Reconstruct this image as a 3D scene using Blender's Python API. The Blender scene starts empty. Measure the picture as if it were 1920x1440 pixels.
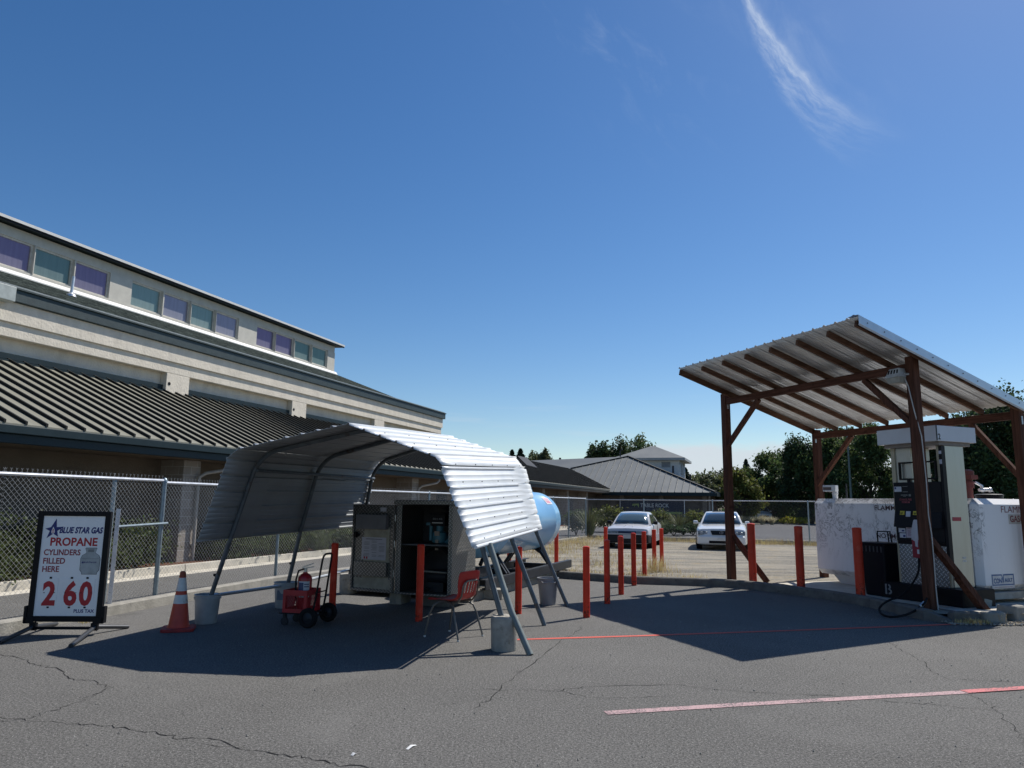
import bpy, bmesh, math, random
from mathutils import Vector, Matrix
SC = bpy.context.scene
COL = SC.collection
R = math.radians
# ------------------------------------------------------------------ camera
CF, CH = 1370.0, 1.6
PITCH, ROLL = math.atan(224 / CF), 0.0115
_f = Vector((0, math.cos(PITCH), math.sin(PITCH)))
_u0 = Vector((0, -math.sin(PITCH), math.cos(PITCH)))
_r = math.cos(ROLL) * Vector((1, 0, 0)) + math.sin(ROLL) * _u0
_u = -math.sin(ROLL) * Vector((1, 0, 0)) + math.cos(ROLL) * _u0
cd = bpy.data.cameras.new('camera')
cd.sensor_width = 36.0
cd.sensor_fit = 'HORIZONTAL'
cd.lens = 36.0 * CF / 1920
cd.clip_start, cd.clip_end = 0.05, 6000
cam = bpy.data.objects.new('camera', cd)
COL.objects.link(cam)
cam.matrix_world = Matrix(((_r.x, _u.x, -_f.x, 0), (_r.y, _u.y, -_f.y, 0), (_r.z, _u.z, -_f.z, CH), (0, 0, 0, 1)))
SC.camera = cam
# ------------------------------------------------------------------ light and sky
SUN_AZ, SUN_EL = R(47.0), R(50.5)
sv = Vector((math.sin(SUN_AZ) * math.cos(SUN_EL), math.cos(SUN_AZ) * math.cos(SUN_EL), math.sin(SUN_EL)))
sd = bpy.data.lights.new('sun', 'SUN')
sd.energy, sd.angle, sd.color = 5.0, R(0.53), (1.0, 0.955, 0.885)
so = bpy.data.objects.new('sun', sd)
so.rotation_euler = sv.to_track_quat('Z', 'Y').to_euler()
COL.objects.link(so)
SC.view_settings.view_transform = 'Standard'
SC.view_settings.look = 'None'
SC.view_settings.exposure = 0.12
SC.view_settings.gamma = 1.0
W = bpy.data.worlds.new('World')
SC.world = W
W.use_nodes = True
wt = W.node_tree
wt.nodes.clear()

class NT:
    """small helper for node maths"""
    def __init__(s, tree):
        s.t = tree
    def n(s, typ, **kw):
        x = s.t.nodes.new(typ)
        for k, v in kw.items():
            setattr(x, k, v)
        return x
    def link(s, a, b):
        s.t.links.new(a, b)
    def m(s, op, a, b=None, c=None, clamp=False):
        x = s.n('ShaderNodeMath', operation=op)
        x.use_clamp = clamp
        for i, v in enumerate((a, b, c)):
            if v is None:
                continue
            if isinstance(v, (int, float)):
                x.inputs[i].default_value = v
            else:
                s.link(v, x.inputs[i])
        return x.outputs[0]
    def dot(s, vec, d):
        x = s.n('ShaderNodeVectorMath', operation='DOT_PRODUCT')
        s.link(vec, x.inputs[0])
        x.inputs[1].default_value = tuple(d)
        return x.outputs['Value']
    def comb(s, a, b, c=0.0):
        x = s.n('ShaderNodeCombineXYZ')
        for i, v in enumerate((a, b, c)):
            if isinstance(v, (int, float)):
                x.inputs[i].default_value = v
            else:
                s.link(v, x.inputs[i])
        return x.outputs[0]
    def noise(s, vec, scale, detail=4, rough=0.55, dist=0.0):
        x = s.n('ShaderNodeTexNoise')
        x.inputs['Scale'].default_value = scale
        x.inputs['Detail'].default_value = detail
        x.inputs['Roughness'].default_value = rough
        x.inputs['Distortion'].default_value = dist
        if vec is not None:
            s.link(vec, x.inputs['Vector'])
        return x.outputs['Fac']
    def ramp(s, fac, stops, interp='LINEAR'):
        x = s.n('ShaderNodeValToRGB')
        x.color_ramp.interpolation = interp
        e = x.color_ramp.elements
        while len(e) < len(stops):
            e.new(0.5)
        for el, (p, c) in zip(e, stops):
            el.position = p
            el.color = (c, c, c, 1) if isinstance(c, (int, float)) else (*c, 1)
        s.link(fac, x.inputs['Fac'])
        return x.outputs['Color']
    def mix(s, fac, a, b):
        x = s.n('ShaderNodeMixRGB')
        for i, v in enumerate((fac, a, b)):
            if isinstance(v, (int, float)):
                x.inputs[i].default_value = v
            elif isinstance(v, tuple):
                x.inputs[i].default_value = (*v, 1)
            else:
                s.link(v, x.inputs[i])
        return x.outputs[0]
    def smooth(s, x, lo, hi):
        k = s.n('ShaderNodeMapRange', interpolation_type='SMOOTHSTEP')
        s.link(x, k.inputs['Value'])
        k.inputs['From Min'].default_value = lo
        k.inputs['From Max'].default_value = hi
        return k.outputs['Result']

w_ = NT(wt)
out = w_.n('ShaderNodeOutputWorld')
bg = w_.n('ShaderNodeBackground')
bg.inputs['Strength'].default_value = 0.088
sky = w_.n('ShaderNodeTexSky')
sky.sky_type = 'NISHITA'
sky.sun_disc = False
sky.sun_elevation, sky.sun_rotation = SUN_EL, SUN_AZ
sky.altitude, sky.air_density, sky.dust_density, sky.ozone_density = 150, 1.0, 0.25, 2.4
tc = w_.n('ShaderNodeTexCoord')
dv = tc.outputs['Generated']
def sdir(az, el):
    return Vector((math.sin(az) * math.cos(el), math.cos(az) * math.cos(el), math.sin(el)))
# high cirrus streak: a curved plume in the sky, described round its own centre direction
cz = sdir(R(20.5), R(32.0))
ca = Vector((0.5, -0.12, -0.86)); ca = (ca - ca.dot(cz) * cz).normalized()
cb = cz.cross(ca)
zz = w_.m('MAXIMUM', w_.dot(dv, cz), 0.05)
ss = w_.m('DIVIDE', w_.dot(dv, ca), zz)
tt = w_.m('DIVIDE', w_.dot(dv, cb), zz)
s2_ = w_.m('MULTIPLY', ss, ss)
tA = w_.m('ADD', w_.m('ADD', w_.m('MULTIPLY', w_.m('MULTIPLY', s2_, ss), -3.255), w_.m('MULTIPLY', s2_, -1.18)), w_.m('ADD', w_.m('MULTIPLY', ss, 0.0715), -0.0158))
tB = w_.m('ADD', w_.m('MULTIPLY', s2_, -1.445), w_.m('ADD', w_.m('MULTIPLY', ss, 0.2437), 0.0034))
wob = w_.m('MULTIPLY', w_.m('SUBTRACT', w_.noise(w_.comb(w_.m('MULTIPLY', ss, 26), w_.m('MULTIPLY', tt, 30)), 1.0, 7, 0.65), 0.5), 0.016)
dA = w_.m('ADD', w_.m('SUBTRACT', tt, tA), wob)
dB = w_.m('ADD', w_.m('SUBTRACT', tB, tt), wob)
wA = w_.m('ADD', 0.0034, w_.m('MULTIPLY', w_.m('ADD', ss, 0.08, clamp=True), 0.022))
def gauss(x, w):
    q = w_.m('DIVIDE', x, w)
    return w_.m('POWER', 2.718, w_.m('MULTIPLY', w_.m('MULTIPLY', q, q), -1.0))
fib = w_.noise(w_.comb(w_.m('MULTIPLY', ss, 30), w_.m('MULTIPLY', dA, 170)), 1.0, 7, 0.66, 0.3)
fib2 = w_.noise(w_.comb(w_.m('MULTIPLY', ss, 11), w_.m('MULTIPLY', tt, 26)), 1.0, 7, 0.62, 0.4)
veil = w_.m('MULTIPLY', w_.m('MULTIPLY', w_.smooth(dA, -0.005, 0.006), w_.smooth(dB, -0.006, 0.006)), w_.smooth(fib, 0.25, 0.85))
edgeB = w_.m('MULTIPLY', gauss(dB, 0.0045), w_.smooth(fib2, 0.42, 0.7))
core = w_.m('MULTIPLY', gauss(dA, wA), w_.m('ADD', 0.35, w_.m('MULTIPLY', w_.smooth(fib, 0.2, 0.8), 0.65)))
halo = w_.m('MULTIPLY', gauss(w_.m('ADD', dA, 0.018), 0.034), w_.smooth(fib2, 0.35, 0.8))
fade = w_.m('MULTIPLY', w_.smooth(ss, 0.20, 0.0), w_.smooth(ss, -0.7, -0.2))
tot = w_.m('ADD', w_.m('ADD', w_.m('MULTIPLY', core, 0.85), w_.m('MULTIPLY', veil, 0.85)), w_.m('ADD', w_.m('MULTIPLY', halo, 0.30), w_.m('MULTIPLY', edgeB, 0.40)))
faint = w_.m('MULTIPLY', w_.m('MULTIPLY', w_.smooth(fib2, 0.5, 0.8), gauss(w_.m('SUBTRACT', tt, 0.11), 0.07)), w_.m('MULTIPLY', w_.smooth(ss, 0.1, -0.08), 0.22))
cir = w_.m('ADD', w_.m('MULTIPLY', tot, fade), faint, clamp=True)
# low haze-white cloud bank beyond the trees
sep = w_.n('ShaderNodeSeparateXYZ')
w_.link(dv, sep.inputs[0])
el_ = w_.m('ARCSINE', sep.outputs['Z'])
az_ = w_.m('ARCTAN2', sep.outputs['X'], sep.outputs['Y'])
azv = w_.comb(w_.m('MULTIPLY', az_, 9), w_.m('MULTIPLY', el_, 26))
edge = w_.m('ADD', w_.m('MULTIPLY', w_.m('SUBTRACT', w_.noise(azv, 1.0, 6, 0.6), 0.5), 0.05), w_.m('SUBTRACT', 0.081, el_))
bank = w_.m('MULTIPLY', w_.smooth(edge, -0.003, 0.010), w_.m('MULTIPLY', w_.smooth(az_, 0.10, 0.20), w_.smooth(az_, 1.1, 0.7)))
wisp = w_.m('MULTIPLY', w_.smooth(w_.noise(w_.comb(w_.m('MULTIPLY', az_, 7), w_.m('MULTIPLY', el_, 60)), 1.0, 5), 0.52, 0.8), w_.m('MULTIPLY', w_.smooth(el_, 0.16, 0.1), w_.smooth(el_, 0.02, 0.06)))
bank2 = w_.m('ADD', w_.m('MULTIPLY', bank, 0.90), w_.m('MULTIPLY', wisp, 0.25), clamp=True)
hsv = w_.n('ShaderNodeHueSaturation')      # deep late-summer blue
hsv.inputs['Hue'].default_value = 0.504
hsv.inputs['Saturation'].default_value = 1.28
hsv.inputs['Value'].default_value = 1.08
w_.link(sky.outputs['Color'], hsv.inputs['Color'])
c1 = w_.mix(w_.m('MULTIPLY', cir, 0.60), hsv.outputs[0], (6.4, 7.4, 9.0))
c2 = w_.mix(bank2, c1, (6.8, 7.5, 8.2))
w_.link(c2, bg.inputs['Color'])
w_.link(bg.outputs[0], out.inputs['Surface'])

# ------------------------------------------------------------------ helpers
XF = {}
def G(x, y, z=0.0):
    """point where the sight line of a photograph point meets the level z"""
    d = (x - 960) * _r - (y - 720) * _u + CF * _f
    t = (z - CH) / d.z
    return Vector((0, 0, CH)) + t * d
def D(x, y, Y):
    d = (x - 960) * _r - (y - 720) * _u + CF * _f
    return Vector((0, 0, CH)) + d * (Y / d.y)

class MB:
    def __init__(s):
        s.v, s.f = [], []
    def add(s, vs, fs):
        o = len(s.v)
        s.v += [tuple(v) for v in vs]
        s.f += [tuple(i + o for i in f) for f in fs]
        return s
    def box(s, x0, x1, y0, y1, z0, z1, M=None):
        vs = [Vector((x, y, z)) for z in (z0, z1) for x, y in ((x0, y0), (x1, y0), (x1, y1), (x0, y1))]
        if M:
            vs = [M @ v for v in vs]
        return s.add(vs, [(3, 2, 1, 0), (4, 5, 6, 7), (0, 1, 5, 4), (1, 2, 6, 5), (2, 3, 7, 6), (3, 0, 4, 7)])
    def hexa(s, v8):
        return s.add(v8, [(3, 2, 1, 0), (4, 5, 6, 7), (0, 1, 5, 4), (1, 2, 6, 5), (2, 3, 7, 6), (3, 0, 4, 7)])
    def beam(s, p0, p1, w, h, up=(0, 0, 1)):
        p0, p1 = Vector(p0), Vector(p1)
        d = (p1 - p0).normalized()
        sx = d.cross(Vector(up))
        if sx.length < 1e-4:
            sx = d.cross(Vector((1, 0, 0)))
        sx.normalize()
        sy = sx.cross(d)
        a, b = sx * w / 2, sy * h / 2
        return s.hexa([p0 - a - b, p0 + a - b, p0 + a + b, p0 - a + b, p1 - a - b, p1 + a - b, p1 + a + b, p1 - a + b])
    def tube(s, pts, r, n=8, closed=False, caps=True):
        pts = [Vector(p) for p in pts]
        k = len(pts)
        rs = r if isinstance(r, (list, tuple)) else [r] * k
        o = len(s.v)
        ref = None
        for i, p in enumerate(pts):
            if closed:
                d = pts[(i + 1) % k] - pts[i - 1]
            else:
                d = pts[min(i + 1, k - 1)] - pts[max(i - 1, 0)]
            d.normalize()
            if ref is None:
                ref = d.orthogonal().normalized()
            else:
                ref = (ref - ref.dot(d) * d)
                if ref.length < 1e-5:
                    ref = d.orthogonal()
                ref.normalize()
            b = d.cross(ref)
            for j in range(n):
                a = 2 * math.pi * j / n
                s.v.append(tuple(p + rs[i] * (math.cos(a) * ref + math.sin(a) * b)))
        for i in range(k if closed else k - 1):
            for j in range(n):
                a, b2 = o + i * n, o + ((i + 1) % k) * n
                s.f.append((a + j, a + (j + 1) % n, b2 + (j + 1) % n, b2 + j))
        if caps and not closed:
            s.f.append(tuple(o + j for j in range(n))[::-1])
            s.f.append(tuple(o + (k - 1) * n + j for j in range(n)))
        return s
    def lathe(s, prof, n=24, M=None, caps=True):
        o = len(s.v)
        for (r, z) in prof:
            for j in range(n):
                a = 2 * math.pi * j / n
                v = Vector((r * math.cos(a), r * math.sin(a), z))
                s.v.append(tuple(M @ v if M else v))
        for i in range(len(prof) - 1):
            for j in range(n):
                a, b = o + i * n, o + (i + 1) * n
                s.f.append((a + j, a + (j + 1) % n, b + (j + 1) % n, b + j))
        if caps:
            s.f.append(tuple(o + j for j in range(n))[::-1])
            s.f.append(tuple(o + (len(prof) - 1) * n + j for j in range(n)))
        return s
    def prism(s, poly, z0, z1, M=None):
        n = len(poly)
        vs = [Vector((x, y, z)) for z in (z0, z1) for x, y in poly]
        if M:
            vs = [M @ v for v in vs]
        return s.add(vs, [tuple(range(n))[::-1], tuple(range(n, 2 * n))] + [(i, (i + 1) % n, n + (i + 1) % n, n + i) for i in range(n)])
    def grid(s, rows):
        o = len(s.v)
        n = len(rows[0])
        for r in rows:
            s.v += [tuple(p) for p in r]
        for i in range(len(rows) - 1):
            for j in range(n - 1):
                a = o + i * n + j
                s.f.append((a, a + 1, a + n + 1, a + n))
        return s
    def build(s, name, mat, parent=None, smooth=False, bev=0, solid=0, world=False, segs=2, back=None):
        vs = s.v
        if world and parent is not None:
            root = parent
            while root.parent is not None:
                root = root.parent
            inv = XF[root.name].inverted()
            vs = [tuple(inv @ Vector(v)) for v in vs]
        me = bpy.data.meshes.new(name)
        me.from_pydata(vs, [], s.f)
        me.update()
        if solid == 0 and len(vs) < 200000:
            b = bmesh.new()
            b.from_mesh(me)
            bmesh.ops.recalc_face_normals(b, faces=b.faces)
            b.to_mesh(me)
            b.free()
        o = bpy.data.objects.new(name, me)
        COL.objects.link(o)
        if mat is not None:
            me.materials.append(mat)
        if parent is not None:
            o.parent = parent
        if smooth:
            me.polygons.foreach_set('use_smooth', [True] * len(me.polygons))
            if smooth != 'full':
                try:
                    me.set_sharp_from_angle(angle=R(38))
                except Exception:
                    pass
        if solid:
            m = o.modifiers.new('thickness', 'SOLIDIFY')
            m.thickness = solid
            m.offset = 0
            if back is not None:
                me.materials.append(back)
                m.material_offset = 1
        if bev:
            m = o.modifiers.new('bevel', 'BEVEL')
            m.width = bev
            m.segments = segs
            m.limit_method = 'ANGLE'
            m.angle_limit = R(40)
            m.harden_normals = False
        return o

def thing(name, label, cat, loc=(0, 0, 0), rotz=0.0, group=None):
    o = bpy.data.objects.new(name, None)
    o.empty_display_size = 0.2
    COL.objects.link(o)
    o.location = loc
    o.rotation_euler = (0, 0, rotz)
    XF[o.name] = Matrix.Translation(Vector(loc)) @ Matrix.Rotation(rotz, 4, 'Z')
    o['label'] = label
    o['category'] = cat
    if group:
        o['group'] = group
    return o
def tag(o, label, cat, group=None):
    o['label'] = label
    o['category'] = cat
    if group:
        o['group'] = group
    XF[o.name] = Matrix.Translation(o.location) @ Matrix.Rotation(o.rotation_euler.z, 4, 'Z')
    return o
def structure(o):
    o['kind'] = 'structure'
    return o
def dup(src, loc, rotz=None, label=None, scale=None):
    def rec(o, par):
        c = o.copy()
        COL.objects.link(c)
        c.parent = par
        for ch in o.children:
            rec(ch, c)
        return c
    r = rec(src, None)
    r.location = loc
    if rotz is not None:
        r.rotation_euler = (0, 0, rotz)
    if scale:
        r.scale = (scale,) * 3 if isinstance(scale, (int, float)) else scale
    if label:
        r['label'] = label
    XF[r.name] = Matrix.Translation(Vector(loc)) @ Matrix.Rotation(r.rotation_euler.z, 4, 'Z')
    return r
def frame(o, x, y):
    """matrix whose x and y axes span a face (for lettering), z pointing off it"""
    x = Vector(x).normalized()
    y = Vector(y)
    y = (y - y.dot(x) * x).normalized()
    z = x.cross(y)
    return Matrix(((x.x, y.x, z.x, o[0]), (x.y, y.y, z.y, o[1]), (x.z, y.z, z.z, o[2]), (0, 0, 0, 1)))
DG = None
def letters(s, size, M, mat, name, parent, width=None, bold=0.0, shear=0.0, align='LEFT', world=False, depth=0.001, spacing=1.0):
    cu = bpy.data.curves.new(name, 'FONT')
    cu.body = s
    cu.size = size
    cu.offset = bold * size
    cu.shear = shear
    cu.align_x = align
    cu.space_character = spacing
    cu.resolution_u = 3
    ob = bpy.data.objects.new(name, cu)
    COL.objects.link(ob)
    dg = bpy.context.evaluated_depsgraph_get()
    me = bpy.data.meshes.new_from_object(ob.evaluated_get(dg))
    bpy.data.objects.remove(ob)
    xs = [v.co.x for v in me.vertices]
    sx = 1.0
    if width and xs:
        sx = width / (max(xs) - min(xs))
    T = M
    if world and parent is not None:
        root = parent
        while root.parent is not None:
            root = root.parent
        T = XF[root.name].inverted() @ M
    for v in me.vertices:
        v.co = T @ Vector((v.co.x * sx, v.co.y, depth))
    me.name = name
    me.materials.clear()
    me.materials.append(mat)
    o = bpy.data.objects.new(name, me)
    COL.objects.link(o)
    o.parent = parent
    return o

# ------------------------------------------------------------------ materials
MATS = {}
def mat(key, col, rough=0.6, metal=0.0, var=0.12, scale=6.0, bump=0.0, bscale=60.0, col2=None, mask=None, spec=0.5, coat=0.0, stretch=None, island=0.0, trans=0.0):
    if key in MATS:
        return MATS[key]
    m = bpy.data.materials.new(key)
    m.use_nodes = True
    t = m.node_tree
    p = t.nodes['Principled BSDF']
    h = NT(t)
    co = h.n('ShaderNodeTexCoord').outputs['Object']
    if stretch:
        mp = h.n('ShaderNodeMapping')
        mp.inputs['Scale'].default_value = stretch
        h.link(co, mp.inputs['Vector'])
        co = mp.outputs[0]
    base = col
    nz = h.noise(co, scale, 6, 0.6)
    dark = tuple(c * (1 - var) for c in col)
    lite = tuple(min(1, c * (1 + var)) for c in col)
    c = h.mix(h.smooth(nz, 0.3, 0.7), dark, lite)
    if col2:
        lo, hi, sc = mask or (0.55, 0.7, scale * 0.6)
        n2 = h.noise(co, sc, 8, 0.65, 0.3)
        c = h.mix(h.smooth(n2, lo, hi), c, col2)
    if island:
        ge = h.n('ShaderNodeNewGeometry')
        hv = h.n('ShaderNodeHueSaturation')
        h.link(c, hv.inputs['Color'])
        h.link(h.m('ADD', h.m('MULTIPLY', ge.outputs['Random Per Island'], island * 2), 1 - island), hv.inputs['Value'])
        h.link(h.m('ADD', h.m('MULTIPLY', ge.outputs['Random Per Island'], 0.05), 0.475), hv.inputs['Hue'])
        c = hv.outputs[0]
    h.link(c, p.inputs['Base Color'])
    p.inputs['Metallic'].default_value = metal
    p.inputs['Specular IOR Level'].default_value = spec
    p.inputs['Coat Weight'].default_value = coat
    rr = h.m('ADD', rough - 0.08, h.m('MULTIPLY', nz, 0.16), clamp=True)
    h.link(rr, p.inputs['Roughness'])
    if bump:
        bn = h.n('ShaderNodeBump')
        bn.inputs['Strength'].default_value = bump
        bn.inputs['Distance'].default_value = 0.02
        h.link(h.noise(co, bscale, 4, 0.6), bn.inputs['Height'])
        h.link(bn.outputs[0], p.inputs['Normal'])
    if trans:
        o = t.nodes['Material Output']
        tr = h.n('ShaderNodeBsdfTranslucent')
        h.link(c, tr.inputs['Color'])
        mx = h.n('ShaderNodeMixShader')
        mx.inputs[0].default_value = trans
        h.link(p.outputs[0], mx.inputs[1])
        h.link(tr.outputs[0], mx.inputs[2])
        h.link(mx.outputs[0], o.inputs['Surface'])
    MATS[key] = m
    return m

def asphalt_mat(key, base, lite, grit=1.0):
    m = bpy.data.materials.new(key)
    m.use_nodes = True
    p = m.node_tree.nodes['Principled BSDF']
    h = NT(m.node_tree)
    co = h.n('ShaderNodeTexCoord').outputs['Object']
    big = h.noise(co, 0.35, 6, 0.62, 0.4)
    mid = h.noise(co, 3.5, 5, 0.6)
    fine = h.noise(co, 58.0, 6, 0.9)
    c = h.mix(h.smooth(big, 0.3, 0.72), tuple(x * 0.80 for x in base), tuple(x * 1.16 for x in base))
    c = h.mix(h.m('MULTIPLY', h.smooth(mid, 0.35, 0.75), 0.30), c, tuple(x * 0.72 for x in base))
    c = h.mix(h.m('MULTIPLY', h.smooth(fine, 0.46, 0.62), 0.8 * grit), c, lite)
    c = h.mix(h.m('MULTIPLY', h.smooth(h.noise(co, 52.0, 5, 0.8), 0.52, 0.62), 0.85), c, tuple(x * 0.22 for x in base))
    vo = h.n('ShaderNodeTexVoronoi')
    vo.inputs['Scale'].default_value = 38
    h.link(co, vo.inputs['Vector'])
    c = h.mix(h.m('MULTIPLY', h.smooth(vo.outputs['Distance'], 0.13, 0.07), 0.6), c, tuple(x * 2.6 for x in lite))
    st = h.noise(co, 1.1, 7, 0.7, 0.8)
    c = h.mix(h.m('MULTIPLY', h.smooth(st, 0.62, 0.72), 0.45), c, tuple(x * 0.35 for x in base))
    oil = h.m('MULTIPLY', h.smooth(h.noise(co, 0.8, 3, 0.5), 0.66, 0.74), h.smooth(h.noise(co, 4.5, 6, 0.7), 0.35, 0.6))
    c = h.mix(h.m('MULTIPLY', oil, 0.4), c, tuple(x * 0.4 for x in base))
    dust = h.smooth(h.noise(co, 0.55, 6, 0.7, 1.0), 0.55, 0.7)
    c = h.mix(h.m('MULTIPLY', dust, 0.16), c, tuple(min(1, x * 2.2) for x in base))
    h.link(c, p.inputs['Base Color'])
    p.inputs['Roughness'].default_value = 0.92
    p.inputs['Specular IOR Level'].default_value = 0.22
    bn = h.n('ShaderNodeBump')
    bn.inputs['Strength'].default_value = 0.75
    bn.inputs['Distance'].default_value = 0.012
    h.link(h.m('ADD', fine, h.m('MULTIPLY', h.noise(co, 22, 3), 0.6)), bn.inputs['Height'])
    h.link(bn.outputs[0], p.inputs['Normal'])
    MATS[key] = m
    return m

def worn_paint(key, col, under, amount):
    m = bpy.data.materials.new(key)
    m.use_nodes = True
    p = m.node_tree.nodes['Principled BSDF']
    h = NT(m.node_tree)
    co = h.n('ShaderNodeTexCoord').outputs['Object']
    n1 = h.noise(co, 70, 4, 0.7)
    n2 = h.noise(co, 2.2, 4, 0.6)
    k = h.m('ADD', n1, h.m('MULTIPLY', h.m('SUBTRACT', n2, 0.5), 0.5))
    c = h.mix(h.smooth(k, amount - 0.06, amount + 0.10), col, under)
    h.link(c, p.inputs['Base Color'])
    p.inputs['Roughness'].default_value = 0.85
    MATS[key] = m
    return m

def block_mat(key, col, mortar, bw, bh, gap=0.02):
    """coursed split-face block"""
    m = bpy.data.materials.new(key)
    m.use_nodes = True
    p = m.node_tree.nodes['Principled BSDF']
    h = NT(m.node_tree)
    co = h.n('ShaderNodeTexCoord').outputs['Object']
    sp = h.n('ShaderNodeSeparateXYZ')
    h.link(co, sp.inputs[0])
    uv = h.comb(h.m('ADD', sp.outputs['X'], sp.outputs['Y']), sp.outputs['Z'])
    b = h.n('ShaderNodeTexBrick')
    h.link(uv, b.inputs['Vector'])
    b.inputs['Color1'].default_value = (*col, 1)
    b.inputs['Color2'].default_value = (*[x * 0.75 for x in col], 1)
    b.inputs['Mortar'].default_value = (*mortar, 1)
    b.inputs['Scale'].default_value = 1
    b.inputs['Mortar Size'].default_value = gap / 2
    b.inputs['Brick Width'].default_value = bw
    b.inputs['Row Height'].default_value = bh
    c = h.mix(h.m('MULTIPLY', h.noise(co, 9, 6), 0.5), b.outputs['Color'], tuple(x * 0.5 for x in col))
    h.link(c, p.inputs['Base Color'])
    p.inputs['Roughness'].default_value = 0.9
    bn = h.n('ShaderNodeBump')
    bn.inputs['Strength'].default_value = 0.6
    bn.inputs['Distance'].default_value = 0.02
    h.link(h.m('SUBTRACT', h.noise(co, 18, 4), b.outputs['Fac']), bn.inputs['Height'])
    h.link(bn.outputs[0], p.inputs['Normal'])
    MATS[key] = m
    return m

def plate_mat(key, col, scale=26.0, rough=0.38):
    """aluminium tread plate: raised crossed lozenges"""
    m = bpy.data.materials.new(key)
    m.use_nodes = True
    p = m.node_tree.nodes['Principled BSDF']
    h = NT(m.node_tree)
    co = h.n('ShaderNodeTexCoord').outputs['Object']
    sp = h.n('ShaderNodeSeparateXYZ')
    h.link(co, sp.inputs[0])
    x = h.m('MULTIPLY', h.m('ADD', sp.outputs['X'], sp.outputs['Y']), scale)
    z = h.m('MULTIPLY', sp.outputs['Z'], scale)
    a, b = h.m('ADD', x, z), h.m('SUBTRACT', x, z)
    ca_, cb_ = h.m('FLOOR', a), h.m('FLOOR', b)
    par = h.m('MODULO', h.m('ABSOLUTE', h.m('ADD', ca_, cb_)), 2)
    fa = h.m('ABSOLUTE', h.m('SUBTRACT', h.m('FRACT', a), 0.5))
    fb = h.m('ABSOLUTE', h.m('SUBTRACT', h.m('FRACT', b), 0.5))
    lo = h.m('ADD', h.m('MULTIPLY', par, fa), h.m('MULTIPLY', h.m('SUBTRACT', 1, par), fb))
    sh = h.m('ADD', h.m('MULTIPLY', par, fb), h.m('MULTIPLY', h.m('SUBTRACT', 1, par), fa))
    loz = h.m('ADD', h.m('MULTIPLY', h.m('MULTIPLY', lo, lo), 2.2), h.m('MULTIPLY', h.m('MULTIPLY', sh, sh), 26))
    up = h.smooth(loz, 0.75, 0.35)
    nz = h.noise(co, 5, 6, 0.65)
    c = h.mix(h.smooth(nz, 0.35, 0.7), tuple(x * 0.75 for x in col), col)
    h.link(h.mix(h.m('MULTIPLY', up, 0.8), c, tuple(min(1, x * 2.6) for x in col)), p.inputs['Base Color'])
    p.inputs['Metallic'].default_value = 0.85
    h.link(h.m('ADD', rough - 0.1, h.m('MULTIPLY', nz, 0.3)), p.inputs['Roughness'])
    bn = h.n('ShaderNodeBump')
    bn.inputs['Strength'].default_value = 0.8
    bn.inputs['Distance'].default_value = 0.004
    h.link(up, bn.inputs['Height'])
    h.link(bn.outputs[0], p.inputs['Normal'])
    MATS[key] = m
    return m

def wood_mat(key, col, axis=2, spec=0.3):
    """stained timber, grain along one axis of its part"""
    m = bpy.data.materials.new(key)
    m.use_nodes = True
    p = m.node_tree.nodes['Principled BSDF']
    h = NT(m.node_tree)
    co = h.n('ShaderNodeTexCoord').outputs['Object']
    mp = h.n('ShaderNodeMapping')
    sc = [26, 26, 26]
    sc[axis] = 1.6
    mp.inputs['Scale'].default_value = sc
    h.link(co, mp.inputs['Vector'])
    g = h.noise(mp.outputs[0], 1.0, 5, 0.6, 0.6)
    c = h.mix(h.smooth(g, 0.3, 0.7), tuple(x * 0.6 for x in col), tuple(x * 1.3 for x in col))
    kn = h.noise(co, 5.5, 3, 0.5)
    c = h.mix(h.m('MULTIPLY', h.smooth(kn, 0.66, 0.74), 0.6), c, tuple(x * 0.25 for x in col))
    c = h.mix(h.m('MULTIPLY', h.smooth(h.noise(co, 1.7, 5, 0.7), 0.5, 0.75), 0.5), c, tuple(x * 0.45 for x in col))
    h.link(c, p.inputs['Base Color'])
    p.inputs['Roughness'].default_value = 0.75
    p.inputs['Specular IOR Level'].default_value = spec
    bn = h.n('ShaderNodeBump')
    bn.inputs['Strength'].default_value = 0.25
    bn.inputs['Distance'].default_value = 0.004
    h.link(g, bn.inputs['Height'])
    h.link(bn.outputs[0], p.inputs['Normal'])
    MATS[key] = m
    return m

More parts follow.
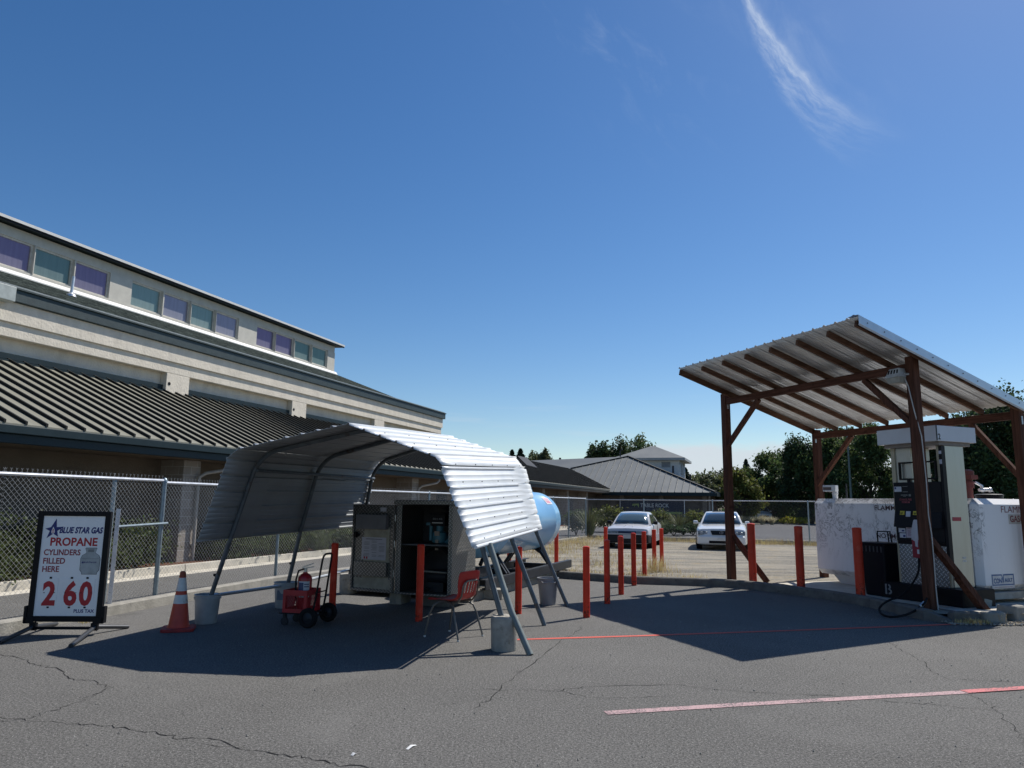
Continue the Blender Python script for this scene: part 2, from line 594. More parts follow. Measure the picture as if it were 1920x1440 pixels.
def scuffed(key, col):
    m = bpy.data.materials.new(key)
    m.use_nodes = True
    p = m.node_tree.nodes['Principled BSDF']
    h = NT(m.node_tree)
    co = h.n('ShaderNodeTexCoord').outputs['Object']
    inf = h.n('ShaderNodeObjectInfo').outputs['Random']
    ad = h.n('ShaderNodeVectorMath', operation='ADD')
    h.link(co, ad.inputs[0])
    h.link(h.comb(h.m('MULTIPLY', inf, 40), h.m('MULTIPLY', inf, 17), h.m('MULTIPLY', inf, 9)), ad.inputs[1])
    v = ad.outputs[0]
    sp = h.n('ShaderNodeSeparateXYZ')
    h.link(co, sp.inputs[0])
    c = h.mix(h.smooth(h.noise(v, 3.0, 5, 0.6), 0.3, 0.7), tuple(x * 0.82 for x in col), tuple(min(1, x * 1.08) for x in col))
    fadew = h.m('MULTIPLY', h.smooth(h.noise(v, 5.5, 6, 0.7), 0.52, 0.72), 0.45)
    c = h.mix(fadew, c, (min(1, col[0] * 1.05), col[1] * 2.2 + 0.03, col[2] * 2.5 + 0.03))
    low = h.m('ADD', h.m('MULTIPLY', h.smooth(sp.outputs['Z'], 0.30, 0.0), 0.16), 0.0)
    chip = h.smooth(h.m('ADD', h.noise(v, 21, 6, 0.7), low), 0.66, 0.70)
    c = h.mix(h.m('MULTIPLY', chip, 0.85), c, (0.07, 0.035, 0.025))
    h.link(c, p.inputs['Base Color'])
    h.link(h.m('ADD', 0.42, h.m('MULTIPLY', chip, 0.4)), p.inputs['Roughness'])
    p.inputs['Specular IOR Level'].default_value = 0.22
    MATS[key] = m
    return m
ASPH = asphalt_mat('asphalt', (0.112, 0.108, 0.101), (0.31, 0.30, 0.28))
ASPH2 = asphalt_mat('drive asphalt', (0.105, 0.106, 0.110), (0.17, 0.17, 0.172), 0.7)
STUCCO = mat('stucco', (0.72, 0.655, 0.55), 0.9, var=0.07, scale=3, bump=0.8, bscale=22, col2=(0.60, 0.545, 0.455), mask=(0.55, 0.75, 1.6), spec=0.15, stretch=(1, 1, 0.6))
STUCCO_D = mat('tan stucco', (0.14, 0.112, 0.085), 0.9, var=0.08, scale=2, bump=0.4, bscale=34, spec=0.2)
STUCCO_G = mat('grey stucco', (0.60, 0.57, 0.50), 0.9, var=0.06, scale=3, bump=0.35, bscale=30, spec=0.2)
GREEN = mat('green fascia', (0.026, 0.046, 0.050), 0.55, var=0.15, scale=5, bump=0.35, bscale=70)
GREEN2 = mat('teal trim', (0.008, 0.022, 0.028), 0.5, var=0.1, scale=3, spec=0.3)
ROOFM = mat('roof metal', (0.225, 0.215, 0.165), 0.55, metal=0.0, var=0.06, scale=1.2, stretch=(1, 14, 1))
ROOFM2 = mat('grey roof metal', (0.17, 0.175, 0.165), 0.5, metal=0.1, var=0.06, scale=0.6)
SEAM = mat('dark seam', (0.018, 0.019, 0.018), 0.6, var=0.05, spec=0.15)  # near-black: the shadow side of the porch roof seams, put into the colour
WHITE = mat('white metal', (0.70, 0.69, 0.66), 0.45, var=0.05, scale=2, spec=0.4)
SHINGLE = mat('shingle', (0.085, 0.100, 0.088), 0.95, var=0.5, scale=1.6, bump=0.8, bscale=16, spec=0.12, stretch=(3.2, 1.1, 2), col2=(0.040, 0.050, 0.046), mask=(0.46, 0.60, 3))
CMU = block_mat('split block', (0.34, 0.30, 0.26), (0.44, 0.42, 0.38), 0.4, 0.2)
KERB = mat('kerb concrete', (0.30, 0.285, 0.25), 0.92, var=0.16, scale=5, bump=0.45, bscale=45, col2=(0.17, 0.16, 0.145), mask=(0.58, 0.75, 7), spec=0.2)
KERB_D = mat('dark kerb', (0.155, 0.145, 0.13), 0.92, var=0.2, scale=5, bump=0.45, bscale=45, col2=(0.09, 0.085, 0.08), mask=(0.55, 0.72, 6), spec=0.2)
KERB_W = mat('pale kerb', (0.55, 0.51, 0.43), 0.9, var=0.1, scale=4, bump=0.3, bscale=40, spec=0.2)
CONC = mat('poured concrete', (0.36, 0.34, 0.30), 0.92, var=0.15, scale=7, bump=0.4, bscale=50, col2=(0.22, 0.205, 0.18), mask=(0.55, 0.72, 8), spec=0.2)
GALV = mat('galvanised', (0.46, 0.48, 0.50), 0.42, metal=0.75, var=0.12, scale=14)
GALV_W = mat('bright galvanised', (0.72, 0.73, 0.74), 0.4, metal=0.6, var=0.08, scale=10)
POSTM = mat('fence post', (0.27, 0.33, 0.36), 0.45, metal=0.55, var=0.12, scale=10)
WIRE = mat('fence wire', (0.38, 0.39, 0.39), 0.5, metal=0.5, var=0.1, scale=3)
WIRE_D = mat('dark fence wire', (0.11, 0.115, 0.12), 0.5, metal=0.4, var=0.1, scale=3)
BLACK = mat('black metal', (0.008, 0.008, 0.010), 0.5, var=0.2, scale=6, spec=0.18)
RUBBER = mat('rubber', (0.010, 0.010, 0.011), 0.75, var=0.2, scale=12, spec=0.2)
ORANGE = scuffed('safety orange', (0.66, 0.045, 0.020))
REDC = mat('red plastic', (0.42, 0.020, 0.018), 0.34, var=0.06, scale=4)
REDD = mat('red crate', (0.40, 0.012, 0.022), 0.42, var=0.08, scale=4)
SIGNW = mat('sign white', (0.84, 0.84, 0.84), 0.35, var=0.03, scale=3)
NAVY = mat('navy print', (0.014, 0.022, 0.15), 0.5, var=0.03)
REDP = mat('red print', (0.42, 0.010, 0.022), 0.5, var=0.03)
REDP2 = mat('dark red print', (0.26, 0.010, 0.03), 0.5, var=0.03)
CREAMT = mat('off white', (0.62, 0.60, 0.55), 0.6, var=0.06)
GREYP = mat('grey print', (0.36, 0.38, 0.38), 0.5, var=0.2, scale=7)
BUCKET = mat('grey bucket plastic', (0.34, 0.36, 0.37), 0.5, var=0.1, scale=7, col2=(0.45, 0.45, 0.44), mask=(0.62, 0.7, 10))
BUCKET2 = mat('grey bin plastic', (0.28, 0.28, 0.29), 0.45, var=0.05)
PLATE = plate_mat('tread plate', (0.20, 0.20, 0.195), 17)
PLATE2 = plate_mat('worn tread plate', (0.26, 0.29, 0.31), 13, 0.32)
ALU = mat('brushed aluminium', (0.52, 0.53, 0.53), 0.36, metal=0.8, var=0.1, scale=3)
TANKB = mat('light blue tank paint', (0.24, 0.50, 0.78), 0.25, var=0.03, scale=2, coat=0.35)
STEEL_D = mat('dark skid steel', (0.022, 0.024, 0.030), 0.5, metal=0.0, spec=0.3, var=0.2, scale=6)
VAULT = mat('white vault paint', (0.70, 0.70, 0.70), 0.55, var=0.05, scale=2, bump=0.1, bscale=30, col2=(0.50, 0.49, 0.48), mask=(0.6, 0.8, 2.5))
GRIME = mat('black grime', (0.10, 0.09, 0.09), 0.9, var=0.2)
WOOD = wood_mat('stained post timber', (0.100, 0.045, 0.030), 2, 0.1)
WOODX = wood_mat('stained beam timber', (0.095, 0.042, 0.029), 0, 0.1)
WOODY = wood_mat('weathered rafter timber', (0.125, 0.066, 0.042), 1, 0.1)
SHEETM = mat('galvanised roof sheet', (0.56, 0.57, 0.57), 0.42, metal=0.5, var=0.10, scale=2.5, stretch=(6, 1, 6))
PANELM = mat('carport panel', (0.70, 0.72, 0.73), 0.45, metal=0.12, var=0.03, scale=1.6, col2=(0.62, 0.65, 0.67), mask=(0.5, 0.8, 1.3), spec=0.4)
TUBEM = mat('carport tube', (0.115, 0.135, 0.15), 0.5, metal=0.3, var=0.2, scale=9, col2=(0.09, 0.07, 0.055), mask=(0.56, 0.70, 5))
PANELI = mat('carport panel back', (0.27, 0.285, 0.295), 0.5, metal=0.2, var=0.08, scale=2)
HEADER = mat('pale header paint', (0.62, 0.64, 0.68), 0.4, var=0.03)
PILLAR = mat('satin pillar steel', (0.50, 0.495, 0.44), 0.38, metal=0.7, var=0.05, scale=1.5, stretch=(8, 8, 1))
TAN = mat('tan pillar edge', (0.45, 0.40, 0.28), 0.5, var=0.05)
PANELB = mat('black pump panel', (0.007, 0.008, 0.012), 0.4, var=0.1, spec=0.18)
YEL = mat('yellow button', (0.62, 0.52, 0.05), 0.4, var=0.04)
GLASSD = mat('dark glass', (0.03, 0.035, 0.04), 0.08, var=0.0, spec=0.8)
RUST = mat('rust red fitting', (0.20, 0.045, 0.035), 0.6, var=0.2, scale=9)
MULCH = mat('bark mulch', (0.12, 0.058, 0.035), 0.95, var=0.5, scale=30, bump=0.9, bscale=40, spec=0.1)
# ------------------------------------------------------------------ ground
def sheet(name, pts, z, m, sub=0):
    mb = MB()
    mb.add([(x, y, z if not callable(z) else z(x, y)) for x, y in pts], [tuple(range(len(pts)))])
    return structure(mb.build(name, m))
DRY = mat('dry ground', (0.16, 0.14, 0.095), 0.95, var=0.3, scale=0.3, col2=(0.09, 0.10, 0.05), mask=(0.5, 0.65, 0.06), spec=0.1)
def gravel_mat():
    m = bpy.data.materials.new('gravel')
    m.use_nodes = True
    p = m.node_tree.nodes['Principled BSDF']
    h = NT(m.node_tree)
    co = h.n('ShaderNodeTexCoord').outputs['Object']
    mp = h.n('ShaderNodeMapping')
    mp.inputs['Rotation'].default_value = (0, 0, R(-12))
    mp.inputs['Scale'].default_value = (0.35, 1.6, 1)
    h.link(co, mp.inputs['Vector'])
    trk = h.noise(mp.outputs[0], 0.9, 6, 0.65, 0.3)
    c = h.mix(h.smooth(trk, 0.36, 0.66), (0.15, 0.14, 0.12), (0.36, 0.32, 0.25))
    c = h.mix(h.m('MULTIPLY', h.smooth(h.noise(co, 1.3, 6, 0.7), 0.55, 0.68), 0.75), c, (0.34, 0.26, 0.13))
    c = h.mix(h.m('MULTIPLY', h.smooth(h.noise(co, 9, 5, 0.7), 0.5, 0.7), 0.55), c, (0.10, 0.095, 0.085))
    c = h.mix(h.m('MULTIPLY', h.smooth(h.noise(co, 30, 3, 0.7), 0.45, 0.62), 0.55), c, (0.45, 0.42, 0.36))
    h.link(c, p.inputs['Base Color'])
    p.inputs['Roughness'].default_value = 0.95
    p.inputs['Specular IOR Level'].default_value = 0.1
    bn = h.n('ShaderNodeBump')
    bn.inputs['Strength'].default_value = 1.0
    bn.inputs['Distance'].default_value = 0.05
    h.link(h.noise(co, 16, 5, 0.7), bn.inputs['Height'])
    h.link(bn.outputs[0], p.inputs['Normal'])
    return m
GRAVEL = gravel_mat()
sheet('ground', [(-2500, -2500), (2500, -2500), (2500, 2500), (-2500, 2500)], -0.05, DRY)
sheet('parking_lot', [(-60, -60), (70, -60), (70, 36), (-60, 36)], 0.0, ASPH)
FA, FB = Vector((-5.55, 11.62)), Vector((3.7, 35.3))
HID = [(-2.9, 13.2), (-0.62, 12.34)]
KERB_LINE = [(1.02, 16.45), (2.58, 15.42), (3.72, 15.2), (4.27, 15.0), (4.72, 14.62), (5.14, 13.95), (5.52, 13.3), (5.80, 12.55), (5.93, 11.7), (5.98, 10.95)]
GZ = lambda x, y: 0.085 - 0.00365 * (y - 15)
sheet('gravel_yard', HID + [(x + 0.03, y + 0.05) for x, y in KERB_LINE] + [(6.5, 10.85), (7.6, 11.05), (14, 12.5), (30, 22), (21, 28.1), (3.75, 34.8), (-0.6, 23.6)], GZ, GRAVEL)
sheet('road', [(3.2, 36.3), (120, -9), (190, 60), (60, 84), (8, 62)], 0.004, ASPH2)
# dirt scuffed off the end of the yard onto the lot
DIRT = mat('loose dirt', (0.20, 0.175, 0.135), 0.95, var=0.35, scale=9, bump=1.0, bscale=30, col2=(0.07, 0.065, 0.06), mask=(0.5, 0.6, 14), spec=0.1)
sheet('dirt_edge', [(6.02, 10.80), (6.35, 10.60), (6.8, 10.52), (7.6, 10.62), (9.0, 10.5), (14, 11.8), (14, 12.6), (7.6, 11.1), (6.5, 10.9)], 0.006, DIRT)
def strip(name, pts, w, z, m):
    mb = MB()
    P = [Vector((x, y)) for x, y in pts]
    rows = []
    for i, p in enumerate(P):
        d = (P[min(i + 1, len(P) - 1)] - P[max(i - 1, 0)]).normalized()
        nn = Vector((-d.y, d.x)) * (w(i) if callable(w) else w) / 2
        rows.append([(p.x - nn.x, p.y - nn.y, z), (p.x + nn.x, p.y + nn.y, z)])
    mb.grid(rows)
    return structure(mb.build(name, m))
RED_LINE = worn_paint('red line paint', (0.62, 0.095, 0.065), (0.085, 0.08, 0.08), 0.62)
PINK_LINE = worn_paint('faded line paint', (0.46, 0.30, 0.30), (0.09, 0.087, 0.086), 0.53)
RED_LINE2 = worn_paint('red stub paint', (0.58, 0.17, 0.17), (0.085, 0.08, 0.08), 0.56)
strip('painted_line', [tuple(G(x, y)[:2]) for x, y in ((955, 1200), (1200, 1192.5), (1500, 1182), (1812, 1170))], 0.075, 0.004, RED_LINE)
strip('painted_line', [tuple(G(x, y)[:2]) for x, y in ((1136, 1337.5), (1400, 1321), (1822, 1297.5))], 0.10, 0.004, PINK_LINE)
strip('painted_line', [tuple(G(x, y)[:2]) for x, y in ((1808, 1298), (1960, 1288.5))], 0.10, 0.008, RED_LINE2)
# cracks in the asphalt
CRACK = mat('crack', (0.018, 0.018, 0.019), 0.95, var=0.3, scale=20, spec=0.1)
rg = random.Random(5)
mb = MB()
for line, wd in (([(0, 1226), (45, 1236), (62, 1247), (105, 1252), (130, 1272), (175, 1279), (208, 1290), (180, 1302), (140, 1318), (100, 1332), (60, 1346), (-20, 1356)], 0.010),
                 ([(-20, 1344), (120, 1357), (190, 1362), (290, 1374), (330, 1385), (400, 1386), (470, 1408), (560, 1418), (640, 1433), (720, 1445)], 0.012),
                 ([(330, 1385), (420, 1400), (480, 1402)], 0.006),
                 ([(900, 1293), (1050, 1296), (1100, 1287), (1270, 1284), (1330, 1293), (1420, 1299), (1560, 1305), (1640, 1314), (1720, 1318), (1800, 1327), (1930, 1336)], 0.008),
                 ([(1045, 1293), (1110, 1309), (1190, 1308), (1260, 1305)], 0.006),
                 ([(1668, 1204), (1700, 1224), (1730, 1240), (1745, 1258), (1775, 1273), (1840, 1276), (1930, 1281)], 0.008),
                 ([(1806, 1297), (1835, 1312), (1880, 1340), (1905, 1375), (1935, 1400)], 0.007),
                 ([(890, 1330), (940, 1290), (990, 1250), (1050, 1205), (1100, 1170)], 0.010)):
    P = []
    for a, b in zip(line[:-1], line[1:]):
        for k in range(7):
            t = k / 7
            P.append((a[0] + (b[0] - a[0]) * t, a[1] + (b[1] - a[1]) * t))
    pts = [G(*p) + Vector((rg.gauss(0, 0.016), rg.gauss(0, 0.016), 0)) for p in P]
    rows = []
    for i, p in enumerate(pts):
        d = (pts[min(i + 1, len(pts) - 1)] - pts[max(i - 1, 0)])
        d.z = 0
        d.normalize()
        w = wd * (0.25 + 1.0 * rg.random() ** 1.5) * (1 if 0 < i < len(pts) - 1 else 0.1)
        n_ = Vector((-d.y, d.x, 0)) * w / 2
        rows.append([p - n_ + Vector((0, 0, 0.0025)), p + n_ + Vector((0, 0, 0.0025))])
    mb.grid(rows)
structure(mb.build('asphalt_cracks', CRACK))

def kerb(name, pts, w, h, m, z=0.0, piece=3.0, gap=0.008, side=1):
    """kerb run: pts is the foot of the face; the body lies to the left of travel when side = 1"""
    mb = MB()
    P = [Vector((x, y)) for x, y in pts]
    nn = []
    for i in range(len(P)):
        ds = []
        if i > 0:
            ds.append((P[i] - P[i - 1]).normalized())
        if i < len(P) - 1:
            ds.append((P[i + 1] - P[i]).normalized())
        d = sum(ds, Vector((0, 0))).normalized()
        k = 1 / max(0.6, d.dot(ds[0]))
        nn.append(Vector((-d.y, d.x)) * side * k)
    for i in range(len(P) - 1):
        L = (P[i + 1] - P[i]).length
        k = max(1, round(L / piece))
        for j in range(k):
            t0, t1 = j / k, (j + 1) / k
            g = gap / L
            if j > 0:
                t0 += g
            if j < k - 1:
                t1 -= g
            q = []
            for t in (t0, t1):
                p = P[i].lerp(P[i + 1], t)
                n = nn[i].lerp(nn[i + 1], t)
                q.append((p, n))
            prof = [(0.0, z - 0.03), (0.012, z + h * 0.85), (0.03, z + h * 0.97), (0.05, z + h), (w - 0.01, z + h), (w, z - 0.03)]
            o = len(mb.v)
            for p, n in q:
                for a, zz in prof:
                    mb.v.append((p.x + n.x * a, p.y + n.y * a, zz))
            K = len(prof)
            for a in range(K):
                b = (a + 1) % K
                mb.f.append((o + a, o + b, o + K + b, o + K + a))
            mb.f.append(tuple(o + a for a in range(K)))
            mb.f.append(tuple(o + K + a for a in range(K))[::-1])
    return structure(mb.build(name, m))
NEAR_K = [(-8.6, 3.0), (-6.9, 6.6), (-6.02, 9.02), (-5.55, 10.46), (-5.27, 11.66), (-4.55, 14.5), (-3.35, 17.3), (-1.9, 21.0), (3.6, 35.0)]
kerb('kerb', NEAR_K, 0.16, 0.145, KERB, side=1, piece=2.4)
kerb('kerb', [(-0.62, 12.30), (0.2, 14.36), (1.0, 16.42)], 0.16, 0.15, KERB, side=1, piece=4)
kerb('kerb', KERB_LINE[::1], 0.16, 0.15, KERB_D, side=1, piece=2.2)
# sloping end of the kerb
mb = MB()
a, b = Vector((5.98, 10.95, 0)), Vector((6.30, 10.72, 0))
n_ = Vector((0.58, 0.80, 0)) * 0.17
mb.hexa([a + Vector((0, 0, -.03)), b + Vector((0, 0, -.03)), b + n_ + Vector((0, 0, -.03)), a + n_ * 0.6 + Vector((0.10, 0.08, -.03)),
         a + Vector((0.02, 0.02, 0.15)), b + Vector((0, 0, 0.015)), b + n_ + Vector((0, 0, 0.015)), a + n_ * 0.6 + Vector((0.10, 0.08, .15))])
structure(mb.build('kerb', KERB_D, bev=0.012))
# kerb along the far side of the yard
kerb('kerb', [(3.9, 35.6), (9.2, 33.4), (13.0, 31.9), (22, 28.4)], 0.2, 0.16, KERB, side=1, piece=4)

# ------------------------------------------------------------------ community hall
TH = R(18.8)
HB = thing('hall_building', 'long beige stucco hall with green fascia, upper window band and ribbed metal porch roof', 'building', (-7.873, 18.12, 0), -TH)
def HW(n, u, z):
    return XF[HB.name] @ Vector((n, u, z))
U0, U1 = -16.0, 23.3
SL = 0.43
def zr(n):
    return 2.93 + SL * (0.6 - n)
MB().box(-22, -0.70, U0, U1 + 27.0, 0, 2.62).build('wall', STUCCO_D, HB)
MB().box(-22, -4.1, U0, U1, 2.63, 6.31).build('upper_wall', STUCCO, HB)
mb = MB()
mb.box(-4.098, -3.80, U0, U1 + 0.12, 5.80, 6.309)
mb.box(-4.098, -3.86, U0, U1 + 0.06, 5.45, 5.798)
for u in (-9.9, -3.5, 2.9, 9.3, 15.75):
    mb.box(-4.098, -3.863, u, u + 0.95, zr(-4) - 0.2, 5.449)
mb.build('cornice', STUCCO, HB, bev=0.012)
for u in (2.9, 9.3, 15.75):
    mb = MB()
    M = Matrix.Translation((-3.861, u + 0.12, 5.12)) @ Matrix.Rotation(R(90), 4, 'Y')
    mb.lathe([(0.0, 0.0), (0.055, 0.0), (0.055, 0.004), (0.0, 0.004)], 14, M, caps=False)
    mb.build('scupper_hole', BLACK, HB)
mb = MB()
mb.box(-4.05, -3.70, U0, U1 + 0.25, 6.312, 6.60)
mb.box(-4.05, -3.66, U0, U1 + 0.28, 6.602, 6.66)
mb.build('fascia', GREEN, HB, bev=0.01)
MB().box(-4.3, -3.72, U0, U1 + 0.20, 6.662, 6.70).build('gravel_stop', mat('pale flashing', (0.30, 0.33, 0.33), 0.4), HB)
MB().box(-4.0, -3.5, U0, -2.36, 6.24, 6.60).build('fascia_box', mat('sage panel', (0.40, 0.44, 0.42), 0.5), HB, bev=0.01)
# shingled roof slope and the band of high windows
def zs(n):
    return 6.50 + (-n - 3.95) * 0.387
mb = MB()
mb.hexa([(-3.95, U0, 6.4), (-3.95, U1 + 0.2, 6.4), (-11.0, U1 + 0.25, zs(-11) - 0.1), (-11.0, U0, zs(-11) - 0.1), (-3.95, U0, zs(-3.95)), (-3.95, U1 + 0.2, zs(-3.95)), (-11.0, U1 + 0.25, zs(-11)), (-11.0, U0, zs(-11))])
for k in range(50):
    n0 = -3.95 - k * 0.142
    if n0 < -10.9:
        break
    mb.hexa([(n0, U0, zs(n0) - 0.01), (n0, U1 + 0.22, zs(n0) - 0.01), (n0 - 0.141, U1 + 0.22, zs(n0 - 0.141) - 0.01), (n0 - 0.141, U0, zs(n0 - 0.141) - 0.01),
             (n0, U0, zs(n0) + 0.016), (n0, U1 + 0.22, zs(n0) + 0.016), (n0 - 0.141, U1 + 0.22, zs(n0 - 0.141) + 0.002), (n0 - 0.141, U0, zs(n0 - 0.141) + 0.002)])
mb.build('shingle_roof', SHINGLE, HB)
MB().hexa([(-10.86, U0, zs(-10.86)), (-10.86, U1 + 0.1, zs(-10.86)), (-11.05, U1 + 0.1, zs(-11)), (-11.05, U0, zs(-11)), (-10.86, U0, zs(-10.86) + 0.05), (-10.86, U1 + 0.1, zs(-10.86) + 0.05), (-10.975, U1 + 0.1, 9.37), (-10.975, U0, 9.37)]).build('flashing', WHITE, HB)
MB().box(-21, -11.2, U0, U1 - 0.1, 8.9, 10.90).build('clerestory_core', STUCCO_G, HB)
WINS = [(-5.7, -4.2), (-4.1, -2.6), (-2.5, -1.0), (0.42, 1.92), (2.02, 3.52), (3.64, 5.14), (5.27, 6.79), (7.95, 9.5), (9.65, 11.17), (11.28, 12.8), (12.9, 14.45), (15.93, 17.37), (17.44, 19.02), (19.14, 20.73), (20.83, 22.38)]
WZ0, WZ1 = 9.50, 10.46
mb = MB()
mb.box(-11.199, -10.97, U0, U1 - 0.1, 9.12, WZ0 - 0.05)
mb.box(-11.199, -11.02, U0, U1 - 0.1, WZ1 + 0.06, 10.90)
prev = U0
for i, (a, b) in enumerate(WINS):
    x0, x1 = prev, a - 0.04
    wide = x1 - x0 > 0.4
    mb.box(-11.199, -10.985 if wide else -10.94, x0, x1, WZ0 - 0.049, WZ1 + 0.058)
    prev = b + 0.04
mb.box(-11.199, -10.985, prev, U1 - 0.1, WZ0 - 0.049, WZ1 + 0.058)
mb.build('clerestory_wall', STUCCO_G, HB, bev=0.008)
def win_glass(key, tint, frost):
    # frosted film over tinted glass: a greyish scatter plus a coloured reflection
    m = bpy.data.materials.new(key)
    m.use_nodes = True
    t = m.node_tree
    t.nodes.clear()
    h = NT(t)
    co = h.n('ShaderNodeTexCoord').outputs['Object']
    mp = h.n('ShaderNodeMapping')
    mp.inputs['Scale'].default_value = (6, 9, 0.8)
    h.link(co, mp.inputs['Vector'])
    st_ = h.noise(mp.outputs[0], 1.0, 5, 0.6)
    df_ = h.n('ShaderNodeBsdfDiffuse')
    h.link(h.mix(h.smooth(st_, 0.3, 0.7), tuple(x * 0.9 for x in frost), tuple(x * 1.06 for x in frost)), df_.inputs['Color'])
    gl_ = h.n('ShaderNodeBsdfGlossy')
    gl_.inputs['Color'].default_value = (*tint, 1)
    gl_.inputs['Roughness'].default_value = 0.22
    mx = h.n('ShaderNodeMixShader')
    mx.inputs[0].default_value = 0.42
    h.link(df_.outputs[0], mx.inputs[1])
    h.link(gl_.outputs[0], mx.inputs[2])
    h.link(mx.outputs[0], h.n('ShaderNodeOutputMaterial').inputs['Surface'])
    MATS[key] = m
    return m
GL_P = win_glass('violet glass', (0.22, 0.11, 0.22), (0.27, 0.27, 0.33))
GL_P2 = win_glass('grey violet glass', (0.30, 0.22, 0.28), (0.36, 0.37, 0.41))
GL_T = win_glass('teal glass', (0.12, 0.19, 0.15), (0.24, 0.31, 0.31))
GL_T2 = win_glass('pale teal glass', (0.20, 0.26, 0.21), (0.31, 0.39, 0.38))
kinds = [GL_P, GL_T, GL_P, GL_P, GL_P, GL_T, GL_P, GL_T2, GL_P2, GL_T2, GL_P2, GL_P, GL_P, GL_T, GL_T]
kinds[7:11] = [GL_T2, GL_P2, GL_T2, GL_P2]
for (a, b), g in zip(WINS, kinds):
    fm = MB()
    t = 0.06
    fm.box(-11.19, -11.06, a - 0.038, b + 0.038, WZ0 - 0.047, WZ0 + t - 0.04)
    fm.box(-11.19, -11.06, a - 0.038, b + 0.038, WZ1, WZ1 + 0.056)
    fm.box(-11.19, -11.06, a - 0.038, a + 0.03, WZ0 + 0.021, WZ1 - 0.001)
    fm.box(-11.19, -11.06, b - 0.03, b + 0.038, WZ0 + 0.021, WZ1 - 0.001)
    wf = fm.build('window', mat('window frame', (0.62, 0.58, 0.50), 0.5), HB)
    MB().box(-11.18, -11.10, a + 0.032, b - 0.032, WZ0 + 0.022, WZ1 - 0.002).build('pane', g, wf)
MB().hexa([(-10.72, U0, 10.93), (-10.72, U1 + 0.42, 10.93), (-21.5, U1 + 0.42, 11.5), (-21.5, U0, 11.5), (-10.72, U0, 11.02), (-10.72, U1 + 0.42, 11.02), (-21.5, U1 + 0.42, 11.6), (-21.5, U0, 11.6)]).build('flat_roof', GREEN2, HB)
MB().box(-10.718, -10.66, U0, U1 + 0.45, 10.99, 11.09).build('roof_edge', WHITE, HB)
MB().box(-10.716, -10.69, U0, U1 + 0.44, 10.91, 10.988).build('roof_edge', BLACK, HB)
# vent pipe on the shingles
mb = MB()
nv = -9.4
uv = 3.9
mb.tube([(nv, uv, zs(nv) - 0.05), (nv, uv + 0.02, zs(nv) + 0.72)], 0.05, 10)
mb.lathe([(0.17, zs(nv) - 0.03), (0.15, zs(nv) + 0.05), (0.055, zs(nv) + 0.12), (0.052, zs(nv) + 0.2)], 12, Matrix.Translation((nv, uv, 0)), caps=False)
mb.build('vent_pipe', GALV_W, HB, smooth=True)
# porch roof of standing-seam metal, running on past the hall
E1 = 53.0
mb = MB()
mb.hexa([(0.62, U0, zr(0.62) - 0.05), (0.62, E1, zr(0.62) - 0.05), (-4.08, E1, zr(-4.08) - 0.05), (-4.08, U0, zr(-4.08) - 0.05), (0.62, U0, zr(0.62)), (0.62, E1, zr(0.62)), (-4.08, E1, zr(-4.08)), (-4.08, U0, zr(-4.08))])
mb.hexa([(-4.08, U1 + 0.01, zr(-4.08) - 0.05), (-4.08, E1, zr(-4.08) - 0.05), (-8.8, E1, 2.88), (-8.8, U1 + 0.01, 2.88), (-4.08, U1 + 0.01, zr(-4.08)), (-4.08, E1, zr(-4.08)), (-8.8, E1, 2.93), (-8.8, U1 + 0.01, 2.93)])
mb.build('porch_roof', ROOFM, HB)
mb = MB()
u = U0 + 0.05
while u < E1:
    a, b = u - 0.022, u + 0.022
    mb.hexa([(0.63, a, zr(0.63) + 0.001), (0.63, b, zr(0.63) + 0.001), (-4.06, b, zr(-4.06) + 0.001), (-4.06, a, zr(-4.06) + 0.001), (0.63, a, zr(0.63) + 0.06), (0.63, b, zr(0.63) + 0.06), (-4.06, b, zr(-4.06) + 0.06), (-4.06, a, zr(-4.06) + 0.06)])
    u += 0.41
mb.build('roof_seams', SEAM, HB)
mb = MB()
mb.box(-4.1, -3.98, U0, U1, zr(-4) + 0.03, zr(-4) + 0.17)
mb.box(-4.1, -3.90, U0, U1, zr(-3.9) + 0.001, zr(-3.9) + 0.05)
mb.build('wall_flashing', GREEN2, HB)
mb = MB()
mb.box(0.602, 0.73, U0, 49.2, 2.73, 2.885)
mb.box(0.52, 0.66, U0, 49.2, 2.56, 2.728)
mb.build('gutter', GREEN2, HB, bev=0.012)
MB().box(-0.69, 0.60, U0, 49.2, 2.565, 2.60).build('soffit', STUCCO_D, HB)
cm = MB()
for k in (-2, -1, 0, 1, 2, 3, 4, 5, 6, 7):
    uc = 0.03 + 6.2 * k
    c = MB().box(-0.72, 0.0, uc - 0.29, uc + 0.29, 0, 2.56).build('pillar', CMU, HB, bev=0.01)
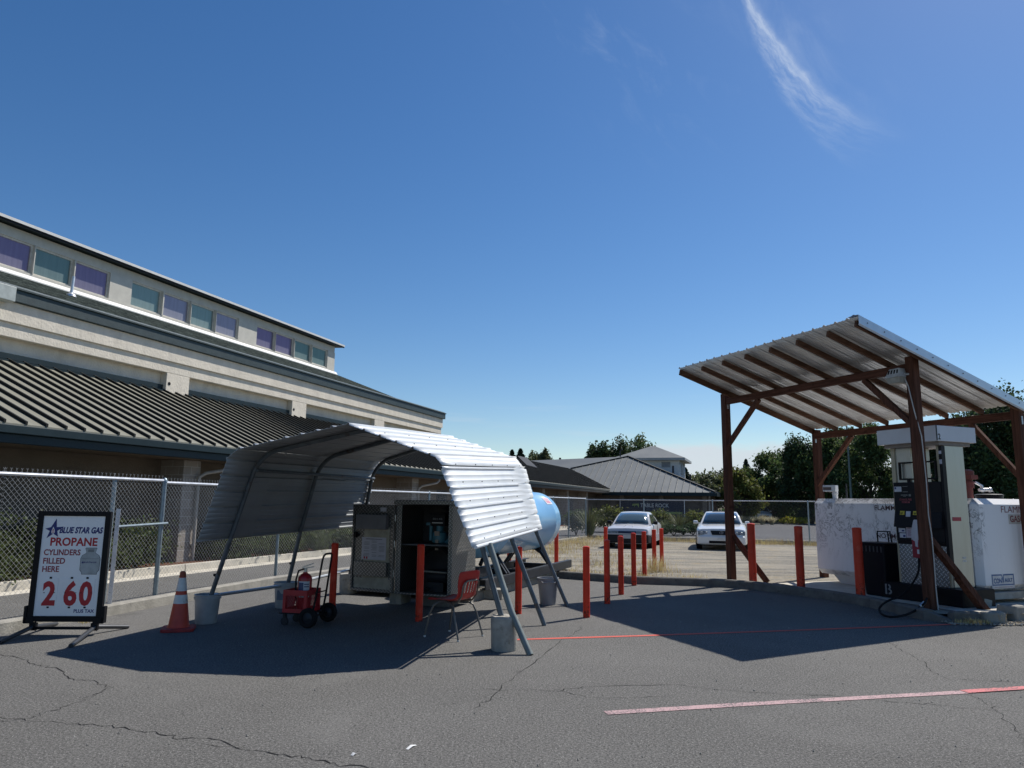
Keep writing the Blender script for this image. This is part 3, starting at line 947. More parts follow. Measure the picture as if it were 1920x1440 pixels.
# downpipes
def downpipe(uc):
    mb = MB()
    P = [(0.62, uc + 0.95, 2.62), (0.62, uc + 0.95, 2.50), (0.56, uc + 0.88, 2.40), (0.16, uc + 0.30, 2.26), (0.08, uc + 0.18, 2.16), (0.07, uc + 0.16, 2.0), (0.07, uc + 0.16, 0.15)]
    mb.tube(P, 0.042, 8)
    mb.box(0.0, 0.08, uc + 0.10, uc + 0.22, 1.6, 1.63)
    mb.box(0.0, 0.08, uc + 0.10, uc + 0.22, 0.5, 0.53)
    mb.build('downpipe', mat('beige downpipe', (0.36, 0.33, 0.29), 0.5), HB, smooth=True)
downpipe(0.03)
downpipe(12.43)
downpipe(24.83)
for uc in (4.0, 8.8, 16.6, 21.0, 28.5, 33.0, 41.0, 46.0):
    w = MB()
    w.box(-0.70, -0.66, uc - 0.55, uc + 0.55, 0.02 if uc in (8.8, 28.5) else 0.9, 2.15)
    d = w.build('door' if uc in (8.8, 28.5) else 'window', BLACK, HB)
    MB().box(-0.659, -0.652, uc - 0.47, uc + 0.47, 0.98, 2.07).build('pane', GLASSD, d)
# low roof running off behind the far end of the hall
MB().hexa([(-4.2, U1 + 0.01, 4.5), (-4.2, 43.0, 4.5), (-14, 43.0, 4.5), (-14, U1 + 0.01, 4.5), (-4.2, U1 + 0.01, 5.55), (-4.2, 43.0, 4.80), (-14, 43.0, 4.80), (-14, U1 + 0.01, 5.55)]).build('rear_roof', ROOFM2, HB)

# ------------------------------------------------------------------ planter, drive kerb
def hsheet(name, n0, n1, u0, u1, z, m):
    return sheet(name, [tuple(HW(n, u, 0)[:2]) for n, u in ((n0, u0), (n1, u0), (n1, u1), (n0, u1))], z, m)
hsheet('driveway', 0.9, 8.5, -16, 50, 0.0, ASPH2).location.z = -0.012
hsheet('planter_bed', -0.72, 0.86, -16, 49, 0.125, MULCH)
mb = MB()
u = -16.0
while u < 49:
    mb.hexa([HW(0.82, u, 0.0), HW(0.98, u, 0.0), HW(0.98, u + 2.98, 0.0), HW(0.82, u + 2.98, 0.0), HW(0.82, u, 0.17), HW(0.965, u, 0.17), HW(0.965, u + 2.98, 0.17), HW(0.82, u + 2.98, 0.17)])
    mb.hexa([HW(0.981, u, -.03), HW(1.35, u, -.03), HW(1.35, u + 2.98, -.03), HW(0.981, u + 2.98, -.03), HW(0.981, u, 0.018), HW(1.35, u, 0.004), HW(1.35, u + 2.98, 0.004), HW(0.981, u + 2.98, 0.018)])
    u += 3.0
structure(mb.build('kerb', KERB_W, bev=0.012))

# ------------------------------------------------------------------ hip-roofed building beyond
HP = thing('hip_roof_building', 'low tan building with grey ribbed hip roof and square roof tower', 'building', tuple(HW(0.6, 49.4, 0)), -TH)
# local: x = along its front, y = away
RM = MB()
AP = (0.35, 7.9, 6.25)
def hipface(a, b, c, d=None):
    vs = [Vector(a), Vector(b), Vector(c)] + ([Vector(d)] if d else [])
    RM.add(vs, [tuple(range(len(vs)))])
ez = 2.66
VP_ = (-4.68, 4.98, 4.95)
hipface((0, 0, ez), (9.0, 0, ez), AP, VP_)
hipface((-16, 5.6, 4.75), VP_, (-2.0, 6.55, 5.65), (-16, 8.2, 5.75))
hipface((-16, 8.2, 5.75), (-2.0, 6.55, 5.65), AP, (0.35, 10, 6.25))
hipface((9.0, 0, ez), (9.0, 16, ez), (0.35, 10, 6.25), AP)
hipface((9.0, 16, ez), (-9.5, 16, ez), (-16, 8.2, 5.75), (0.35, 10, 6.25))
RM.build('roof', ROOFM2, HP, solid=0.08)
mb = MB()
sy = (6.25 - ez) / 7.9
x = -4.2
while x < 9.0:
    top = 4.98 + (x + 4.68) * 2.92 / 5.03 if x <= 0.35 else 7.9 * (9.0 - x) / 8.65
    y0_ = -0.02 if x > 0 else -x * 4.98 / 4.68
    if top - y0_ > 0.2:
        mb.beam((x, y0_, ez + sy * y0_ + 0.07), (x, top, ez + sy * top + 0.07), 0.05, 0.07)
    x += 0.58
y = 0.6
sx_ = (6.25 - ez) / 8.65
while y < 15.5:
    if y <= 7.9:
        xt = 9.0 - 8.65 * y / 7.9
    elif y <= 10:
        xt = 0.35
    else:
        xt = 0.35 + 8.65 * (y - 10) / 6
    if xt < 8.8:
        mb.beam((9.02, y, ez + 0.07), (xt, y, ez + sx_ * (9.0 - xt) + 0.07), 0.05, 0.07)
    y += 0.58
mb.build('roof_seams', mat('grey seam', (0.11, 0.115, 0.108), 0.5), HP)
MB().beam((9.0, 0, ez + 0.1), Vector(AP) + Vector((0, 0, 0.1)), 0.22, 0.08).build('hip_cap', SEAM, HP)
MB().beam(Vector(VP_) + Vector((0, 0, 0.08)), Vector(AP) + Vector((0, 0, 0.08)), 0.22, 0.08).build('ridge_cap', SEAM, HP)
mb = MB()
mb.box(-0.6, 9.05, -0.08, 0.06, ez - 0.26, ez - 0.01)
mb.box(9.0, 9.12, 0.06, 16, ez - 0.26, ez - 0.01)
mb.build('gutter', GREEN2, HP)
MB().box(-9, 8.3, 0.9, 15.6, 0, ez - 0.1).build('wall', mat('brown wall', (0.13, 0.105, 0.085), 0.9, var=0.1), HP)
for xx in (1.0, 4.4, 8.05):
    MB().box(xx - 0.18, xx + 0.18, 0.55, 0.897, 0, ez - 0.2).build('pillar', mat('tan pillar', (0.20, 0.165, 0.13), 0.9), HP)
for yy in (2.5, 4.6, 6.7, 8.8, 10.9):
    MB().box(8.302, 8.34, yy, yy + 1.1, 0.4, 2.2).build('window', mat('rust window', (0.10, 0.055, 0.045), 0.5), HP)
MB().tube([(8.5, 0.2, 2.4), (8.45, 0.6, 2.2), (8.45, 0.62, 0.1)], 0.06, 8).build('downpipe', mat('beige downpipe', (0.36, 0.33, 0.29), 0.5), HP)
# roof tower
TX, TY = 1.6, 16.5
MB().box(TX - 3.1, TX + 3.1, TY - 3.1, TY + 3.1, 3.5, 6.35).build('tower_wall', mat('grey tower stucco', (0.62, 0.62, 0.60), 0.8, var=0.05), HP)
mb = MB()
q = 3.75
mb.add([(TX - q, TY - q, 6.45), (TX + q, TY - q, 6.45), (TX + q, TY + q, 6.45), (TX - q, TY + q, 6.45), (TX - 0.2, TY, 7.95), (TX + 0.2, TY, 7.95)], [(0, 1, 5, 4), (1, 2, 5), (2, 3, 4, 5), (3, 0, 4), (3, 2, 1, 0)])
tr = mb.build('tower_roof', ROOFM2, HP)
MB().box(TX - q, TX + q, TY - q, TY + q, 6.20, 6.445).build('tower_gutter', mat('pale gutter', (0.30, 0.31, 0.31), 0.5), HP)
MB().box(TX + 3.102, TX + 3.14, TY - 1.4, TY + 1.0, 4.8, 5.9).build('louvre', mat('grey louvre', (0.26, 0.265, 0.27), 0.6), HP)
MB().box(TX + 1.3, TX + 2.2, TY - 3.14, TY - 3.102, 5.5, 6.05).build('louvre', mat('grey louvre', (0.26, 0.265, 0.27), 0.6), HP)
mb = MB()
mb.tube([(-0.6, 8.9, 6.2), (-0.6, 8.9, 6.9), (-0.4, 8.9, 7.05)], 0.07, 8)
mb.tube([(5.0, 5.0, 4.5), (5.0, 5.0, 5.2)], 0.09, 8)
mb.tube([(6.6, 4.2, 3.6), (6.6, 4.2, 4.4)], 0.08, 8)
mb.build('roof_vent', STEEL_D, HP)
# banner sign on its wall
BX0, BX1 = 0.9, 6.35
BN = thing('wall_banner', 'dark navy banner with white lettering and a green stripe on the tan building', 'banner', tuple(HW(0.6, 49.4, 0)), -TH)
MB().box(BX0, BX1, 0.42, 0.46, 0.15, 2.02).build('panel', mat('banner navy', (0.012, 0.02, 0.045), 0.5), BN)
MB().box(BX0 + 0.12, BX1 - 0.15, 0.412, 0.419, 0.86, 1.04).build('stripe', mat('banner lime', (0.30, 0.36, 0.10), 0.5), BN)
mb = MB()
for xx in (BX0 - 0.05, BX1 + 0.01):
    mb.box(xx, xx + 0.06, 0.40, 0.47, 0.05, 2.06)
mb.build('post', GALV_W, BN)
Fm = lambda x, z: frame((x, 0.415, z), (1, 0, 0), (0, 0, 1))
letters('TABLE ROCK', 0.46, Fm(BX0 + 1.75, 1.42), CREAMT, 'lettering', BN, width=2.45, bold=0.02)
letters('FELLOWSHIP', 0.2, Fm(BX0 + 2.3, 1.18), mat('banner grey', (0.20, 0.22, 0.25), 0.5), 'lettering', BN, width=1.3)
mb = MB()
cx, cz_ = BX0 + 1.35, 1.56
mb.prism([(-0.30, 0.12), (0.26, 0.16), (0.28, -0.02), (0.24, -0.2), (0.17, -0.02), (0.02, 0.04), (-0.06, -0.06), (-0.12, -0.16), (-0.14, 0.0), (-0.3, -0.06)], 0, 0.006, frame((cx, 0.412, cz_), (1, 0, 0), (0, 0, 1)))
mb.build('emblem', mat('banner lime', (0.30, 0.36, 0.10), 0.5), BN)

# ------------------------------------------------------------------ chain-link fences
def wire(mb, a, b, r):
    a, b = Vector(a), Vector(b)
    d = (b - a).normalized()
    x = d.orthogonal().normalized() * r
    y = d.cross(x)
    o = len(mb.v)
    for p in (a, b):
        for k in range(3):
            an = 2.094 * k
            mb.v.append(tuple(p + math.cos(an) * x + math.sin(an) * y))
    for k in range(3):
        mb.f.append((o + k, o + (k + 1) % 3, o + 3 + (k + 1) % 3, o + 3 + k))
def fabric(mb, p0, p1, z0, z1, wr, spikes=False, pitch=0.0735):
    p0, p1 = Vector(p0), Vector(p1)
    L = (p1 - p0).length
    h = z1 - z0
    d = (p1 - p0) / L
    P = lambda s, t: Vector((p0.x + d.x * s, p0.y + d.y * s, z0 + t))
    k = -int(h / pitch) - 1
    while k * pitch < L:
        s0 = k * pitch
        a, b = max(0, -s0), min(h, L - s0)
        if b > a:
            wire(mb, P(s0 + a, a), P(s0 + b, b), wr)
        s1 = s0 + h
        a, b = max(0, s1 - L), min(h, s1)
        if b > a:
            wire(mb, P(s1 - a, a), P(s1 - b, b), wr)
        if spikes and 0 <= s0 < L:
            wire(mb, P(s0, h), P(s0, h + 0.022), wr)
            wire(mb, P(s0, h + 0.02), P(s0 + 0.014, h + 0.042), wr)
            wire(mb, P(s0, h + 0.02), P(s0 - 0.014, h + 0.042), wr)
        k += 1
def fence(name, label, pts, zb, zt, posts, wr, wm, pm, rm, spikes, pr=0.03, group=None):
    t = thing(name, label, 'fence', (pts[0][0], pts[0][1], 0), 0)
    mb, rl = MB(), MB()
    for a, b in zip(pts[:-1], pts[1:]):
        fabric(mb, a, b, zb, zt, wr, spikes)
    rl.tube([(x, y, zt - 0.035) for x, y in pts], 0.022, 8)
    mb.build('wire_mesh', wm, t, world=True)
    rl.build('top_rail', rm, t, world=True, smooth=True)
    for (x, y, dz, r) in posts:
        pm_ = MB()
        pm_.tube([(x, y, 0.0), (x, y, zt - 0.06 + dz)], r, 10)
        pm_.lathe([(r * 1.15, zt - 0.06 + dz), (r * 1.15, zt - 0.03 + dz), (r * 0.7, zt + dz), (0.004, zt + 0.012 + dz)], 10, Matrix.Translation((x, y, 0)))
        for zz in (zb + 0.25, zb + 0.75, zb + 1.25):
            pm_.lathe([(r * 1.12, zz), (r * 1.12, zz + 0.02)], 10, Matrix.Translation((x, y, 0)))
        pm_.build('post', pm, t, world=True, smooth=True)
    return t
FN = [(-8.8, 3.3), (-7.1, 6.9), (-6.26, 9.12), (-5.78, 10.75), (-5.50, 11.72)]
near1 = fence('chain_link_fence', 'galvanised chain link fence on the kerb behind the price board', FN, 0.10, 1.93, [(-7.1, 6.9, 0, 0.03), (-5.50, 11.72, 0, 0.036)], 0.0019, WIRE, POSTM, GALV_W, True)
mb = MB()
mb.tube([(-5.80, 10.80, 0.05), (-5.80, 10.80, 1.86)], 0.033, 10)
mb.lathe([(0.036, 1.86), (0.036, 1.9), (0.005, 1.92)], 10, Matrix.Translation((-5.80, 10.80, 0)))
mb.build('post', POSTM, near1, world=True, smooth=True)
MB().tube([(-5.74, 10.85, 1.20), (-5.42, 11.76, 1.23)], 0.019, 8).build('middle_rail', POSTM, near1, world=True, smooth=True)
mb = MB()
mb.beam((-5.62, 10.64, 0.02), (-5.64, 10.68, 1.46), 0.055, 0.04)
mb.build('stake', mat('flaking white stake', (0.62, 0.61, 0.60), 0.8, var=0.1, col2=(0.12, 0.11, 0.11), mask=(0.60, 0.66, 30)), near1, world=True)
FM = [(-5.50, 11.72), (-4.66, 14.95), (-3.46, 17.45), (-2.25, 20.4), (-0.9, 23.8), (0.45, 27.2), (1.75, 30.5), (2.55, 32.5), (3.55, 35.0)]
near2 = fence('chain_link_fence', 'galvanised chain link fence running from the price board back past the carport', FM, 0.12, 1.90, [(x, y, 0, 0.03) for x, y in FM[1:]], 0.0019, WIRE, POSTM, GALV_W, True)
FF = [(3.55, 35.0), (6.1, 33.9), (8.93, 32.75), (12.55, 31.25), (16, 29.85), (22, 27.4)]
far1 = fence('chain_link_fence', 'long chain link fence behind the two parked white cars', FF, 0.03, 1.86, [(x, y, 0, 0.03) for x, y in FF[1:]], 0.0019, WIRE_D, POSTM, GALV, True)
# ------------------------------------------------------------------ price board
SG = thing('price_sign', 'white propane price board in black frame on sprung legs by the kerb', 'sign', (-5.305, 9.07, 0), R(3.0))
MB().box(-0.375, 0.375, -0.012, 0.012, 0.20, 1.40).build('panel', SIGNW, SG)
mb = MB()
for x0, x1, z0, z1 in ((-0.43, -0.365, 0.155, 1.445), (0.365, 0.43, 0.155, 1.445), (-0.3645, 0.3645, 0.155, 0.215), (-0.3645, 0.3645, 1.388, 1.445)):
    mb.box(x0, x1, -0.026, 0.026, z0, z1)
for s in (-1, 1):
    mb.box(s * 0.45 - 0.018, s * 0.45 + 0.018, -0.034, 0.034, 0.135, 0.33)
    mb.box(s * 0.40 - 0.062, s * 0.40 + 0.062, -0.034, -0.0265, 0.13, 0.20)
mb.box(-0.34, 0.34, -0.02, 0.02, 0.148, 0.154)
mb.build('frame', BLACK, SG, bev=0.004)
mb = MB()
for s in (-1, 1):
    mb.box(s * 0.355 - 0.035, s * 0.355 + 0.035, -0.03, 0.03, 0.05, 0.135)
    mb.tube([(s * 0.355 + 0.028 * math.cos(k * 0.9), 0.028 * math.sin(k * 0.9), 0.045 + k * 0.0025) for k in range(38)], 0.006, 6)
mb.build('spring', BLACK, SG)
mb = MB()
mb.beam((-0.36, 0, 0.075), (0.36, 0, 0.075), 0.035, 0.03)
mb.build('crossbar', BLACK, SG)
for s, foot in ((-1, (-0.36, -0.62, 0.02)), (-1, (-0.44, 0.66, 0.02)), (1, (0.505, -0.80, 0.02)), (1, (0.55, 0.44, 0.02))):
    MB().tube([(s * 0.36, 0.03 if foot[1] > 0 else -0.03, 0.085), foot], 0.025, 10).build('leg', mat('dark grey tube', (0.055, 0.058, 0.065), 0.4, metal=0.3), SG, smooth=True)
SF = lambda x, z: frame((x, -0.0125, z), (1, 0, 0), (0, 0, 1))
letters('BLUE STAR GAS', 0.098, SF(-0.168, 1.186), NAVY, 'lettering', SG, width=0.515, bold=0.045, shear=0.22)
letters('PROPANE', 0.133, SF(-0.264, 1.036), REDP, 'lettering', SG, width=0.555, bold=0.03)
for tx, z, wd in (('CYLINDERS', 0.924, 0.43), ('FILLED', 0.823, 0.257), ('HERE', 0.727, 0.197)):
    letters(tx, 0.094, SF(-0.323, z), REDP2, 'lettering', SG, width=wd, bold=0.025)
letters('PLUS TAX', 0.055, SF(0.096, 0.254), NAVY, 'lettering', SG, width=0.238, bold=0.03)
for tx, x in (('2', -0.206), ('6', 0.040), ('0', 0.222)):
    pl = MB().box(x - 0.092, x + 0.092, -0.0165, -0.0125, 0.325, 0.645).build('number_plate', SIGNW, SG)
    letters(tx, 0.372, frame((x - 0.078, -0.0165, 0.348), (1, 0, 0), (0, 0, 1)), REDP, 'digit', pl, width=0.155, bold=0.038)
    MB().box(x - 0.012, x + 0.012, -0.019, -0.0125, 0.646, 0.668).box(x - 0.012, x + 0.012, -0.019, -0.0125, 0.306, 0.324).box(x - 0.07, x - 0.05, -0.0185, -0.0168, 0.480, 0.487).box(x + 0.05, x + 0.07, -0.0185, -0.0168, 0.480, 0.487).build('clip', BLACK, pl)
# star with flame
ang = [80, 18, -54, -126, 172]
rr_ = [0.135, 0.125, 0.10, 0.125, 0.10]
pts = []
for k in range(5):
    pts.append((rr_[k] * math.cos(R(ang[k])), rr_[k] * math.sin(R(ang[k]))))
    nx = ang[(k + 1) % 5]
    md = ang[k] - 36
    pts.append((0.046 * math.cos(R(md)), 0.046 * math.sin(R(md))))
MB().prism(pts, 0.0003, 0.0022, SF(-0.236, 1.222)).build('star', NAVY, SG)
fl = lambda k: [(0.0, 0.05 * k), (0.014 * k, 0.016 * k), (0.023 * k, -0.012 * k), (0.013 * k, -0.036 * k), (-0.013 * k, -0.036 * k), (-0.023 * k, -0.012 * k), (-0.012 * k, 0.016 * k)]
MB().prism(fl(0.95), 0.0024, 0.003, SF(-0.240, 1.212)).build('flame', SIGNW, SG)
MB().prism(fl(0.62), 0.0032, 0.0036, SF(-0.240, 1.208)).build('flame', REDP, SG)
MB().prism(fl(0.34), 0.0038, 0.0042, SF(-0.240, 1.204)).build('flame', SIGNW, SG)
# printed gas bottle
cyl = [(-0.085, -0.15), (0.085, -0.15), (0.09, -0.125), (0.11, -0.10), (0.112, 0.03), (0.095, 0.068), (0.06, 0.09), (0.052, 0.10), (0.066, 0.145), (0.06, 0.155), (-0.06, 0.155), (-0.066, 0.145), (-0.052, 0.10), (-0.06, 0.09), (-0.095, 0.068), (-0.112, 0.03), (-0.11, -0.10), (-0.09, -0.125)]
MB().prism([(x * 1.05, y * 1.035) for x, y in cyl], 0.0003, 0.0010, SF(0.232, 0.853)).build('bottle_print', mat('outline ink', (0.05, 0.055, 0.065), 0.5), SG)
MB().prism(cyl, 0.0012, 0.0018, SF(0.232, 0.853)).build('bottle_print', GREYP, SG)
MB().prism([(-0.10, 0.028), (0.10, 0.028), (0.10, 0.032), (-0.10, 0.032)], 0.002, 0.0024, SF(0.232, 0.853)).prism([(-0.035, 0.108), (0.035, 0.108), (0.035, 0.14), (-0.035, 0.14)], 0.002, 0.0024, SF(0.232, 0.853)).build('bottle_print', mat('bottle shade', (0.17, 0.18, 0.185), 0.5), SG)
letters('BLUE STAR GAS', 0.026, frame((0.158, -0.0147, 0.832), (1, 0, 0), (0, 0, 1)), NAVY, 'lettering', SG, width=0.15, bold=0.02, shear=0.2)
pts2 = [(x * 0.17, y * 0.17) for x, y in pts]
MB().prism(pts2, 0.002, 0.0026, SF(0.146, 0.838)).build('star', NAVY, SG)

# ------------------------------------------------------------------ traffic cone
CN = thing('traffic_cone', 'orange traffic cone with two white bands beside the grey bucket', 'cone', (-4.11, 9.46, 0), R(18))
CONEO = mat('cone orange', (0.52, 0.055, 0.028), 0.5, var=0.12, scale=6, col2=(0.33, 0.03, 0.02), mask=(0.55, 0.75, 5))
CONEB = mat('cone base', (0.30, 0.020, 0.022), 0.6, var=0.25, scale=8)
MB().prism([(-0.19, -0.15), (-0.15, -0.19), (0.15, -0.19), (0.19, -0.15), (0.19, 0.15), (0.15, 0.19), (-0.15, 0.19), (-0.19, 0.15)], 0.0, 0.04).build('base', CONEB, CN, bev=0.008)
cr = lambda z: 0.125 - (z - 0.04) * (0.125 - 0.030) / 0.67
mb = MB()
mb.lathe([(0.14, 0.041), (cr(0.06), 0.065), (cr(0.32), 0.32), (cr(0.43), 0.43), (cr(0.475), 0.475), (cr(0.62), 0.62), (0.029, 0.705), (0.022, 0.71), (0.02, 0.66)], 28, caps=False)
mb.build('cone_body', CONEO, CN, smooth=True)
BAND = mat('white sleeve', (0.60, 0.60, 0.58), 0.5, var=0.1, scale=12, col2=(0.30, 0.27, 0.24), mask=(0.58, 0.68, 16))
for z0, z1 in ((0.325, 0.43), (0.475, 0.635)):
    MB().lathe([(cr(z0) + 0.002, z0), (cr(z1) + 0.002, z1)], 28, caps=False).build('band', BAND, CN, smooth=True)
MB().lathe([(cr(0.64) + 0.002, 0.64), (cr(0.70) + 0.003, 0.70), (0.02, 0.714), (0.004, 0.714)], 20, caps=False).build('tip', mat('cone tip', (0.25, 0.05, 0.02), 0.6), CN, smooth=True)

# ------------------------------------------------------------------ buckets and concrete feet
def bucket(label, loc, r0, r1, h, m, name='bucket', full=True):
    t = thing(name, label, name.replace('_', ' '), loc)
    mb = MB()
    mb.lathe([(r0 * 0.97, 0.0), (r0, 0.008), (r1, h - 0.06), (r1 + 0.012, h - 0.058), (r1 + 0.014, h - 0.035), (r1 + 0.004, h - 0.033), (r1 + 0.005, h - 0.012), (r1 + 0.013, h - 0.008), (r1 + 0.012, h), (r1 - 0.004, h), (r1 - 0.008, h - 0.03), (r0 * 0.98, h * 0.45)], 30, caps=False)
    mb.add([(r0 * 0.97 * math.cos(k * 0.2094), r0 * 0.97 * math.sin(k * 0.2094), 0.0) for k in range(30)], [tuple(range(30))])
    mb.build('shell', m, t, smooth=True)
    if full:
        MB().lathe([(r1 - 0.012, h - 0.10), (r1 * 0.5, h - 0.085), (0.003, h - 0.08)], 24, caps=False).build('concrete_fill', CONC, t, smooth=True)
    return t
bucket('grey plastic bucket beside the traffic cone holding a carport leg', (-4.0, 10.02, 0), 0.135, 0.158, 0.37, BUCKET)
b2 = bucket('blue grey bucket behind the red crate holding a carport leg', (-3.42, 11.52, 0), 0.14, 0.165, 0.38, BUCKET)
MB().prism([(-0.05, -0.07), (0.05, -0.07), (0.05, 0.07), (-0.05, 0.07)], 0, 0.003, frame((-0.03, -0.154, 0.2), (1, 0, 0), (0, 0.06, 1))).build('sticker', mat('sticker blue', (0.10, 0.14, 0.2), 0.5), b2)
def concweight(label, loc, r, h):
    t = thing('concrete_weight', label, 'concrete weight', loc)
    rg = random.Random(int(r * 1e4 + loc[0] * 100))
    mb = MB()
    prof = [(r * 0.95, 0), (r * 0.97, 0.02), (r * 1.0, h * 0.5), (r * 1.02, h - 0.03), (r * 0.99, h - 0.01), (r * 0.93, h), (r * 0.4, h - 0.008), (0.003, h - 0.005)]
    mb.lathe(prof, 26, caps=False)
    mb.v = [(x * (1 + rg.uniform(-.012, .012)), y * (1 + rg.uniform(-.012, .012)), z + (rg.uniform(-.006, .006) if z > 0.05 else 0)) for x, y, z in mb.v]
    mb.build('block', CONC, t, smooth=True)
    return t
concweight('round concrete cast foot in front of the red chair, standing in sunlight', (-0.055, 8.46, 0), 0.148, 0.365)
concweight('concrete cast foot behind the crate cart, by the open cabinet door', (-2.86, 13.36, 0), 0.155, 0.34)
wb = bucket('dark grey waste bin with notched rim under the far carport leg', (0.62, 12.2, 0), 0.125, 0.165, 0.42, BUCKET2, 'waste_bin', False)
mb = MB()
for s in (-1, 1):
    mb.tube([(s * 0.06 - 0.05, -0.172, 0.375), (s * 0.06 - 0.04, -0.195, 0.36), (s * 0.06 + 0.04, -0.195, 0.36), (s * 0.06 + 0.05, -0.172, 0.375)], 0.009, 6)
mb.build('handle', BUCKET2, wb, smooth=True)

# ------------------------------------------------------------------ leaning metal carport
CL = Vector((-4.13, 10.37, 0))
ca_ = R(19.5)
CAX = Vector((math.sin(ca_), math.cos(ca_), 0))
CQ = Vector((math.cos(ca_), -math.sin(ca_), 0))
def PL(x, y, s):
    d = (x - 960) * _r - (y - 720) * _u + CF * _f
    o = Vector((0, 0, CH))
    P = CL + s * CAX
    t = (P - o).dot(CAX) / d.dot(CAX)
    return o + t * d
S0, S1 = -0.90, 3.32
FRONT = [PL(x, y, S0) for x, y in ((370, 1016), (428, 856), (446, 842), (650, 795), (816, 857), (829, 872), (890, 1026))]
BACK = [PL(x, y, S1) for x, y in ((683, 986), (702, 884), (712, 866), (847, 819), (968, 859), (982, 876), (1013, 991))]
CP = thing('metal_carport', 'leaning galvanised carport of ribbed panels on bent tube bows', 'carport', (-2.0, 10.6, 0), -ca_)
def cprof(t):
    return [a.lerp(b, t) for a, b in zip(FRONT, BACK)]
rgp = random.Random(3)
def panel(name, i0, i1, ends=(0, 1), curve=None, m=PANELM):
    """ribbed sheet between profile points i0..i1, ribs running the length of the roof"""
    NL = 12
    rows = []
    P0 = [FRONT[k] for k in range(i0, i1 + 1)]
    Q0 = [BACK[k] for k in range(i0, i1 + 1)]
    L = sum((a - b).length for a, b in zip(P0[:-1], P0[1:]))
    nr = max(3, round(L / 0.225))
    st = []
    for k in range(nr):
        b0 = k / nr
        w = 1 / nr
        st += [(b0 + w * f, hgt) for f, hgt in ((0.0, 0.0), (0.045, 0.022), (0.125, 0.022), (0.17, 0.0), (0.41, 0.0), (0.435, 0.0045), (0.47, 0.0045), (0.495, 0.0), (0.70, 0.0), (0.725, 0.0045), (0.76, 0.0045), (0.785, 0.0))]
    st.append((1.0, 0.0))
    def along(P, t):
        ls = [(a - b).length for a, b in zip(P[:-1], P[1:])]
        tot = sum(ls)
        d = t * tot
        for k, l in enumerate(ls):
            if d <= l or k == len(ls) - 1:
                u = d / l
                tang = (P[k + 1] - P[k]).normalized()
                # smooth normals near the bends
                if k + 1 < len(ls) and u > 0.7:
                    t2 = (P[k + 2] - P[k + 1]).normalized()
                    tang = tang.lerp(t2, (u - 0.7) / 0.6).normalized()
                if k > 0 and u < 0.3:
                    t2 = (P[k] - P[k - 1]).normalized()
                    tang = tang.lerp(t2, (0.3 - u) / 0.6).normalized()
                return P[k].lerp(P[k + 1], u), tang
            d -= l
    ph = [rgp.uniform(0, 6.28) for _ in range(6)]
    for j in range(NL + 1):
        t = j / NL
        row = []
        for (s, hgt) in st:
            (pa, ta), (pb, tb) = along(P0, s), along(Q0, s)
            p = pa.lerp(pb, t)
            tg = ta.lerp(tb, t).normalized()
            n = CAX.cross(tg)
            n.normalize()
            if n.z < 0 and abs(n.z) > 0.3:
                n = -n
            dent = 0.0030 * math.sin(t * 5 + ph[0] + s * 3) + 0.001 * math.sin(t * 13 + s * 7 + ph[1])
            dent *= min(1, 4 * min(t, 1 - t) + 0.25)
            row.append(p + n * ((hgt - (0.03 if i0 == 5 else 0)) * panel.sg + dent))
        rows.append(row)
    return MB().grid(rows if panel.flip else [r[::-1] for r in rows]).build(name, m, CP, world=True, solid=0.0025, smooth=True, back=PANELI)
def outward(i0, i1):
    tg = (FRONT[i1] - FRONT[i0]).normalized()
    n = CAX.cross(tg)
    return n
panel.sg = 1
# the outward side of each sheet
for nm, a, b in (('side_panel', 0, 2), ('roof_panel', 2, 3), ('roof_panel', 3, 5), ('side_panel', 5, 6)):
    tg = (FRONT[b] - FRONT[a]).normalized()
    n = CAX.cross(tg).normalized()
    if n.z < 0 and abs(n.z) > 0.3:
        n = -n
    mid = (FRONT[a] + FRONT[b]) / 2
    cen = sum(FRONT, Vector()) / 7 - Vector((0, 0, 0.6))
    panel.sg = 1 if n.dot(mid - cen) > 0 else -1
    panel.flip = CAX.cross(tg).dot(mid - cen) < 0
    panel(nm, a, b)
# crimped front corner, ridge cap and the dropped flap at the back
mb = MB()
mb.tube([FRONT[6] + CQ * 0.012, FRONT[6].lerp(BACK[6], 0.5) + CQ * 0.014, BACK[6] + CQ * 0.012], 0.021, 8)
mb.build('edge_trim', PANELM, CP, world=True, smooth=True)
mb = MB()
f5, b5 = BACK[4], BACK[5]
nq = CQ * 0.02 + Vector((0, 0, 0.03))
mb.hexa([f5 + nq, b5 + nq + CQ * 0.03, b5 + CAX * 0.55 + nq + CQ * 0.05 - Vector((0, 0, 0.02)), f5 + CAX * 0.5 + nq, f5 + nq + Vector((0, 0, .01)), b5 + nq + CQ * 0.03 + Vector((0, 0, .01)), b5 + CAX * 0.55 + nq + CQ * 0.05 + Vector((0, 0, -.01)), f5 + CAX * 0.5 + nq + Vector((0, 0, .01))])
mb.build('loose_flap', BLACK, CP, world=True)
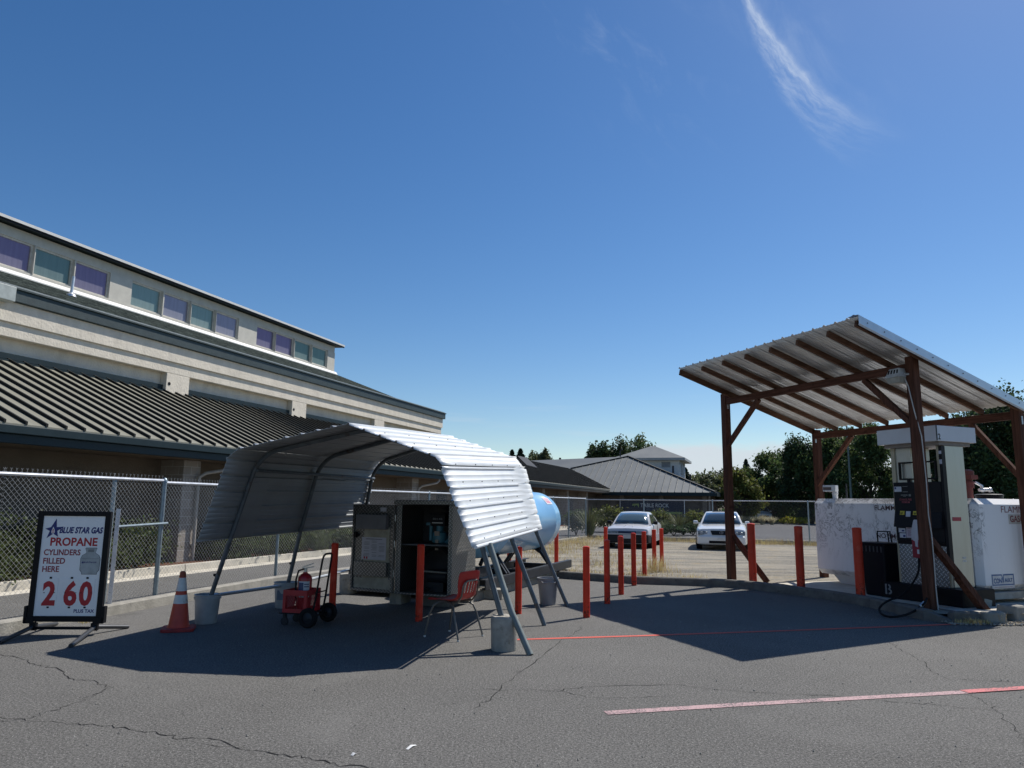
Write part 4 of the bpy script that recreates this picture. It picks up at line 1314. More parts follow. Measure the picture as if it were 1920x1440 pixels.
# screws
mb = MB()
for (i, f0) in ((3, 0.25), (3, 0.6), (4, 0.9), (5, 0.22), (5, 0.46), (5, 0.7), (5, 0.93)):
    for t in (0.12, 0.32, 0.52, 0.73, 0.93):
        p = cprof(t)
        q = p[i].lerp(p[i + 1], f0)
        n = CAX.cross((p[i + 1] - p[i]).normalized()).normalized()
        if n.dot(CQ) < 0:
            n = -n
        mb.tube([q + n * 0.004, q + n * 0.014], 0.007, 6)
mb.build('screws', STEEL_D, CP, world=True)
def bow(s, lfoot, rfoot, left):
    t = (s - S0) / (S1 - S0)
    p = cprof(t)
    cen = p[3].lerp((p[0] + p[6]) / 2, 0.6)
    q = []
    for k, v in enumerate(p):
        k_ = len(q)
        q.append(v + (cen - v).normalized() * (0.085 if k_ in (5, 6) else 0.045))
    pts = [Vector(lfoot)]
    def bend(a, c, b, n=5):
        return [(a * (1 - u) ** 2 + c * 2 * u * (1 - u) + b * u * u) for u in [i / n for i in range(n + 1)]]
    pts.append(q[0].lerp(Vector(lfoot), 0.3))
    pts.append(q[0])
    c = q[1].lerp(q[2], 0.5) + (q[1] - q[0]).normalized() * 0.03
    pts += bend(q[0].lerp(q[1], 0.86), c, q[2].lerp(q[3], 0.12))
    pts += bend(q[2].lerp(q[3], 0.94), q[3], q[3].lerp(q[4], 0.06), 3)
    pts += bend(q[3].lerp(q[4], 0.88), q[4].lerp(q[5], 0.5), q[5].lerp(q[6], 0.14))
    pts.append(q[6])
    pts.append(Vector(rfoot))
    o = MB().tube(pts, 0.031, 8).build('bow', TUBEM, CP, world=True, smooth=True)
    return q
q1 = bow(-0.33, (-3.99, 10.0, 0.20), (-0.05, 8.50, 0.22), ((400, 1070), (420, 1014), (441, 957), (462, 898), (468, 880), (476, 868), (490, 859), (520, 847)))
q2 = bow(1.27, (-3.41, 11.5, 0.20), (0.47, 10.12, 0.0), ((546, 1064), (562, 1008), (578, 950), (596, 890), (601, 876), (608, 867), (620, 860), (645, 852)))
q3 = bow(3.18, (-2.86, 13.34, 0.22), (0.92, 12.02, 0.0), ((655, 1078), (665, 1022), (676, 965), (688, 902), (693, 886), (700, 876), (712, 868), (735, 858)))
mb = MB()
lo = [a[1].lerp(a[0], 0.13) + (a[5] - a[1]).normalized() * 0.05 for a in (q1, q2, q3)]
mb.tube(lo, 0.022, 8)
mb.build('girt', TUBEM, CP, world=True, smooth=True)
mb = MB()
mb.tube([(-3.97, 10.02, 0.345), (-3.41, 11.5, 0.33), (-2.86, 13.34, 0.40)], 0.024, 8)
mb.build('base_rail', mat('pale base rail', (0.50, 0.52, 0.53), 0.4, metal=0.5), CP, world=True, smooth=True)
mb = MB()
top = FRONT[6].lerp(BACK[6], 0.13) - Vector((0, 0, 0.0)) + CQ * 0.03
mb.tube([top, (0.02, 8.40, 0.42), (0.23, 8.18, 0.0)], 0.036, 10)
mb.build('prop', mat('green grey prop pipe', (0.17, 0.20, 0.195), 0.5, metal=0.1, var=0.15), CP, world=True, smooth=True)
mb = MB()
for v in ((-3.92, 9.99, 0.62), (-3.36, 11.48, 0.66), (-2.80, 13.32, 0.72)):
    mb.tube([Vector(v), Vector(v) + Vector((0.03, -0.05, 0))], 0.02, 8)
mb.build('bracket', BLACK, CP, world=True)

# ------------------------------------------------------------------ propane cabinet
CB = thing('dispenser_cabinet', 'tread plate dispenser cabinet with its door swung open under the carport', 'cabinet', (-1.80, 11.76, 0), R(-21))
wd, dp, z0, z1 = 0.98, 0.90, 0.19, 1.56
mb = MB()
mb.box(0, 0.03, 0, dp, z0, z1)
mb.box(wd - 0.03, wd, 0, dp, z0, z1)
mb.box(0.031, wd - 0.031, dp - 0.03, dp, z0, z1)
mb.box(0.031, wd - 0.031, 0, dp - 0.031, z0, z0 + 0.03)
mb.box(0.031, 0.09, 0.002, 0.03, z0 + 0.031, z1)
mb.box(wd - 0.07, wd - 0.031, 0.002, 0.03, z0 + 0.031, z1)
mb.build('shell', PLATE, CB, bev=0.004)
mb = MB()
mb.box(-0.03, wd + 0.05, -0.05, dp + 0.02, z1 + 0.002, z1 + 0.075)
mb.build('top', PLATE, CB, bev=0.012)
INNER = mat('dim interior metal', (0.05, 0.047, 0.05), 0.6, metal=0.2, var=0.3, scale=4)
MB().box(0.032, wd - 0.032, dp - 0.05, dp - 0.031, z0 + 0.031, z1).build('back_liner', INNER, CB)
MB().box(0.032, wd - 0.032, 0.10, dp - 0.06, 0.93, 0.955).build('shelf', mat('dull shelf', (0.10, 0.11, 0.12), 0.5, metal=0.3), CB, bev=0.004)
TEALM = mat('blue meter paint', (0.06, 0.20, 0.26), 0.4, var=0.2)
mt = MB()
mt.lathe([(0.10, 0), (0.12, 0.02), (0.12, 0.16), (0.08, 0.19)], 18, Matrix.Translation((0.56, 0.42, 0.956)))
mt.tube([(0.40, 0.42, 1.0), (0.40, 0.42, 1.27), (0.46, 0.42, 1.27)], 0.03, 10)
mt.box(0.34, 0.46, 0.36, 0.48, 1.24, 1.28)
mt.tube([(0.56, 0.42, 1.15), (0.56, 0.42, 1.24)], 0.06, 12)
mt.tube([(0.68, 0.40, 0.97), (0.74, 0.40, 1.02), (0.74, 0.40, 1.08)], 0.03, 8)
mo = mt.build('meter', TEALM, CB, smooth=True)
rgx = MB().box(0.44, 0.70, 0.30, 0.52, 1.235, 1.42).box(0.42, 0.72, 0.28, 0.54, 1.421, 1.44).build('register', BLACK, mo, bev=0.006)
MB().box(0.475, 0.665, 0.294, 0.2995, 1.275, 1.29).build('dial_strip', CREAMT, mo)
letters('00142', 0.04, frame((0.485, 0.2985, 1.33), (1, 0, 0), (0, 0, 1)), mat('digit grey', (0.30, 0.31, 0.32), 0.5), 'counter_digits', mo, width=0.17)
MB().box(0.525, 0.61, 0.292, 0.30, 1.08, 1.15).box(0.545, 0.60, 0.285, 0.292, 0.86, 1.02).build('tag', mat('buff tag', (0.34, 0.28, 0.23), 0.7), CB)
hs = MB()
for rr, yy, sx in ((0.30, 0.20, 1.0), (0.33, 0.26, 0.95), (0.27, 0.32, 1.05)):
    hs.tube([(0.58 + rr * sx * math.cos(R(a)), yy, 0.62 + rr * math.sin(R(a))) for a in range(-20, 205, 12)], 0.021, 8)
hs.tube([(0.30, 0.22, 0.58), (0.27, 0.2, 0.42), (0.34, 0.2, 0.30), (0.5, 0.2, 0.26)], 0.021, 8)
hs.build('hose', RUBBER, CB, smooth=True)
pm = MB()
pm.box(0.42, 0.70, 0.30, 0.65, 0.222, 0.36)
pm.lathe([(0.10, -0.18), (0.11, -0.15), (0.11, 0.15), (0.07, 0.18)], 16, Matrix.Translation((0.56, 0.45, 0.44)) @ Matrix.Rotation(R(90), 4, 'Y'))
pm.tube([(0.80, 0.3, 0.23), (0.80, 0.3, 0.45), (0.72, 0.35, 0.45)], 0.026, 8)
pm.build('pump', STEEL_D, CB, smooth=True)
MB().tube([(0.36, 0.25, 0.53), (0.78, 0.25, 0.52)], 0.014, 8).build('valve_rod', mat('cream valve rod', (0.30, 0.28, 0.24), 0.5), CB)
MB().lathe([(0.022, 0), (0.03, 0.02), (0.03, 0.09), (0.018, 0.11)], 10, Matrix.Translation((0.86, 0.18, 0.30))).build('coupling', ALU, CB, smooth=True)
gl = MB()
rgg = random.Random(9)
for k in range(26):
    c = Vector((0.80 + rgg.gauss(0, 0.06), 0.35 + rgg.gauss(0, 0.05), 1.49 + rgg.gauss(0, 0.025)))
    gl.tube([c, c + Vector((rgg.uniform(-.08, .08), rgg.uniform(-.05, .05), rgg.uniform(-.05, .05)))], [0.022, 0.012], 6)
gl.build('rag', RUBBER, CB, smooth=True)
# door, swung right back on its hinge
da = R(171)
dd = Vector((math.cos(da), math.sin(da), 0))
dn = Vector((math.sin(da), -math.cos(da), 0))     # faces back toward the lot when open
if (dn.y) > 0:
    dn = -dn
def dbox(mb, a0, a1, n0, n1, zz0, zz1):
    h = Vector((-0.012, -0.02, 0))
    vs = []
    for z in (zz0, zz1):
        for a, n in ((a0, n0), (a1, n0), (a1, n1), (a0, n1)):
            vs.append(h + dd * a + dn * n + Vector((0, 0, z)))
    return mb.hexa(vs)
mb = MB()
dbox(mb, 0.0, 0.86, -0.035, 0.0, 0.20, 1.555)
dbox(mb, 0.0, 0.035, 0.0005, 0.03, 0.20, 1.555)
dbox(mb, 0.825, 0.86, 0.0005, 0.03, 0.20, 1.555)
dbox(mb, 0.036, 0.824, 0.0005, 0.03, 1.52, 1.555)
dbox(mb, 0.036, 0.824, 0.0005, 0.03, 0.20, 0.235)
dr = mb.build('door', PLATE, CB, bev=0.003)
mb = MB()
dbox(mb, 0.10, 0.62, 0.001, 0.006, 0.40, 1.20)
dbox(mb, 0.05, 0.80, 0.001, 0.006, 0.245, 0.40)  # pale strip below the pocket: sunlight on the door bottom, painted in
mb.build('door_liner', mat('scuffed and lit cream liner', (0.36, 0.34, 0.27), 0.6, var=0.25, scale=5), dr)
mb = MB()
dbox(mb, 0.12, 0.74, 0.007, 0.09, 1.17, 1.40)
mb.build('document_box', mat('grey document box', (0.15, 0.155, 0.17), 0.55), dr, bev=0.006)
mb = MB()
dbox(mb, 0.10, 0.76, 0.007, 0.07, 0.44, 0.66)
mb.build('door_pocket', PLATE, dr, bev=0.004)
mb = MB()
dbox(mb, 0.76, 0.81, 0.007, 0.05, 1.03, 1.12)
dbox(mb, 0.72, 0.76, 0.007, 0.03, 1.06, 1.09)
mb.build('latch', BLACK, dr)
mb = MB()
dbox(mb, 0.16, 0.66, 0.008, 0.010, 0.69, 1.04)
mb.build('notice', mat('notice paper', (0.50, 0.50, 0.56), 0.7, var=0.04), dr)
mb = MB()
dbox(mb, 0.18, 0.30, 0.008, 0.010, 1.45, 1.515)
mb.build('sticker', mat('notice paper', (0.50, 0.50, 0.56), 0.7, var=0.04), dr)
mb = MB()
rgn = random.Random(2)
for cx0, cx1 in ((0.19, 0.32), (0.35, 0.47), (0.50, 0.63)):
    for k in range(13):
        if rgn.random() < 0.8:
            zz = 0.98 - k * 0.02
            dbox(mb, cx0, cx1 - rgn.random() * 0.03, 0.0105, 0.0108, zz, zz + 0.007)
dbox(mb, 0.24, 0.58, 0.0105, 0.0108, 1.005, 1.02)
mb.build('notice_text', mat('faint print', (0.22, 0.22, 0.26), 0.7), dr)
mb = MB()
dbox(mb, 0.58, 0.61, 0.0105, 0.0108, 0.70, 0.735)
dbox(mb, 0.53, 0.56, 0.0105, 0.0108, 0.70, 0.735)
mb.build('notice_marks', REDP, dr)
mb = MB()
for z in (0.45, 0.9, 1.3):
    mb.tube([(-0.015, -0.018, z), (-0.015, -0.018, z + 0.10)], 0.012, 8)
mb.build('hinge', ALU, CB)
# blocks the cabinet stands on
BLK = block_mat('grey block', (0.33, 0.315, 0.28), (0.2, 0.19, 0.17), 5, 5)
for (x, y), rz, lab in (((-0.12, 0.42), 0.1, 'grey concrete block left of the cabinet, under the open door'), ((0.55, 0.28), 0.0, 'grey concrete block under the middle of the tread plate cabinet')):
    p = XF[CB.name] @ Vector((x, y, 0))
    t = thing('concrete_block', lab, 'block', p, R(-21) + rz)
    mb = MB()
    if x < 0:
        mb.box(-0.10, 0.10, -0.2, 0.2, 0, 0.185)
        for k in range(5):
            mb.box(-0.095 + k * 0.042, -0.075 + k * 0.042, -0.212, -0.2005, 0, 0.183)
    else:
        mb.box(-0.25, 0.25, 0.0, 0.40, 0, 0.185)
    mb.build('block', CONC if x < 0 else KERB_D, t, bev=0.008)  # middle block gets a darker concrete: shade under the cabinet put into its colour

# ------------------------------------------------------------------ propane tank on its skid
TK = thing('propane_tank', 'light blue horizontal propane tank on dark steel skid behind the carport', 'tank', (-0.88, 12.90, 0), R(-21))
TR, TZ = 0.62, 1.235
mb = MB()
prof = []
for k in range(9):
    a = R(90 - k * 11.25)
    prof.append((max(0.002, TR * math.cos(a)), 0.62 - 0.34 * math.sin(a)))
prof += [(TR, 0.9), (TR + 0.003, 0.905), (TR + 0.003, 0.93), (TR, 0.935), (TR, 3.60), (TR + 0.003, 3.605), (TR + 0.003, 3.63), (TR, 3.635), (TR, 3.9)]
for k in range(1, 9):
    a = R(k * 11.25)
    prof.append((max(0.002, TR * math.cos(a)), 3.9 + 0.34 * math.sin(a)))
mb.lathe(prof, 56, Matrix.Translation((0, 0, TZ)) @ Matrix.Rotation(R(-90), 4, 'X'), caps=False)
mb.build('vessel', TANKB, TK, smooth=True)
mb = MB()
for y in (0.9, 3.6):
    mb.prism([(-0.08, 0), (0.08, 0), (0.03, 0.13), (-0.03, 0.13)], -0.012, 0.012, Matrix.Translation((0, y, TZ + TR - 0.01)) @ Matrix.Rotation(R(90), 4, 'X'))
mb.build('lifting_lug', TEALM, TK)
mb = MB()
mb.lathe([(0.2, 0), (0.2, 0.1), (0.17, 0.14), (0.06, 0.16)], 20, Matrix.Translation((0, 2.2, TZ + TR - 0.03)))
mb.build('valve_dome', TANKB, TK, smooth=True)
def tpatch(y0, y1, a0, a1, r, name, m, par):
    rows = []
    for i in range(9):
        a = R(a0 + (a1 - a0) * i / 8)
        rows.append([(r * math.cos(a), y, TZ + r * math.sin(a)) for y in (y0, y1)])
    return MB().grid(rows).build(name, m, par, smooth=True)
st = tpatch(3.30, 3.68, 35, 53, TR + 0.006, 'sticker', SIGNW, TK)
tpatch(3.36, 3.62, 37.5, 50.5, TR + 0.0085, 'sticker_print', mat('faded red print', (0.66, 0.25, 0.33), 0.5), st)
M = Matrix.Translation((0, 0, TZ)) @ Matrix.Rotation(R(-(90 - 44)), 4, 'Y') @ Matrix.Translation((0, 0, 0))
ct = R(44)
letters('FLAMMABLE', 0.055, frame(((TR + 0.0115) * math.cos(ct - 0.03), 3.375, TZ + (TR + 0.0115) * math.sin(ct - 0.03)), (0, 1, 0), (-math.sin(ct), 0, math.cos(ct))), SIGNW, 'lettering', st, width=0.23, bold=0.02)
# skid
sk = MB()
for s in (-1, 1):
    sk.box(s * 0.52 - 0.05, s * 0.52 + 0.05, -0.15, 4.95, 0.165, 0.18)
    sk.box(s * 0.52 - 0.05, s * 0.52 + 0.05, -0.15, 4.95, 0.32, 0.335)
    sk.box(s * 0.52 + (0.032 if s > 0 else -0.05), s * 0.52 + (0.05 if s > 0 else -0.032), -0.15, 4.95, 0.1805, 0.3195)
for y in (0.2, 2.2, 3.9):
    sk.box(-0.465, 0.465, y, y + 0.09, 0.20, 0.31)
sk.build('skid_frame', STEEL_D, TK, bev=0.004)
for y in (0.95, 3.45):
    mb = MB()
    for yy in (y, y + 0.12):
        mb.beam((-0.5, yy, 0.336), (-0.26, yy, 0.66), 0.055, 0.055, (0, 1, 0))
        mb.beam((0.5, yy, 0.336), (0.26, yy, 0.66), 0.055, 0.055, (0, 1, 0))
        mb.beam((-0.30, yy, 0.655), (0.30, yy, 0.655), 0.055, 0.055, (0, 1, 0))
    for s in (-1, 1):
        mb.beam((s * 0.2, y + 0.06, 0.60), (s * 0.28, y + 0.06, 0.72), 0.05, 0.16, (1, 0, 0))
    mb.build('saddle', STEEL_D, TK)
mb = MB()
mb.tube([(0.18, 0.8, 0.70), (0.30, 0.55, 0.45), (0.28, 0.2, 0.40), (0.1, -0.1, 0.40)], 0.03, 8)
mb.tube([(0.1, 0.9, 0.68), (0.1, 0.7, 0.5)], 0.035, 8)
mb.box(0.12, 0.36, 0.05, 0.4, 0.34, 0.50)
mb.build('piping', STEEL_D, TK, smooth=True)
t = thing('skid_sleeper', 'pale concrete sleeper under the near end of the tank skid', 'concrete block', XF[TK.name] @ Vector((0.16, 0.22, 0)), R(-21))
MB().box(-0.78, 0.62, -0.16, 0.12, 0, 0.164).build('block', CONC, t, bev=0.01)
t = thing('skid_sleeper', 'concrete sleeper under the far end of the tank skid', 'concrete block', XF[TK.name] @ Vector((0, 4.6, 0)), R(-21))
MB().box(-0.7, 0.62, -0.15, 0.15, 0, 0.164).build('block', CONC, t, bev=0.01)

# ------------------------------------------------------------------ red chair
CHR = thing('school_chair', 'red moulded plastic chair with bent metal legs facing the cabinet', 'chair', (-0.68, 9.24, 0), R(55))
prof = [(0.235, 0.418, 0.215), (0.222, 0.438, 0.22), (0.17, 0.447, 0.222), (0.08, 0.438, 0.222), (-0.02, 0.434, 0.218), (-0.10, 0.436, 0.208), (-0.16, 0.448, 0.196), (-0.205, 0.480, 0.186), (-0.228, 0.53, 0.18), (-0.243, 0.58, 0.182), (-0.256, 0.63, 0.19), (-0.268, 0.68, 0.198), (-0.279, 0.73, 0.204), (-0.288, 0.775, 0.203), (-0.293, 0.80, 0.185)]
NX = 20
rows = []
for i, (y, z, w) in enumerate(prof):
    row = []
    for j in range(NX + 1):
        u = -1 + 2 * j / NX
        c = abs(u) ** 2.6
        if i <= 6:
            row.append((u * w, y, z + 0.022 * c))
        else:
            row.append((u * w, y + 0.05 * c * min(1, (i - 6) / 4), z + 0.012 * c * (1 if i < 10 else -1.2)))
    rows.append(row)
mb = MB().grid(rows)
# slots low in the backrest
keep = []
for i in range(len(prof) - 1):
    for j in range(NX):
        slot = 8 <= i <= 10 and j in (5, 8, 11, 14)
        if not slot:
            keep.append(mb.f[i * NX + j])
mb.f = keep
sh = mb.build('seat_shell', REDC, CHR, smooth=True, solid=0.007)
sb = sh.modifiers.new('round', 'SUBSURF')
sb.levels = sb.render_levels = 1
LEGM = mat('grey chair tube', (0.16, 0.15, 0.135), 0.4, metal=0.5)
for s in (-1, 1):
    MB().tube([(s * 0.13, 0.02, 0.418), (s * 0.15, 0.10, 0.415), (s * 0.19, 0.16, 0.37), (s * 0.215, 0.20, 0.27), (s * 0.232, 0.25, 0.015)], 0.0115, 8).build('leg', LEGM, CHR, smooth=True)
    MB().tube([(s * 0.13, 0.0, 0.416), (s * 0.15, -0.08, 0.412), (s * 0.19, -0.15, 0.37), (s * 0.215, -0.19, 0.27), (s * 0.235, -0.27, 0.015)], 0.0115, 8).build('leg', LEGM, CHR, smooth=True)
mb = MB()
mb.tube([(-0.13, 0.02, 0.418), (0.13, 0.02, 0.418)], 0.0115, 8)
mb.tube([(-0.13, 0.0, 0.41), (0.13, 0.0, 0.41)], 0.0115, 8)
mb.build('seat_frame', LEGM, CHR, smooth=True)
mb = MB()
mb.tube([(-0.12, -0.05, 0.415), (-0.14, -0.17, 0.43), (-0.145, -0.235, 0.50), (-0.145, -0.262, 0.62), (-0.13, -0.275, 0.66), (-0.09, -0.283, 0.68), (0.09, -0.283, 0.68), (0.13, -0.275, 0.66), (0.145, -0.262, 0.62), (0.145, -0.235, 0.50), (0.14, -0.17, 0.43), (0.12, -0.05, 0.415)], 0.011, 8)
mb.build('back_frame', LEGM, CHR, smooth=True)
mb = MB()
for s in (-1, 1):
    for y in (0.25, -0.27):
        mb.lathe([(0.013, 0), (0.016, 0.004), (0.014, 0.02)], 8, Matrix.Translation((s * 0.2335, y, 0)))
mb.build('foot_cap', CREAMT, CHR)

# ------------------------------------------------------------------ extinguisher cart
HT = thing('hand_truck', 'black two wheeled hand truck carrying a red crate under the carport', 'hand truck', (-2.51, 9.97, 0), R(76.6))
for s in (-1, 1):
    wh = MB()
    M = Matrix.Translation((s * 0.27, 0, 0.125)) @ Matrix.Rotation(R(90), 4, 'Y')
    wh.lathe([(0.07, -0.03), (0.11, -0.036), (0.124, -0.02), (0.125, 0.0), (0.124, 0.02), (0.11, 0.036), (0.07, 0.03)], 26, M, caps=False)
    w = wh.build('wheel', RUBBER, HT, smooth=True)
    MB().lathe([(0.0705, -0.018), (0.04, -0.024), (0.02, -0.04), (0.003, -0.04)], 18, M, caps=False).lathe([(0.0705, 0.018), (0.04, 0.024), (0.02, 0.04), (0.003, 0.04)], 18, M, caps=False).build('rim', STEEL_D, w, smooth=True)
mb = MB()
mb.tube([(-0.3, 0, 0.125), (0.3, 0, 0.125)], 0.012, 8)
mb.tube([(-0.14, 0.02, 0.12), (-0.135, -0.02, 0.35), (-0.125, -0.085, 0.84), (-0.11, -0.095, 0.895), (-0.07, -0.10, 0.915), (0.07, -0.10, 0.915), (0.11, -0.095, 0.895), (0.125, -0.085, 0.84), (0.135, -0.02, 0.35), (0.14, 0.02, 0.12)], 0.0135, 8)
mb.tube([(-0.135, -0.01, 0.42), (0.135, -0.01, 0.42)], 0.009, 6)
mb.build('handle', BLACK, HT, smooth=True)
mb = MB()
mb.box(-0.2, 0.2, 0.02, 0.46, 0.15, 0.165)
mb.build('deck', BLACK, HT)
for s in (-1, 1):
    M = Matrix.Translation((s * 0.15, 0.40, 0.05)) @ Matrix.Rotation(R(90), 4, 'Y')
    MB().lathe([(0.03, -0.014), (0.05, -0.012), (0.05, 0.012), (0.03, 0.014)], 16, M).box(s * 0.15 - 0.02, s * 0.15 + 0.02, 0.38, 0.42, 0.08, 0.149).build('caster', STEEL_D, HT)
pc = XF[HT.name] @ Vector((0, 0.25, 0.166))
CR = thing('milk_crate', 'red lattice plastic crate on the hand truck', 'crate', pc, R(76.6))
cw, cd_, chh = 0.19, 0.17, 0.285
mb = MB()
mb.box(-cw, cw, -cd_, cd_, 0.0, 0.012)
for z, h in ((0.0125, 0.035), (chh - 0.07, 0.07)):
    mb.box(-cw, cw, -cd_, -cd_ + 0.01, z, z + h)
    mb.box(-cw, cw, cd_ - 0.01, cd_, z, z + h)
    mb.box(-cw, -cw + 0.01, -cd_ + 0.0101, cd_ - 0.0101, z, z + h)
    mb.box(cw - 0.01, cw, -cd_ + 0.0101, cd_ - 0.0101, z, z + h)
zl, zh = 0.048, chh - 0.0705
for sx in (-1, 1):
    for sy in (-1, 1):
        mb.box(sx * cw - (0.04 if sx > 0 else 0), sx * cw + (0.04 if sx < 0 else 0), sy * cd_ - (0.04 if sy > 0 else 0), sy * cd_ + (0.04 if sy < 0 else 0), zl, zh)
k = -cw + 0.02
for k in range(11):
    x = -cw + 0.02 + k * 0.034
    for sy in (-1, 1):
        a, b = max(-cw + .03, x - 0.08), min(cw - .03, x + 0.08)
        mb.beam((x - 0.07 if x - 0.07 > -cw + .02 else -cw + .02, sy * (cd_ - 0.005), zl), (min(cw - .02, x + 0.07), sy * (cd_ - 0.005), zh), 0.006, 0.009, (0, 1, 0))
for k in range(9):
    y = -cd_ + 0.03 + k * 0.035
    for sx in (-1, 1):
        mb.beam((sx * (cw - 0.005), max(-cd_ + .02, y - 0.06), zl), (sx * (cw - 0.005), min(cd_ - .02, y + 0.06), zh), 0.006, 0.009, (1, 0, 0))
mb.build('crate_body', REDD, CR)
FE = thing('fire_extinguisher', 'red fire extinguisher with white label standing in the red crate', 'fire extinguisher', XF[CR.name] @ Vector((0.0, -0.03, 0.013)), R(20))
mb = MB()
mb.lathe([(0.085, 0.0), (0.092, 0.01), (0.092, 0.40), (0.085, 0.43), (0.06, 0.46), (0.03, 0.475), (0.028, 0.49)], 28)
mb.build('cylinder', mat('extinguisher red', (0.36, 0.012, 0.02), 0.3, var=0.05), FE, smooth=True)
rows = []
for k in range(9):
    a = R(-150 + k * 12)
    rows.append([(0.0935 * math.cos(a), 0.0935 * math.sin(a), z) for z in (0.17, 0.375)])
MB().grid(rows).build('label', mat('pale label', (0.50, 0.52, 0.55), 0.5), FE)
rows = []
mb = MB()
for (a0, a1, zz0, zz1) in ((-148, -105, 0.25, 0.36), (-100, -60, 0.30, 0.315), (-100, -60, 0.33, 0.345), (-148, -108, 0.19, 0.225), (-98, -62, 0.20, 0.26)):
    mb.grid([[(0.0945 * math.cos(R(a0 + (a1 - a0) * k / 4)), 0.0945 * math.sin(R(a0 + (a1 - a0) * k / 4)), z) for z in (zz0, zz1)] for k in range(5)])
mb.build('label_print', mat('label navy', (0.05, 0.07, 0.15), 0.5), FE)
mb = MB()
mb.tube([(0, 0, 0.48), (0, 0, 0.54)], 0.024, 10)
mb.beam((-0.05, 0, 0.545), (0.10, 0, 0.60), 0.022, 0.012)
mb.beam((-0.03, 0, 0.535), (0.11, 0, 0.555), 0.022, 0.012)
mb.build('valve', ALU, FE)
MB().tube([(-0.02, -0.01, 0.53), (-0.09, -0.03, 0.51), (-0.118, -0.04, 0.40), (-0.112, -0.04, 0.22), (-0.108, -0.04, 0.12)], 0.012, 8).build('hose', RUBBER, FE, smooth=True)

# ------------------------------------------------------------------ bollards
def bollard_mesh(r, h, m, nm):
    t = thing(nm, '', 'bollard', (0, 0, 0))
    MB().lathe([(r, -0.03), (r, h - 0.035), (r * 1.05, h - 0.034), (r * 1.05, h - 0.02), (r * 0.9, h - 0.006), (r * 0.45, h), (0.003, h + 0.001)], 26, caps=False).build('sleeve', m, t, smooth=True)
    return t
GB = 'orange bollards guarding the propane tank'
BL = [(-2.573, 10.99, 0, 1.0, 'orange bollard beside the hand truck handle'),
      (-1.235, 10.37, 0, 1.03, 'orange bollard in shade right before the open cabinet'),
      (0.13, 11.15, 0, 0.97, 'orange bollard behind the leaning carport props'),
      (1.107, 10.88, 0, 1.0, 'nearest sunlit orange bollard of the slanting row, right of the waste bin'),
      (1.602, 12.39, 0, 1.025, 'second orange bollard from the front of the slanting row'),
      (2.015, 13.63, 0, 1.04, 'third orange bollard from the front of the slanting row'),
      (2.50, 15.15, 0, 1.04, 'orange bollard touching the kerb face, last one on the asphalt'),
      (2.93, 16.35, 0.085, 0.95, 'orange bollard just behind the kerb in front of the silver car wheel'),
      (3.43, 17.8, 0.085, 0.95, 'orange bollard with dry grass at its foot, second behind the kerb'),
      (3.83, 18.9, 0.085, 0.95, 'farthest orange bollard of the slanting row'),
      (1.11, 17.95, 0.085, 0.95, 'orange bollard at the far end of the blue tank'),
      (2.52, 19.7, 0.085, 0.95, 'orange bollard far back, peeping over another one before the silver car grille'),
      (-0.02, 17.2, 0.085, 0.95, 'orange bollard seen under the belly of the blue tank')]
b0 = bollard_mesh(0.050, 1.0, ORANGE, 'bollard')
for i, (x, y, z, h, lab) in enumerate(BL):
    o = b0 if i == 0 else dup(b0, (x, y, z))
    o.location = (x, y, GZ(x, y) if z else 0)
    o.scale = (1, 1, h)
    o['label'] = lab
    o['group'] = GB
B2 = [((1412, 1089), 1.15, 'stout orange bollard right of the white car and canopy post'), ((1502, 1099), 1.13, 'stout orange bollard standing alone left of the white fuel vault'), ((1614, 1116), 1.15, 'stout orange bollard in front of the black bin'), ((1748, 1146), 1.08, 'orange bollard hidden behind the near canopy post')]
b1 = bollard_mesh(0.076, 1.0, scuffed('wide bollard orange', (0.66, 0.060, 0.028)), 'bollard')
for i, (p, h, lab) in enumerate(B2):
    g = G(p[0], p[1], 0.12)
    if i == 3:
        g = Vector((6.46, 11.56, 0.12))
    g.z = 0.11
    o = b1 if i == 0 else dup(b1, g)
    o.location = g
    o.scale = (1, 1, h)
    o['label'] = lab
    o['group'] = 'stout orange bollards round the fuel pump'
# ------------------------------------------------------------------ fuel island canopy
GC0 = Vector((4.581, 15.523, 0))
GCR = R(-66.97)
GC = thing('fuel_canopy', 'timber post canopy with single pitch corrugated metal roof over the fuel pump', 'canopy', GC0, GCR)
def GL_(x, y, z):
    return XF[GC.name] @ Vector((x, y, z))
sheet('fuel_pad', [tuple(GL_(x, y, 0)[:2]) for x, y in ((0.85, 0.42), (4.95, 0.16), (5.0, 3.4), (0.9, 3.4))], 0.105, KERB_W)
def zroof(y):
    return 3.985 - 0.255 * y
CA, CBc, CC, CDd = (0.34, -1.42), (4.86, -1.50), (4.62, 2.50), (-0.06, 2.56)
def rp(s, t):
    ax_, ay_ = CA[0] + (CBc[0] - CA[0]) * s, CA[1] + (CBc[1] - CA[1]) * s
    dx_, dy_ = CDd[0] + (CC[0] - CDd[0]) * s, CDd[1] + (CC[1] - CDd[1]) * s
    x, y = ax_ + (dx_ - ax_) * t, ay_ + (dy_ - ay_) * t
    return Vector((x, y, zroof(y)))
for x, y, nm in ((0, 0, 0), (4.5, 0, 1), (0, 2.53, 2), (4.5, 2.46, 3)):
    w = 0.07
    MB().box(x - w, x + w, y - w, y + w, -0.02, zroof(y) - 0.02 if y > 1 else zroof(y) - 0.012).build('post', WOOD, GC, bev=0.006)
mb = MB()
mb.box(0.071, 4.429, -0.045, 0.045, zroof(0) - 0.245, zroof(0) - 0.115)
mb.build('beam', WOODX, GC, bev=0.005)
mb = MB()
